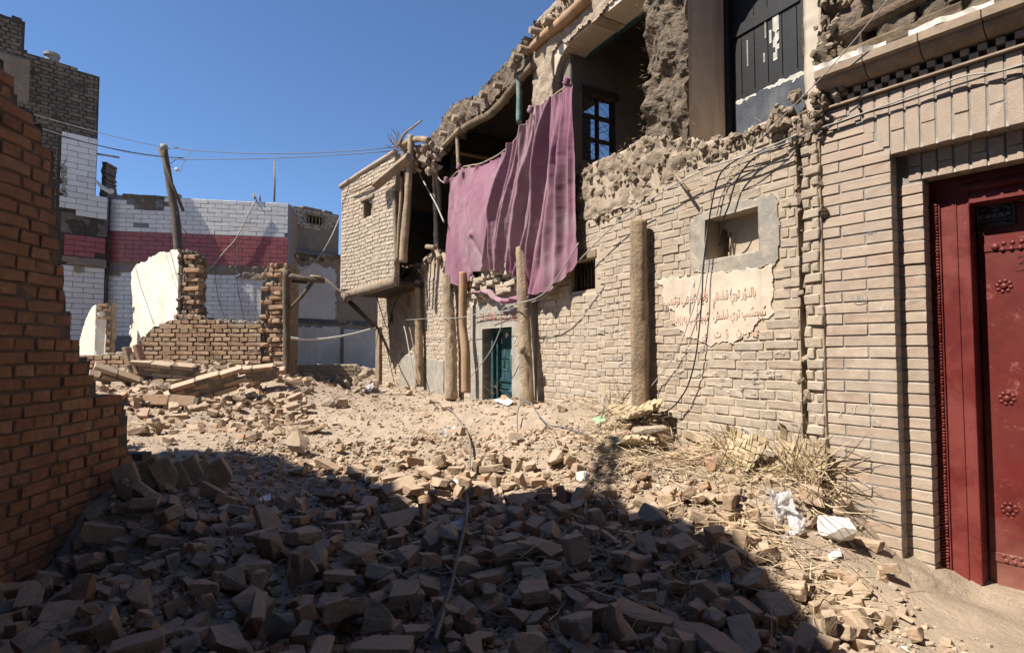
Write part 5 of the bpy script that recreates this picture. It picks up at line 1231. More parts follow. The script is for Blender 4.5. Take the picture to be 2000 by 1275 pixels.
# broken strip of wall behind the corner
ST = Fr(*at(196, 400, 12.6).xy, 1, 0.1, 0, -1)
stp = tag(slab('broken_wall_strip', ST, 0, ST.px(213, 340)[0], 3.4, ST.px(205, 316)[1], .03, lambda U, Z: U < ST.px(213, 340)[0] - .08 + nz(U, Z, 5, .12, 4), -.4, 0, m_darkbrick, None, amp=.06, ns=7, jit=.03, smooth=False), 'narrow broken strip of brick wall peeping out beside the tall dark house', 'wall')
bagpts = [at(186, 352, 11.7), at(200, 366, 11.6), at(210, 372, 11.55), at(218, 374, 11.5)]
tag(tube('rag', bagpts, [.02, .05, .04, .05], m_pvc, None, sides=7, rough=.5, sub=3), 'pale rag caught on the corner of the tall dark house', 'rag')

# ------------------------------------------------------------------ house at the end of the lane
endh = empty('end_house', K.P(.8, .6, -.3), 'brown rendered house with dirty white plaster at the end of the lane', 'house')
kL = K.px(555, 500)[0]; kR = K.px(662, 450)[0]; kRR = K.px(790, 600)[0]
kT = [K.px(x, y) for x, y in [(555, 400), (580, 402), (600, 405), (620, 410), (640, 414), (655, 418), (662, 420)]]
kw = (K.px(601, 430)[0], K.px(629, 430)[0], K.px(615, 437)[1], K.px(615, 422)[1])
kj = K.px(650, 500)[1]
slab('wall', K, kL, kRR, .2, 5.4, .05, lambda U, Z: ((Z < lerp_poly(kT, U) + nz(U, Z, 6, .03, 3)) & (U < kR) | ((Z < kj) )) & ~((U > kw[0]) & (U < kw[1]) & (Z > kw[2]) & (Z < kw[3])), -.5, -.01, m_brownmud, endh, amp=.02, ns=5, bu=kw[:2] + (kR,), bz=kw[2:], seed=3)
it = courses(K, kL, kR, K.px(600, 446)[1], 5.3, .24, .068, .012, .1, .004, lambda u, z: z < lerp_poly(kT, u) - .03 and z > K.px(600, 438)[1] - .12 * math.sin(u * 3) and not (kw[0] - .05 < u < kw[1] + .05 and kw[2] - .03 < z < kw[3] + .03) and rs.random() > .04, 'ka', bev=.008, jit=.008, wj=.02, rj=.03)
emit(endh, it, m_bay, 200)
kwn = box('window', K, kw[0] - .04, kw[1] + .04, kw[3], kw[3] + .05, -.1, .02, m_wood, endh)
for k in range(4):
    u = kw[0] + (k + .5) * (kw[1] - kw[0]) / 4; tube('bar', [K.P(u, kw[2], -.05), K.P(u, kw[3], -.05)], .018, m_bark, kwn, sides=6)
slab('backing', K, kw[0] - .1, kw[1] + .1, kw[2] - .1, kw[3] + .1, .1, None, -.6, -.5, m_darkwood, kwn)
zj = K.px(610, 497)[1]
slab('ledge', K, kL, kRR, zj - .03, zj + .05, .03, None, -.1, .10, m_brownmud, endh, amp=.04, ns=5, seed=6)
for k, x in enumerate((566, 592, 617, 629, 657)):
    u, z = K.px(x, 501 + (k % 2) * 6); tube('joist_end', [K.P(u, z, -.3), K.P(u + .02, z - .02, .35 - .2 * (k == 3))], .045, m_bark, endh, sides=9, rough=.12, seed=k)
pz = K.px(600, 512)[1]; pz2 = K.px(600, 622)[1]; pz3 = K.px(600, 636)[1]
pe = K.px(657, 600)[0]
slab('dirty_plaster', K, kL, pe, pz2, pz, .04, lambda U, Z: (Z < pz - .05 + nz(U, Z, 3, .12, 3)) & (Z > pz2 + nz(U, Z, 5, .05, 4)) & (U < pe - .03 + nz(U, Z, 5, .06, 3)), -.02, .012, m_dirty, endh, amp=.01, ns=3, seed=5)
slab('dirty_plaster', K, kL, K.px(664, 660)[0], .5, pz3, .04, lambda U, Z: (Z < pz3 - .02 + nz(U, Z, 5, .07, 5)), -.02, .012, m_dirty, endh, amp=.01, ns=3, seed=6)
slab('dirty_plaster', K, K.px(670, 660)[0], kRR, .5, pz3 - .05, .04, lambda U, Z: (Z < pz3 - .06 + nz(U, Z, 5, .07, 7)) , -.02, .02, m_dirty, endh, amp=.01, ns=3, seed=7)
slab('floor_line', K, kL, kRR, pz2 - .0, pz3 + .05, .03, lambda U, Z: (Z > pz3 - .02) & (Z < pz2 + .02) if pz3 < pz2 else Z > 0, -.02, .0, m_darkbrick, endh, amp=.05, ns=8, seed=8)
slab('side', Fr(*K.P(kR, 0, 0).xy, -K.n.x, -K.n.y, 1, 0), .12, 2, 2, lerp_poly(kT, kR), .1, None, -.3, 0, m_brownmud, endh)
# pale yard wall low in the gap
YW = Fr(*at(566, 700, 10.5).xy, 1, 0.15, 0, -1)
yw = empty('low_yard_wall', YW.P(.4, .6, 0), 'low pale brick wall at the foot of the rubble beside the timber post', 'wall')
slab('core', YW, 0, 1.2, .2, YW.px(600, 712)[1], .04, None, -.2, -.01, m_mud, yw, amp=.01)
emit(yw, courses(YW, .0, 1.2, .45, YW.px(600, 712)[1], .24, .065, .010, .08, .0, lambda u, z: True, 'yw'), m_bay, 120)
# straw and rubble bank in front of the end house
# ------------------------------------------------------------------ left brick wall (near, in shade)
lw = empty('left_brick_wall', L.P(3.2, 0, -.1), 'near orange brick wall in deep shade along the left edge, its top stepping down', 'wall')
LTX = [(-300, -150), (-5, 108), (9, 112), (10, 144), (33, 146), (34, 204), (66, 208), (67, 236), (87, 240), (88, 286), (107, 290), (108, 342), (112, 348), (113, 436), (122, 444), (123, 500), (129, 550), (130, 596), (141, 602), (142, 664), (158, 668), (159, 690), (176, 694), (177, 736), (191, 742), (192, 763), (239, 767), (240, 775), (250, 800), (252, 878), (258, 884), (268, 900), (288, 905), (289, 930), (296, 940)]
LTu = sorted([L.px(x, y) for x, y in LTX])
def lwt(u): return lerp_poly([p for p in LTu], u)
lu0, lu1 = 1.2, L.px(296, 900)[0]
def lmask(U, Z): return Z < lwt(U) - .015
LTn = [(2.1, 2.75), (1.2, 2.9)]
slab('mortar', L, lu0, lu1, -.05, 3.3, .02, lambda U, Z: (Z < lwt(U) - .02), -.36, -.008, m_redmort, lw, amp=.006, ns=14, seed=3)
it = courses(L, lu0, lu1 + .05, .0, 3.3, .25, .0635, .010, .11, .0, lambda u, z: z < lwt(u) - .005, 'la', bev=.004, jit=.003, wj=.005, rj=.010, worn=.005)
it = [q for q in it if (q[1].y > 2.2)] + [q for q in it if q[1].y <= 2.2]
emit_near = [q for q in it if q[1].y > 2.25]; rest = [q for q in it if q[1].y <= 2.25]
emit(lw, emit_near, m_red, 300)
if rest: emit(lw, rest, m_red, 0, stuffname='brick_courses')
# loose bricks on top edge
tag(slab('side_face', Fr(*L.P(lu1, 0, 0).xy, -1, 0, 0, 1), 0, .3, 0, .55, .05, None, -.1, 0, m_redmort, lw), None)
# ------------------------------------------------------------------ unseen cover and walls, added to throw the foreground shade
ZA = 5.2
SH = [(200, 880), (310, 878), (380, 880), (440, 880), (500, 889), (560, 910), (590, 930), (640, 925), (680, 936), (700, 955), (735, 968), (760, 1000), (800, 1003), (850, 985), (900, 975), (960, 985), (1050, 962), (1110, 985),
      (1128, 975), (1166, 868), (1190, 868), (1160, 975), (1200, 1015), (1260, 1012), (1330, 1045), (1400, 1062), (1430, 1110), (1463, 1150), (1530, 1215), (1560, 1290)]
def ground_hit(px_, py_):
    d = ray(px_, py_); t = 1.0
    for _ in range(110):
        p = EYE + d * t; t += (p.z - hz(p.x, p.y) - .02) / -d.z * .3
    return EYE + d * t
sil = []
for q in SH:
    p = ground_hit(*q); s = p + S * ((ZA - p.z) / S.z); sil.append((s.x, s.y))
e_ = sil[-1]
poly = sil + [(e_[0] + .02, .45), (4.2, .45), (4.2, -7), (-7, -7), (-7, sil[0][1] + .25), (sil[0][0], sil[0][1] + .25)]
print('SIL', [(round(a, 2), round(b, 2)) for a, b in sil])
cb = empty('passage_room', Vector((-1, -3, 0)), 'room bridging the lane above and behind the photographer, wholly out of the photo', 'house')
xs_ = np.arange(-7, 4.21, .05); ys_ = np.arange(-7, 4.6, .05)
XX, YY = np.meshgrid(xs_, ys_, indexing='ij'); ok_ = in_poly((XX[1:, 1:] + XX[:-1, :-1]) / 2, (YY[1:, 1:] + YY[:-1, :-1]) / 2, poly)
idx = np.arange(XX.size).reshape(XX.shape); q_ = np.stack([idx[:-1, :-1], idx[1:, :-1], idx[1:, 1:], idx[:-1, 1:]], -1)[ok_]
v0 = np.stack([XX, YY, 0 * XX + ZA], -1).reshape(-1, 3)
obj('floor_underside', v0, q_, m_shade, cb); obj('floor_top', v0 + np.array([0, 0, .2]), q_, m_shade, cb)  # added plates, cut along the traced outline of the shade
for k in range(26):                                              # ragged ends added to roughen the edge of its shade
    a = sil[rs.randrange(6, len(sil) - 1)]
    tube('reed_bundle', [Vector((a[0] - .1, a[1] - .15, ZA + .03)), Vector((a[0] + rs.uniform(-.05, .16), a[1] + rs.uniform(.0, .12), ZA + rs.uniform(.0, .1)))], [.03, .01], m_reed, cb, sides=5)
FL = Fr(-2.62, 0, 0, 1, 1, 0); slab('left_house_wall', FL, -7, 1.2, -.1, ZA, .2, None, -.3, 0, m_darkbrick, cb)  # this wall and the next two are added out of view to block skylight
FR = Fr(*G.P(UEND, 0, -.1).xy, -G.d.x, -G.d.y, G.n.x, G.n.y); slab('right_house_wall', FR, 0, 6.5, -.1, ZA, .2, None, -.3, -.06, m_darkbrick, cb)
FB = Fr(0, -6.5, 1, 0, 0, 1); slab('far_lane_wall', FB, -7, 5, -.1, ZA, .3, None, -.3, 0, m_darkbrick, cb)

# ------------------------------------------------------------------ props standing against the facade
def prop(pxs, w_, rad, mat, label, square=False, **k):
    pts = []
    for i, (x, y) in enumerate(pxs):
        ww_ = w_ if not hasattr(w_, '__len__') else w_[0] + (w_[1] - w_[0]) * i / (len(pxs) - 1)
        pts.append(M.P(*M.px(x, y, ww_), ww_))
    pts[-1] = pts[-1] + Vector((0, 0, -.12)); rad = [r_ * .92 for r_ in rad]
    o = tube('timber_prop' if square else 'log_prop', pts, rad, mat, None, sides=4 if square else 28, square=square, rough=k.get('rough', .07), seed=k.get('seed', 1), sub=10, grain=0 if square else .13, flat=k.get('flat', 1))
    return tag(o, label, 'log', 'log props along the facade')
g1 = prop([(1247, 432), (1247, 520), (1249, 620), (1250, 720), (1252, 800)], .10, [.066, .068, .072, .075, .074], m_bark2, 'thick pale log prop alone between the barred window and the painted notice', seed=3, rough=.13)
prop([(1018, 484), (1021, 560), (1024, 640), (1027, 700), (1030, 780)], [.12, .17], [.060, .066, .072, .078, .080], m_bark, 'tall knotted log prop at the right of the green door', seed=5, rough=.12)
prop([(874, 537), (876, 590), (880, 650), (881, 700), (882, 762)], .14, [.072, .080, .078, .088, .094], m_bark, 'rough log prop to the left of the sawn square beam', seed=7, rough=.18)
prop([(815, 548), (816, 600), (818, 660), (820, 740)], .10, [.055, .06, .065, .072], m_bark2, 'leftmost thin grey log prop on the facade', seed=9, rough=.12)
bo = prop([(905, 531), (904, 590), (904, 640), (909, 690), (910, 748)], .17, [.066, .066, .063, .072, .074], m_beam, 'sawn square timber prop with a waisted middle left of the green door', square=True, rough=.03, seed=2)
v, f = lump_protos()[0]['v'], lump_protos()[0]['f']
kn = M.P(*M.px(1024, 683, .22), .235); obj('knot', v * np.array([.07, .06, .11]) + np.array(kn), f, m_bark2, bpy.data.objects['log_prop.001'], smooth=True)

# ------------------------------------------------------------------ purple cloth
TP = [(0, 868, 355), (.035, 876, 342), (.07, 893, 326), (.16, 912, 322), (.25, 928, 320), (.38, 960, 304), (.5, 988, 282), (.62, 1011, 250), (.72, 1035, 214), (.82, 1060, 192), (.91, 1084, 174), (1, 1105, 160)]
BP = [(0, 862, 542), (.05, 868, 550), (.09, 884, 556), (.14, 898, 562), (.2, 912, 548), (.25, 918, 530), (.38, 960, 530), (.5, 985, 528), (.62, 1006, 540), (.68, 1018, 574), (.75, 1040, 576), (.82, 1066, 571), (.91, 1094, 545), (.96, 1112, 528), (1, 1121, 512)]
NS, NT = 520, 240
s_ = np.linspace(0, 1, NS); t_ = np.linspace(0, 1, NT)
WT_ = .16
tu = np.array([M.px(np.interp(s, [p[0] for p in TP], [p[1] for p in TP]), np.interp(s, [p[0] for p in TP], [p[2] for p in TP]), WT_) for s in s_])
bu_ = np.array([M.px(np.interp(s, [p[0] for p in BP], [p[1] for p in BP]), np.interp(s, [p[0] for p in BP], [p[2] for p in BP]), WT_) for s in s_])
SS, TT_ = np.meshgrid(s_, t_, indexing='ij')
Uc = tu[:, 0:1] * (1 - TT_) + bu_[:, 0:1] * TT_; Zc = tu[:, 1:2] * (1 - TT_) + bu_[:, 1:2] * TT_
# scalloped top edge between ties
Zc -= .022 * np.abs(np.sin(SS * 31 + 2 * np.sin(SS * 9))) * np.exp(-TT_ * 9)
Uc += .05 * np.sin(TT_ * 3.1) * (SS > .97) * (SS - .97) / .03 * .3
def ridge(ph): return 1 - 2 * np.abs((ph % 1) - .5)              # triangular
def fold(ph, sharp=1.6): return (0.5 - .5 * np.cos(2 * np.pi * ph)) ** sharp
wv = fbm(np.stack([SS * 3, TT_ * 2, 0 * SS], -1), 1, 3, 4)
right = np.clip((SS - .50) / .14, 0, 1); right = right * right * (3 - 2 * right)
Wc = 0 * SS; rf = random.Random(21)
for k in range(34):                                               # loose folds: each runs from the top hem down and to the left
    s0 = .50 + .50 * k / 33 + rf.uniform(-.008, .008); drift = rf.uniform(.10, .20) * (1 - max(0, s0 - .86) * 5.5); t0, t1 = rf.choice((-.2, -.2, .05, .2)), rf.choice((.55, .8, 1.05, 1.3))
    cen = s0 - drift * np.clip(TT_, 0, 1.2) ** rf.uniform(.8, 1.4) + .006 * np.sin(TT_ * rf.uniform(3, 7) + k); wd = rf.uniform(.006, .013) * (1 + rf.uniform(-.2, .6) * TT_)
    env = 1 / (1 + np.exp(-(TT_ - t0) * 16)) / (1 + np.exp((TT_ - t1) * 12)); a_ = rf.uniform(.018, .062) * (1 if k % 3 else 1.25)
    Wc += a_ * env * np.exp(-np.abs((SS - cen) / wd) ** 1.7)
for k in range(26):                                               # small gathers under the hem
    s0 = rf.uniform(.03, .97); cen = s0 + rf.uniform(-.05, .02) * TT_ * 3; wd = rf.uniform(.004, .009) + .02 * TT_
    Wc += rf.uniform(.012, .03) * np.exp(-((SS - cen) / wd) ** 2) * np.exp(-TT_ * rf.uniform(4, 9))
# swags under the ties on the left half
for sk, a0, sl in ((.02, .06, .30), (.07, .05, .42), (.13, .035, .55), (.22, .03, .45), (.33, .03, .25), (.43, .035, -.1), (.52, .04, -.3)):
    dd = (SS - sk - sl * .28 * TT_ - .02 * wv) / (.010 + .022 * TT_)
    Wc += a0 * np.exp(-dd ** 2) * np.exp(-TT_ * 1.6) * (1 - right * .6)
for sk, sl, a0, wd in ((.03, .09, .055, .010), (.055, .17, .05, .011), (.10, .26, .022, .014), (.66, -.03, .06, .013), (.75, -.09, .07, .012), (.84, -.16, .07, .011), (.93, -.2, .05, .014)):
    dd = (SS - sk - sl * TT_ ** 1.3) / wd; Wc -= a0 * np.exp(-dd ** 2) * np.clip(TT_ * 3, 0, 1) * .8
Wc += .10 * np.sin(np.pi * np.clip(TT_, 0, 1)) * np.sin(np.pi * np.clip(SS / .62, 0, 1)) * 1.1       # belly
Wc += .014 * fbm(np.stack([SS * 13 + TT_ * 6, TT_ * 2.0 - SS * 3, 0 * SS], -1), 1, 3, 6) + .0035 * fbm(np.stack([SS * 90, TT_ * 12, 0 * SS], -1), 1, 3, 7)
Wc += .03 * np.exp(-((SS - .26) / .02) ** 2 - ((TT_ - .66) / .03) ** 2)
Wc += WT_ - .09 + .05 * TT_
Uc += .02 * fbm(np.stack([SS * 9, TT_ * 3, 0 * SS + 3], -1), 1, 3, 8) * np.sin(np.pi * TT_) + .010 * fbm(np.stack([SS * 0, TT_ * 14, 0 * SS + 5], -1), 1, 3, 8)
Vc = M.arr(Uc, Zc, Wc).reshape(-1, 3); idx = np.arange(NS * NT).reshape(NS, NT)
qf = np.stack([idx[:-1, :-1], idx[1:, :-1], idx[1:, 1:], idx[:-1, 1:]], -1).reshape(-1, 4)
cloth = tag(obj('cloth_sheet', Vc, qf, m_cloth, None, smooth=True), 'large faded purple cloth sheet hung across the open gallery of the mud brick house', 'cloth')
md = cloth.modifiers.new('thickness', 'SOLIDIFY'); md.thickness = .003
# strip tucked under the loose bricks
CP = [(1037, 582, 12), (1022, 583, 13), (1005, 583, 12), (992, 588, 12), (978, 588, 11), (966, 583, 12), (957, 572, 14), (945, 569, 9), (932, 571, 5), (921, 571, 2)]
vs = []
for i in range(60):
    a = i / 59 * (len(CP) - 1); k = min(int(a), len(CP) - 2); f_ = a - k
    x, y, h_ = [CP[k][j] * (1 - f_) + CP[k + 1][j] * f_ for j in range(3)]
    for j in range(8):
        u, z = M.px(x, y + h_ * (j / 7 - .5), .1); vs.append(M.P(u, z, .09 + .045 * math.sin(j / 7 * math.pi) + .012 * math.sin(i * .8 + j))[:])
idx = np.arange(60 * 8).reshape(60, 8)
ct = obj('cloth_tail', vs, np.stack([idx[:-1, :-1], idx[1:, :-1], idx[1:, 1:], idx[:-1, 1:]], -1).reshape(-1, 4), m_cloth, cloth, smooth=True)
rope_pts = [M.P(*M.px(np.interp(s, [p[0] for p in TP], [p[1] for p in TP]), np.interp(s, [p[0] for p in TP], [p[2] for p in TP]) - 1, WT_), .09) for s in np.linspace(0, 1, 24)]
tag(tube('hanging_rope', rope_pts, .009, m_card, None, sides=5, rough=.2), 'thin rope along the top edge of the purple cloth', 'rope')
for s in (.01, .08, .72, 1.0):                                    # knots
    x, y = np.interp(s, [p[0] for p in TP], [p[1] for p in TP]), np.interp(s, [p[0] for p in TP], [p[2] for p in TP])
    p = M.P(*M.px(x, y, .18), .17); obj('knot', lump_protos()[2]['v'] * np.array([.07, .07, .10]) + np.array(p), lump_protos()[2]['f'], m_cloth, cloth, smooth=True)

# loose bricks stacked on the low parapet in front of the cloth
pil = []
for px_, py_, l_, rz in [(955, 540, 1, 0), (975, 531, 1, .3), (988, 525, 1, .1), (1000, 517, 1, 0), (985, 538, .5, .5), (996, 534, .6, -.2), (972, 546, .5, .3), (962, 553, .8, 0), (948, 552, .6, .4), (935, 548, .8, .1), (922, 545, .7, 0), (930, 557, .7, -.2),
                         (945, 562, .7, .1), (915, 556, .8, .1), (925, 568, .6, .3), (940, 576, .6, 0), (975, 560, 1, 0), (990, 556, 1, .02), (1004, 553, 1, 0), (980, 568, 1, .0), (995, 565, 1, .0), (1004, 542, .6, .3), (1003, 529, .5, .6), (930, 580, .5, .2), (945, 546, .7, .5), (904, 568, .6, .1), (900, 560, .5, .3), (910, 570, .6, 0), (902, 578, .5, .3), (1008, 562, .7, 0), (966, 538, .6, .7)]:
    p = rs.choice(protos('pil', .23, .058, .1, .006, .005, 6)); w_ = rs.uniform(.02, .09)
    pil.append((p, M.P(*M.px(px_, py_, .08), w_), M.M3 @ rotm(rs.uniform(-.1, .1), rs.uniform(-.12, .12), rz * 1.2), (l_ * .85, 1, 1)))
for i, (p, c, R3, s) in enumerate(pil):
    o = bpy.data.objects.new('loose_brick', proto_me(p, m_adobe)); COL.objects.link(o)
    m4 = R3.to_4x4() @ Matrix.Diagonal((*s, 1)); m4.translation = c; o.matrix_basis = m4
    uu_, zz_ = (c - M.o).dot(M.d), c.z; hor = 'left end' if uu_ > mp(935, 550)[0] else ('middle' if uu_ > mp(975, 550)[0] else 'right end'); ver = 'top' if zz_ > mp(970, 540)[1] else ('middle' if zz_ > mp(970, 560)[1] else 'bottom')
    tag(o, f'loose pale brick at the {hor}, {ver} layer, of the pile over the green door', 'brick', 'loose bricks piled over the green door')

# ------------------------------------------------------------------ leaning utility pole with plank
pole_pts = [at(320, 288, 10.6), at(333, 370, 10.6), at(345, 440, 10.6), at(352, 560, 10.6)]
up = tag(tube('utility_pole', pole_pts, [.055, .065, .075, .085], m_oldwood, None, sides=12, rough=.05, sub=4, seed=3), 'leaning grey wooden utility pole behind the ruined room', 'pole')
def upc(nm, pts, rad, mat, **k):
    v, f, sm = tube_arrays(pts, rad, **k); return obj(nm, v, f, mat, up, smask=sm)
upc('plank', [at(310, 289, 10.45), at(334, 355, 10.45), at(358, 412, 10.45)], [.035, .04, .04], m_oldwood, sides=4, square=True, flat=.5)
upc('insulator', [at(320, 283, 10.6), at(321, 294, 10.6)], .062, m_cement, sides=10)
upc('insulator', [at(343, 330, 10.5), at(348, 333, 10.5)], .03, m_pvc, sides=8)
upc('drop_wire', [at(323, 292, 10.6), at(335, 289, 10.6), at(350, 289, 10.6)], .006, m_cable, sides=4)
upc('drop_wire', [at(371, 290, 10.6), at(371, 300, 10.6), at(358, 318, 10.6), at(353, 334, 10.6), at(345, 330, 10.6), at(333, 325, 10.6)], .006, m_wire, sides=4, sub=4)
upc('drop_wire', [at(357, 309, 10.6), at(345, 311, 10.6), at(333, 320, 10.6)], .006, m_cable, sides=4, sub=4)
upc('drop_wire', [at(346, 415, 10.5), at(353, 440, 10.5), at(366, 457, 10.5)], .006, m_cable, sides=4, sub=4)
OW = 'overhead wires from the utility pole'
def owire(a, b, sag, rad, mat, label):
    pts = [a.lerp(b, t) - Vector((0, 0, sag * 4 * t * (1 - t))) for t in np.linspace(0, 1, 12)]
    return tag(tube('overhead_wire', pts, rad, mat, None, sides=5), label, 'wire', OW)
owire(at(322, 288, 10.6), at(775, 287, 9.3), .12, .0075, m_cableg, 'upper overhead wire from the utility pole to the bay roof')
owire(at(334, 311, 10.6), at(768, 295, 9.3), .05, .0075, m_cableg, 'lower overhead wire from the utility pole to the bay roof')
owire(at(322, 288, 10.6), at(-40, 190, 6.5), .05, .0055, m_wire, 'uppermost of the three wires running left from the utility pole')
owire(at(360, 309, 10.6), at(-40, 214, 6.5), .12, .007, m_cable, 'dark middle wire of the three running left from the utility pole')
owire(at(312, 307, 10.6), at(-40, 205, 6.5), .10, .0055, m_wire, 'lowest of the three wires running left from the utility pole')
wire('curved_cable', [at(566, 660, 7.8), at(600, 663, 8.3), at(640, 661, 9), at(690, 652, 9.8), at(733, 640, 10.6)], .018, m_pvc, 'pale sagging cable strung low across the lane', cat='cable')
wire('curved_cable', [at(636, 546, 7.8), at(648, 555, 8.2), at(660, 566, 8.8), at(676, 572, 9.6), at(692, 568, 9.8)], .014, m_pvc, 'pale cable curling from the timber arm to the foot of the brick bay', cat='cable')
wire('curved_cable', [at(663, 425, 15), at(648, 460, 13.9), at(630, 492, 13.8), at(610, 515, 13.7), at(575, 536, 13.6)], .012, m_wire, 'thin wire looping down over the end house', cat='cable')
def mw(pts, w_, rad, mat, label, nm='wall_cable', cat='cable'):
    return wire(nm, [M.P(*M.px(x, y, ww), ww) for (x, y), ww in zip(pts, w_ if hasattr(w_, '__len__') else [w_] * len(pts))], rad, mat, label, cat=cat)
mw([(1470, 295), (1420, 325), (1402, 350), (1390, 400), (1381, 460), (1374, 520), (1371, 580), (1366, 640), (1357, 705), (1340, 760), (1310, 798), (1277, 808)], .07, .0052, m_cable, 'black cable hanging in front of the painted notice from ledge to ground')
mw([(1530, 290), (1478, 305), (1440, 350), (1424, 400), (1413, 430), (1405, 480)], [.05, .05, .05, .05, .03, -.05], .0058, m_cable, 'short black cable bundle going into the cement framed window')
mw([(1490, 295), (1440, 312), (1405, 345), (1385, 430), (1372, 520), (1366, 560), (1348, 620), (1320, 690), (1275, 750), (1240, 790)], .05, .0035, m_wire, 'thin pale wire beside the black cable over the painted notice')
mw([(1560, 262), (1470, 300), (1380, 330), (1290, 378), (1200, 440), (1130, 510), (1075, 570), (1040, 590), (1000, 602), (955, 620)], .09, .005, m_wire, 'pale wire sagging down the facade past the barred window')
mw([(1130, 475), (1060, 575), (985, 600), (978, 640), (955, 690), (920, 735)], .26, .006, m_wire, 'pale wire looping across the front of the green door')
mw([(925, 622), (960, 616), (1010, 612), (1035, 605)], .06, .006, m_cable, 'short dark wire over the green door lintel')
mw([(790, 625), (840, 622), (900, 620), (940, 612), (1030, 603)], .22, .004, m_wire, 'taut pale wire tying the log props together')
mw([(812, 322), (825, 350), (840, 378), (853, 402), (867, 434)], .2, .011, m_wire, 'pale rope slanting from the bay roof to the cloth')
mw([(850, 335), (858, 350), (868, 358)], .16, .008, m_wire, 'short pale cord tying the cloth corner to the mud post')
mw([(765, 560), (775, 600), (790, 640), (800, 690), (812, 760)], .2, .011, m_wire, 'grey cable hanging down the facade by the leftmost prop')
mw([(785, 600), (800, 640), (812, 700), (822, 745)], .15, .012, m_bark2, 'dark dead vine stem hanging beside the leftmost prop', nm='vine_stem', cat='vine')
mw([(735, 575), (745, 610), (757, 640), (768, 600), (790, 560)], .3, .008, m_cable, 'dark looped cable under the brick bay')
wire('wall_cable', [G.P(*G.px(x, y, .02), .02) for x, y in [(2010, 128), (1960, 138), (1890, 160), (1820, 182), (1750, 205), (1690, 222), (1640, 240), (1600, 252)]] + [M.P(*mp(1560, 268, .03), .03), M.P(*mp(1520, 292, .03), .04)], .005, m_cable, 'black cable stapled across the soldier course of the gateway', cat='cable')
wire('wall_cable', [G.P(*G.px(x, y, .03), .03) for x, y in [(2010, 122), (1950, 140), (1880, 150), (1800, 180), (1750, 199), (1690, 220), (1640, 238), (1605, 250)]] + [M.P(*mp(1540, 280, .03), .04), M.P(*mp(1480, 300, .03), .05)], .004, m_wire, 'thin pale wire just above the black cable on the gateway', cat='cable')
wire('wall_cable', [G.P(*G.px(1762, -8, .12), .2), G.P(*G.px(1620, 135, .15), .15), M.P(*M.px(1490, 262, .15), .13), M.P(*M.px(1410, 350, .1), .08)], .0032, m_wire, 'straight pale wire running down diagonally from the top edge past the cornice', cat='cable')
u_, z_ = G.px(1681, 217, .0); tag(tube('nail', [G.P(u_, z_, -.02), G.P(u_, z_ + .01, .03)], .007, m_rust, None, sides=6), 'rusty nail holding the cable near the pier top on the gateway', 'nail')
# ------------------------------------------------------------------ hoses and wires on the ground
def gpts(pxs, lift=.012):
    out = []
    for x, y in pxs: p = ground_hit(x, y); p.z = float(Hn(np.array([p.x]), np.array([p.y]))[0]) + lift; out.append(p)
    return out
def raise_(pts, h): return [p + Vector((0, 0, h[i] if hasattr(h, '__len__') else h)) for i, p in enumerate(pts)]
wire('hose', raise_(gpts([(812, 762), (835, 775), (862, 790), (880, 805), (893, 822), (905, 838), (914, 858), (919, 885), (917, 915), (913, 950), (912, 980), (913, 1010), (910, 1045), (900, 1085), (890, 1125), (882, 1165), (872, 1205), (862, 1245), (850, 1290)]), [.02] * 6 + [.03, .04, .05, .06, .075, .08, .08, .08, .08, .08, .08, .08, .08]), .0085, m_hose, 'long dusty grey hose lying down the middle of the rubble', cat='hose')
wire('grey_wire', raise_(gpts([(1011, 842), (1011, 820), (1020, 806), (1035, 806), (1050, 822), (1072, 838), (1100, 841), (1130, 850), (1150, 853), (1168, 842), (1178, 815), (1182, 795), (1195, 787), (1214, 788)]), [.0, .08, .1, .1, .06, .03, .02, .02, .02, .02, .06, .08, .05, .0]), .006, m_cableg, 'curly grey wire lying on the sunlit straw near the thick log prop', sub=5)
wire('wire_loop', raise_(gpts([(1385, 905), (1388, 875), (1400, 862), (1425, 855), (1450, 862), (1470, 870)]), [.0, .06, .08, .08, .05, .0]), .006, m_wire, 'loop of stiff wire by the foot of the wall near the gateway', sub=5)
for a, b, c_, lb in (((1418, 905), (1410, 930), (1420, 940), 'bent'),): pass
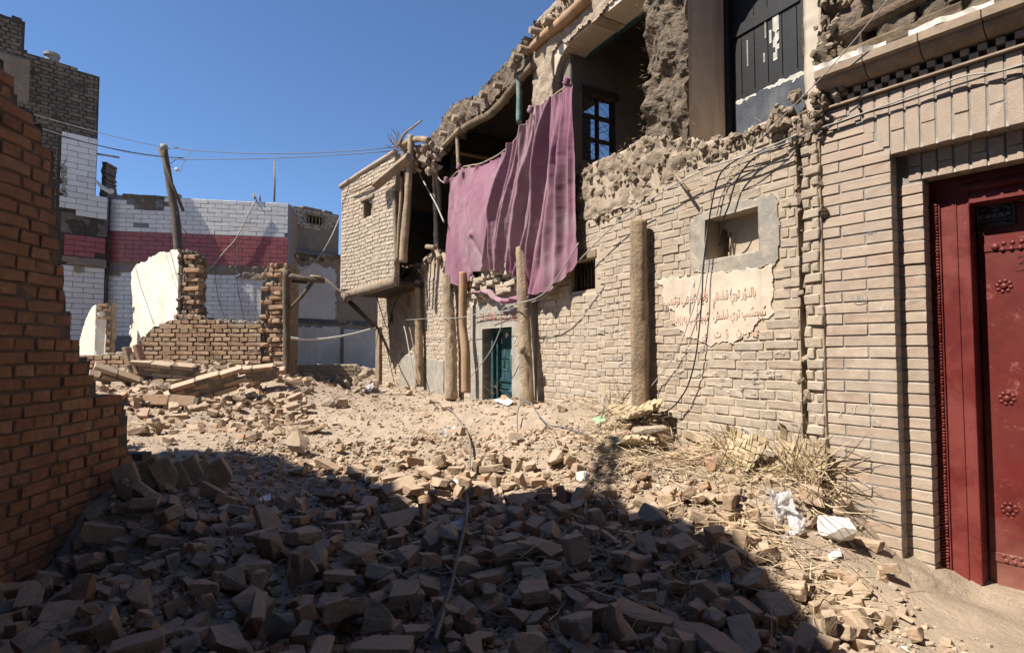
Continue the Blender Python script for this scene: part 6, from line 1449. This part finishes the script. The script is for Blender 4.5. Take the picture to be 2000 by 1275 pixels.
# ------------------------------------------------------------------ rubble
rubA = protos('rubA', .235, .060, .115, .004, .006, 14, cuts=lambda r: r.choice((2, 2, 3, 3)), worn=.0055)
rubB = protos('rubB', .235, .060, .115, .006, .004, 6, cuts=1, worn=.0045)
rubC = protos('rubC', .12, .060, .115, .006, .010, 10, cuts=lambda r: r.choice((1, 3)), worn=.005)
shard = protos('shard', .12, .060, .115, .006, .010, 8, cuts=3)
def dens(x, y):
    """how thick the bricks lie at a ground position, 0..1, read off the photo"""
    v = EYE; p = Vector((x, y, hz(x, y))) - EYE
    if y < .5: return 0
    dpt = p.dot(_f); X = 1000 + F_PX * p.dot(_r) / dpt; Y_ = 637.5 - F_PX * p.dot(_u) / dpt
    if X < -120 or X > 2050 or Y_ > 1400: return 0
    if x < -2.28 and y < 3.75: return 0
    d = 0.
    if Y_ > 960: d = .27 if X < 1650 else .2
    if 880 < Y_ <= 960: d = .11 if X > 640 else .014
    if Y_ <= 880: d = .022
    if Y_ > 940 and X < 340: d = .8
    if 960 < Y_ < 1010 and 450 < X < 640: d = .05
    if 980 < Y_ < 1080 and 560 < X < 760: d *= .45
    if X > 1600: d = max(0, .32 - (X - 1600) / 1000)
    if X > 1760 or (X > 1820 - (Y_ - 1100)): d = .0 if Y_ > 1120 else d * .3
    if X > 1700 and Y_ > 1150: d = .04 if X < 1800 else 0
    if X < 600 and Y_ < 850: d = 1.
    if X < 560 and 850 <= Y_ < 880: d = .06
    if 1080 < X < 1400 and 780 < Y_ < 900: d = .05
    if 600 < X < 740 and Y_ < 790: d = .06
    if 740 < X < 1100 and Y_ < 800: d = .04
    return d
KEEP = [ground_hit(*q) for q in ((1634, 1064), (1138, 935), (1275, 1035), (1586, 1000), (580, 880), (930, 765), (1545, 1030), (1535, 1010))]
cell = {}
def fits(x, y, r_):
    k = (int(x / .15), int(y / .15))
    for i in range(-2, 3):
        for j in range(-2, 3):
            for (a, b, c) in cell.get((k[0] + i, k[1] + j), ()):
                if (a - x) ** 2 + (b - y) ** 2 < ((r_ + c) * .80) ** 2: return False
    cell.setdefault(k, []).append((x, y, r_)); return True
items = []
rr_ = random.Random(5)
def settle(p, R3, s, x, y, sink=.25, lift=0.):
    v = (p['v'] * np.array(s)) @ np.array(R3).T; lo = -v[:, 2].min()
    g = float(H(np.array([x]), np.array([y]))[0])
    return Vector((x, y, g + lo * (1 - sink) * 1.0 + lift))
for layer in range(2):
    cell.clear()
    for k in range(15000 if layer == 0 else 5000):
        if rr_.random() < .55: x, y = rr_.uniform(-2.3, 2.2), rr_.uniform(1.6, 4.2)
        else: x, y = rr_.uniform(-6.5, 2.0), rr_.uniform(3.6, 11.5)
        if y > 7.9 and x < -3.1: continue
        if (Vector((x, y, 0)) - M.o).dot(M.n) < .12: continue
        d = dens(x, y)
        if layer: d = d * .25 if d > .15 else 0
        if rr_.random() > d or min((x - g.x) ** 2 + (y - g.y) ** 2 for g in KEEP) < .0225: continue
        q = rr_.random(); pl = rubA if q < .5 else (rubC if q < .82 else rubB); p = rr_.choice(pl)
        sc_ = rr_.uniform(.42, .68) if rr_.random() < .5 else rr_.uniform(.66, .92) * (1.05 if y < 3 else .95); s = (sc_, sc_, sc_ * rr_.uniform(.9, 1.15))
        if x > 1.1 and y < 2.9: sc_ = min(sc_, .72); s = (sc_, sc_, sc_)
        rad_ = max(p['dim'][0], p['dim'][1]) * sc_ * .5
        if not fits(x, y, rad_ * (.88 if d > .15 else 1.0)): continue
        tl = .26 if d > .15 else .2
        rx = rr_.gauss(0, tl) + (math.pi / 2 if rr_.random() < .22 else 0)
        R3 = rotm(rx, rr_.gauss(0, tl), rr_.uniform(0, 6.28))
        c = settle(p, R3, s, x, y, rr_.uniform(.1, .45), .05 if layer else .0)
        items.append((p, c, R3, s))
# the row of bricks leaning side by side by the left wall
row = []
for i, (x, y) in enumerate([(248, 962), (300, 945), (322, 950), (348, 945), (375, 945), (398, 945), (430, 950)]):
    g = ground_hit(x, y); p = rr_.choice(rubB); R3 = rotm(1.35 + rr_.uniform(-.15, .15), rr_.uniform(.9, 1.2), rr_.uniform(-.2, .3)); c = settle(p, R3, (.72, 1, 1), g.x, g.y, .1)
    row.append((p, c, R3, (.72, 1, 1)))
def appsize(it): return max(it[0]['dim'] * np.array(it[3])) / (it[1] - EYE).length
def shaded(c):
    s = c + S * ((ZA - c.z) / S.z)
    return bool(in_poly([s.x], [s.y], poly)[0])
items.sort(key=appsize, reverse=True)
for p, c, R3, s in items[:290]:
    o = bpy.data.objects.new('broken_brick', proto_me(p, m_rub, nm='broken_brick')); COL.objects.link(o)
    m4 = R3.to_4x4() @ Matrix.Diagonal((*s, 1)); m4.translation = c; o.matrix_basis = m4
    dd_ = (c - EYE); X_ = 1000 + F_PX * dd_.x / dd_.dot(_f); Y_ = 637.5 - F_PX * dd_.dot(_u) / dd_.dot(_f)
    up_ = abs((R3 @ Vector((0, 0, 1))).z); look = 'flat-lying' if up_ > .93 else ('tilted' if up_ > .6 else 'on-edge')
    big_ = max(p['dim'] * np.array(s)); sz_ = 'large' if big_ > .185 else ('medium' if big_ > .135 else 'small')
    row_ = 'along bottom edge' if Y_ > 1180 else ('above bottom edge' if Y_ > 1080 else ('halfway up the pile' if Y_ > 1000 else 'far side of pile'))
    hosx = 880 if Y_ > 1050 else 912
    side = 'by left wall foot' if X_ < 330 else ('left of the middle' if X_ < 620 else ('just left of hose' if X_ < hosx else ('just right of hose' if X_ < 1160 else ('right of the middle' if X_ < 1450 else 'towards the gateway'))))
    lit = 'shaded' if shaded(c) else 'sunlit'
    tag(o, f'{sz_} {look} {lit} broken brick {side}, {row_}', 'brick', f'{lit} broken bricks {side}')
row_i = 0
for p, c, R3, s in row:
    o = bpy.data.objects.new('leaning_brick', proto_me(p, m_rub, nm='broken_brick')); COL.objects.link(o)
    m4 = R3.to_4x4() @ Matrix.Diagonal((*s, 1)); m4.translation = c; o.matrix_basis = m4
    tag(o, f'{["first", "second", "third", "fourth", "fifth", "sixth", "last"][row_i]} brick from the left wall in the row of leaning bricks', 'brick', 'row of leaning bricks'); row_i += 1
print('RUBBLE', len(items))
vs, fs, n = [], [], 0
for p, c, R3, s in items[290:]:
    a = (p['v'] * np.array(s)) @ np.array(R3).T + np.array(c); vs.append(a); fs.append(p['f'] + n); n += len(a)
tag(obj('brick_rubble', np.concatenate(vs), np.concatenate(fs), m_rub), 'scattered broken bricks and fragments covering the lane', 'rubble', kind='stuff')
# shards and gravel
lp = [p for p in lump_protos() if len(p['v']) < 20] + shard
def scatter(n_, lo, hi, name, mat, label, near=.6, thick=1.):
    vs, fs, n = [], [], 0; cnt = 0
    while cnt < n_:
        if rr_.random() < near: x, y = rr_.uniform(-2.3, 2.2), 1.6 + 3.2 * rr_.random() ** 1.2
        else: x, y = rr_.uniform(-5, 1.8), rr_.uniform(4, 10.5)
        if y > 7.9 and x < -3.1: continue
        if (Vector((x, y, 0)) - M.o).dot(M.n) < .03: continue
        if x < -2.26 and y < 3.7: continue
        if x > 1.35 and y < 3.0 and rr_.random() < min(1, (x - 1.35) / .5): continue
        cnt += 1
        p = rr_.choice(lp); sz = lo * (hi / lo) ** (rr_.random() ** 2.2); 
        if p['dim'][0] < .2: sz = sz / .12
        s = np.array([sz * rr_.uniform(.7, 1.3), sz * rr_.uniform(.7, 1.2), sz * rr_.uniform(.4, .9)])
        Rm = np.array(rotm(rr_.gauss(0, .5), rr_.gauss(0, .5), rr_.uniform(0, 6.3)))
        a = (p['v'] * s) @ Rm.T; vs.append(a + np.array([x, y, 0])); vs[-1] = (vs[-1], x, y, -a[:, 2].min()); fs.append(p['f'] + n); n += len(a)
    xs = np.array([q[1] for q in vs]); ys = np.array([q[2] for q in vs]); zs = Hn(xs, ys) + np.array([q[3] for q in vs]) * .55
    V_ = np.concatenate([q[0] + np.array([0, 0, z]) for q, z in zip(vs, zs)])
    return tag(obj(name, V_, np.concatenate(fs), mat), label, 'rubble', kind='stuff')
scatter(20000, .010, .042, 'gravel', m_grav, 'loose gravel and crumbs of mud on the ground')
scatter(4200, .025, .08, 'brick_shards', m_rub, 'small brick shards strewn over the ground', near=.8)
scatter(260, .012, .035, 'white_crumbs', m_whstone, 'white plaster crumbs strewn over the ground', near=.5)

# ---- fallen pieces of brickwork on the left heap
def panel(px_, py_, y_, rx, ry, rz, nx, nz_, label, mat=m_ruin, lay=1):
    c = at(px_, py_, y_); e = empty('fallen_brickwork', c, label, 'masonry')
    R3 = rotm(rx, ry, rz); it = []; ps_ = protos('pan', .235, .05, .105, .005, .003, 6); ph_ = protos('panh', .112, .05, .105, .005, .003, 4)
    for j in range(nz_):
        z = (j - nz_ / 2 + .5) * .0625; off = (j % 2) * .12
        for i in range(nx):
            x = (i - nx / 2 + .5) * .245 + off - .06
            if abs(x) > nx * .245 / 2: continue
            if rs.random() < .08: continue
            p = rs.choice(protos('panb', .235, .052, .115, .005, .004, 6))
            it.append((p, c + R3 @ Vector((x, rs.uniform(-.02, .02), z)), R3 @ rotm(rs.uniform(-.06, .06), 0, rs.uniform(-.06, .06)), (.97, 1, .92)))
    emit(e, it, mat, 300)
    fr = Fr(0, 0, 1, 0, 0, -1)
    v, f, _ = tube_arrays([c + R3 @ Vector((-nx * .245 / 2 + .04, 0, 0)), c + R3 @ Vector((nx * .245 / 2 - .04, 0, 0))], .5, sides=4)
    L_, D_, H_ = nx * .245 - .08, .10, nz_ * .0625 - .02
    bm = bmesh.new(); bmesh.ops.create_cube(bm, size=1); v, f = hull_arrays(bm); bm.free()
    obj('mortar_core', (v * np.array([L_, D_, H_])) @ np.array(R3).T + np.array(c), f, m_ruinmud, e)
panel(400, 755, 6.3, .40, -.30, .35, 3, 4, 'large tilted slab of fallen brickwork showing four courses in the left heap')
panel(505, 728, 6.9, .35, -.10, .25, 2, 3, 'long low slab of fallen brickwork on top of the heap by the timber post')
panel(270, 722, 6.9, .2, 1.3, .2, 2, 3, 'upright grey mortared brick lump at the upper left of the heap', m_rub)
panel(330, 722, 6.9, .35, .1, .1, 3, 3, 'mortar covered brickwork lump beside the upright one on the heap', m_rub)
panel(345, 788, 6.0, 1.1, .1, .3, 2, 3, 'flat broken slab lying at the lower front of the left heap', m_rub)
panel(235, 740, 6.6, .6, .4, .8, 2, 3, 'tumbled brickwork lump at the left end of the heap', m_rub)
# chunky dirt clods on the heap
hp = Fr(0, 0, 1, 0, 0, 1)
def mound(n_, cx, cy, sx, sy, lo, hi, name, mat, label):
    vs, fs, n = [], [], 0
    for k in range(n_):
        x, y = rs.gauss(cx, sx), rs.gauss(cy, sy); p = rs.choice(lump_protos()); s = rs.uniform(lo, hi)
        a = (p['v'] * np.array([s, s * .9, s * .7])) @ np.array(rotm(rs.uniform(0, 6), rs.uniform(0, 6), 0)).T + np.array([x, y, hz(x, y) + s * .12]); vs.append(a); fs.append(p['f'] + n); n += len(a)
    return tag(obj(name, np.concatenate(vs), np.concatenate(fs), mat), label, 'rubble', kind='stuff')
mound(260, -3.6, 11.5, .7, 1.6, .08, .3, 'earth_bank', m_mudlump, 'bank of dark earth clods across the lane below the end house')
mound(120, -4.3, 6.9, .8, .35, .06, .2, 'heap_clods', m_mudlump, 'earth clods among the bricks of the left heap')

# ------------------------------------------------------------------ straw
def straw_field(n_, boxes, label, name, lmin=.08, lmax=.32, up=.25, wd=.0035):
    parts = []
    for k in range(n_):
        x0, x1, y0, y1, wgt = rr_.choices(boxes, [b[4] for b in boxes])[0]
        X, Y_ = rr_.gauss((x0 + x1) / 2, (x1 - x0) / 4), rr_.gauss((y0 + y1) / 2, (y1 - y0) / 4)
        g = EYE + ray(X, Y_) * 1; d = ray(X, Y_)
        zz = .5; 
        if d.z >= -.02: continue
        t = 3.
        for _ in range(5): p = EYE + d * t; t += (p.z - hz(p.x, p.y)) / -d.z * .8
        p = EYE + d * t
        if (Vector((p.x, p.y, 0)) - M.o).dot(M.n) < .02 or p.y > 12 or p.y < 1: continue
        a = rr_.uniform(0, 6.28); di = Vector((math.cos(a), math.sin(a), rr_.gauss(0, up)))
        p.z = hz(p.x, p.y) + rr_.uniform(.01, .07)
        parts.append(straw_strip(p, di, rr_.uniform(lmin, lmax), wd * rr_.uniform(.6, 1.8)))
    v, f = join(parts); return tag(obj(name, v, f, m_straw), label, 'straw', kind='stuff')
straw_field(3000, [(1090, 1330, 790, 900, 3), (1130, 1300, 850, 960, 1.6), (1400, 1660, 880, 1010, 3.2), (1250, 1500, 850, 960, 2.5), (1300, 1600, 960, 1060, .8), (1200, 1400, 760, 830, 1.2)], 'loose straw heaped along the foot of the facade', 'straw_litter')
straw_field(900, [(700, 1700, 950, 1270, 2), (480, 620, 780, 860, .5), (800, 1000, 740, 800, .5), (1350, 1700, 1050, 1250, 2), (870, 960, 710, 780, .6), (610, 720, 690, 720, .8)], 'stray straws over the rubble', 'stray_straw', .05, .22)

def mat_piece(name, c, ex, ey, nx, ny, label, sw=.022, curl=.0):
    """woven strips: over two, under two"""
    ex, ey = Vector(ex), Vector(ey); nn = ex.cross(ey).normalized(); parts = []
    ux, uy = ex.normalized(), ey.normalized(); Lx, Ly = ex.length, ey.length
    def surf(a, b, h): return Vector(c) + ex * (a - .5) + ey * (b - .5) + nn * (h + curl * ((a - .5) ** 2 * 4 + (b - .5) ** 2 * 2) + .02 * math.sin(a * 7 + b * 5))
    for dirn in (0, 1):
        cnt = nx if dirn else ny
        for i in range(cnt):
            t = (i + .5) / cnt; k0, k1 = rs.uniform(-.09, .04), 1 + rs.uniform(-.04, .12); n = 26; vs = []
            half = rs.uniform(.34, .46) / cnt
            for q in range(n + 1):
                s_ = k0 + (k1 - k0) * q / n; other = int(s_ * (ny if dirn else nx)); h = .004 * (1 if ((other + i) // 2) % 2 else -1) * (1 if dirn else -1)
                if s_ < 0 or s_ > 1: h += .01 * rs.uniform(-1, 2)
                for sg in (-1, 1):
                    a, b = (t + sg * half, s_) if dirn else (s_, t + sg * half)
                    vs.append(surf(a, b, h)[:])
            fs = [(2 * q, 2 * q + 1, 2 * q + 3) for q in range(n)] + [(2 * q, 2 * q + 3, 2 * q + 2) for q in range(n)]
            parts.append((np.array(vs), np.array(fs)))
    v, f = join(parts); o = obj(name, v, f, m_reed); tag(o, label, 'mat')
    md = o.modifiers.new('thickness', 'SOLIDIFY'); md.thickness = .0018
    return o
def gp(x, y, lift=0.): p = ground_hit(x, y); p.z = hz(p.x, p.y) + lift; return p
p = gp(1455, 915, .10); mat_piece('woven_reed_mat', p, M.d * -.26 + Vector((0, 0, -.03)), M.n * .16 + Vector((0, 0, -.20)), 8, 8, 'torn woven reed mat slumped against the wall foot, left one of two', curl=-.05)
p = gp(1568, 925, .08); mat_piece('woven_reed_mat', p, M.d * -.28 + Vector((0, 0, -.08)), M.n * .12 + Vector((0, 0, -.26)), 9, 9, 'fanned woven reed mat leaning in the corner by the gateway pier', curl=-.06)
p = gp(1245, 815, .06); mat_piece('woven_reed_mat', p, M.d * -.34 + Vector((0, 0, -.02)), M.n * .24 + Vector((0, 0, -.10)), 9, 6, 'woven reed mat lying in front of the thick log prop', curl=-.05)
p = gp(1215, 872, .06); mat_piece('woven_reed_mat', p, M.d * -.55 + Vector((0, 0, .05)), M.n * .12 + Vector((0, 0, -.02)), 8, 6, 'narrow frayed strip of reed mat lying over the straw in the sun', curl=-.02)
# reeds sticking up in fans
fan = []
for (x, y, n_, ln) in ((1585, 935, 90, .38), (1555, 940, 40, .3), (1440, 900, 40, .25), (1215, 800, 50, .32), (1600, 990, 50, .35), (905, 745, 20, .2), (985, 775, 22, .3)):
    b_ = gp(x, y, .02)
    for k in range(n_):
        dv = -M.d * rs.uniform(-.6, .9) + M.n * rs.uniform(-.1, .6) + Vector((0, 0, rs.uniform(-.3, 1.0)))
        fan.append(straw_strip(b_ + Vector((rs.uniform(-.12, .12), rs.uniform(-.08, .08), rs.uniform(0, .08))), dv, ln * rs.uniform(.5, 1.1), .006))
v, f = join(fan); tag(obj('loose_reeds', v, f, m_straw), 'loose reeds fanning out from the torn mats', 'reeds', kind='stuff')
# curved bark / tarpaulin board over the straw
def sheet(name, pts4, mat, label, cat, bend_=.02, n=10, th=.004, crumple=.0, seed=0):
    a, b, c, d = [Vector(q) for q in pts4]; nn = (b - a).cross(d - a).normalized(); vs = []
    for i in range(n + 1):
        for j in range(n + 1):
            s_, t = i / n, j / n; q = a * (1 - s_) * (1 - t) + b * s_ * (1 - t) + c * s_ * t + d * (1 - s_) * t
            vs.append(q + nn * bend_ * math.sin(math.pi * s_))
    vs = np.array([v[:] for v in vs])
    if crumple: vs = vs + np.array(nn)[None] * (fbm(vs + seed, 16, 4, seed)[:, None] * crumple) + fbm(vs + seed + 9, 12, 3, seed + 4)[:, None] * crumple * .5
    idx = np.arange((n + 1) ** 2).reshape(n + 1, n + 1)
    o = obj(name, vs, np.stack([idx[:-1, :-1], idx[1:, :-1], idx[1:, 1:], idx[:-1, 1:]], -1).reshape(-1, 4), mat)
    md = o.modifiers.new('thickness', 'SOLIDIFY'); md.thickness = th
    return tag(o, label, cat)
def G4(pxs, lifts): return [gp(x, y, l) for (x, y), l in zip(pxs, lifts)]
sheet('bark_slab', G4([(1335, 845), (1405, 872), (1400, 885), (1340, 862)], [.06, .04, .02, .05]), m_bark, 'curved slab of pale bark lying near the foot of the wall', 'bark', .03, th=.015)
sheet('cardboard', G4([(1156, 824), (1180, 817), (1184, 830), (1164, 835)], [.05, .05, .05, .05]), m_green, 'pale green card scrap lying in the straw left of the thick log prop', 'card', .0, n=1)
sheet('plastic_bag', G4([(1500, 990), (1545, 995), (1575, 1050), (1530, 1068)], [.12, .14, .08, .05]), m_bag, 'crumpled translucent plastic bag over the bricks near the gateway pier', 'plastic bag', .05, n=26, th=.0006, crumple=.07, seed=3)
sheet('plastic_bag', G4([(1412, 1118), (1424, 1118), (1425, 1146), (1408, 1146)], [.08, .08, .03, .03]), m_bag, 'small twisted piece of clear plastic at the shade edge', 'plastic bag', .02, n=12, th=.0006, crumple=.04, seed=5)
sheet('plastic_bag', G4([(868, 845), (888, 838), (890, 850), (870, 856)], [.05, .06, .03, .02]), m_bag, 'small clear plastic scrap beside the hose in the sunlit lane', 'plastic bag', .02, n=12, th=.0006, crumple=.05, seed=7)
sheet('plastic_bag', G4([(712, 758), (728, 755), (730, 762), (714, 764)], [.08, .09, .04, .02]), m_bag, 'tiny clear plastic scrap at the far end of the lane by the porch door', 'plastic bag', .02, n=10, th=.0006, crumple=.05, seed=8)
sheet('rag', G4([(880, 1035), (902, 1030), (905, 1062), (885, 1066)], [.06, .08, .05, .02]), m_dirty, 'crumpled pale rag in the shade left of the hose', 'rag', .02, n=14, th=.002, crumple=.05, seed=9)
sheet('paper_scrap', G4([(1617, 1098), (1640, 1090), (1644, 1097), (1622, 1107)], [.06, .07, .05, .05]), m_paper, 'white paper scrap on the bricks below the white block', 'paper', .005)
sheet('paper_scrap', G4([(884, 945), (888, 943), (905, 957), (900, 960)], [.05, .05, .05, .05]), m_paper, 'narrow white paper strip in the sun just left of the hose', 'paper', .005)
sheet('paper_scrap', G4([(963, 786), (985, 782), (1002, 790), (990, 794)], [.05, .07, .05, .03]), m_paper, 'white paper sheet lying before the green door', 'paper', .01)
sheet('paper_scrap', G4([(500, 978), (512, 974), (512, 982), (502, 987)], [.03, .03, .03, .03]), m_paper, 'pale paper scrap in the shade, left one of a pair', 'paper', .002)
sheet('paper_scrap', G4([(513, 973), (528, 970), (529, 979), (516, 981)], [.03, .04, .03, .03]), m_paper, 'pale paper scrap in the shade, right one of a pair', 'paper', .002)
sheet('paper_scrap', G4([(811, 746), (838, 740), (842, 748), (820, 752)], [.08, .1, .06, .04]), m_paper, 'white paper scrap at the foot of the leftmost prop', 'paper', .01, crumple=.04)
sheet('paper_scrap', G4([(1123, 775), (1130, 771), (1136, 784), (1131, 786)], [.02, .12, .05, .02]), m_paper, 'small folded white carton on the rubble between the two tall log props', 'paper', .01)
sheet('orange_scrap', G4([(1334, 828), (1340, 815), (1347, 828), (1338, 834)], [.03, .1, .03, .02]), m_orange, 'small orange scrap at the wall foot right of the thick log prop', 'scrap', .005)
sheet('yellow_pouch', G4([(535, 850), (545, 838), (560, 855), (548, 862)], [.05, .08, .03, .02]), m_reed, 'crumpled yellow pouch among the bricks at the shade edge by the left wall', 'pouch', .02, crumple=.05) if False else None
# standing single items
def single(px_, py_, size, mat, label, nm='stone', cat='block', rot=(.1, .05, .4), lift=.0, pr=None):
    g = ground_hit(px_, py_); p = pr or protos('blk', .2, .1, .12, .012, .012, 3, cuts=lambda r: 3)[0]; s = tuple(np.array(size) / p['dim']); R3 = rotm(*rot)
    c = settle(p, R3, s, g.x, g.y, .05, lift); o = bpy.data.objects.new(nm, mesh_np(nm, (p['v'] * np.array(s)), p['f'], mat)); COL.objects.link(o)
    m4 = R3.to_4x4(); m4.translation = c; o.matrix_basis = m4; return tag(o, label, cat)
single(1634, 1064, (.17, .10, .11), m_whstone, 'white plastered block at the foot of the gateway pier', 'white_block', 'block', (.1, .05, -.5), .05)
single(1586, 1000, (.13, .12, .05), m_rub, 'flat brick half tilted up against the reed mat by the gateway', 'tilted_brick', 'brick', (.9, .2, -.4), .06)
single(1275, 1035, (.13, .10, .09), m_cementblue, 'grey white cement lump at the shade edge in the middle right', 'cement_lump', 'lump', (.2, .5, .3), .03)
single(1138, 935, (.075, .07, .07), m_whstone, 'small white faced cube standing in the sun beside the dark shadow streak', 'white_cube', 'block', (0, 0, .2))
single(580, 880, (.16, .12, .14), m_rub, 'single upright pointed brick piece standing in the sunlit lane just above the shade', 'pointed_brick', 'brick', (.5, .8, .3))
single(1173, 778, (.14, .12, .12), m_rub, 'rounded brick lump at the wall foot left of the thick log prop', 'brick_lump', 'brick', (.3, .2, .3), .04)
single(930, 765, (.30, .16, .26), m_rub, 'big dusty slab leaning at the left jamb of the green door', 'leaning_slab', 'slab', (.1, -.3, -.6))
single(1008, 862, (.11, .09, .08), m_mudlump, 'clod of mud and straw beside the curly grey wire', 'mud_clod', 'clod', (.3, .2, .3))
single(1260, 865, (.5, .08, .06), m_mudlump, 'mud covered branch lying over the straw near the wall', 'muddy_branch', 'branch', (.1, -.15, -1.0), .06)
single(545, 850, (.10, .07, .07), m_reed, 'crumpled yellow pouch among the bricks at the shade edge', 'yellow_pouch', 'pouch', (.3, .6, .3))
single(335, 1262, (.10, .05, .09), m_whstone, 'pale shard half buried in the dark rubble at the bottom left', 'pale_shard', 'shard', (.5, .3, .3)) if False else None
single(545, 1258, (.10, .03, .10), m_cementblue, 'grey shard standing in the dark rubble at the bottom edge', 'grey_shard', 'shard', (.3, .3, .3), .03)
for k, (x, y) in enumerate(((607, 700), (632, 705), (655, 710))):
    single(x, y, (.30, .22, .22) if k == 0 else (.22, .2, .14), m_reed, ['open torn reed basket on the rubble bank below the end house', 'crushed reed bundle right of the torn basket', 'flat reed bundle at the right end of the rubble bank'][k], 'reed_bundle' if k else 'reed_basket', 'basket' if not k else 'bundle', (.4, .2, .3), .05)
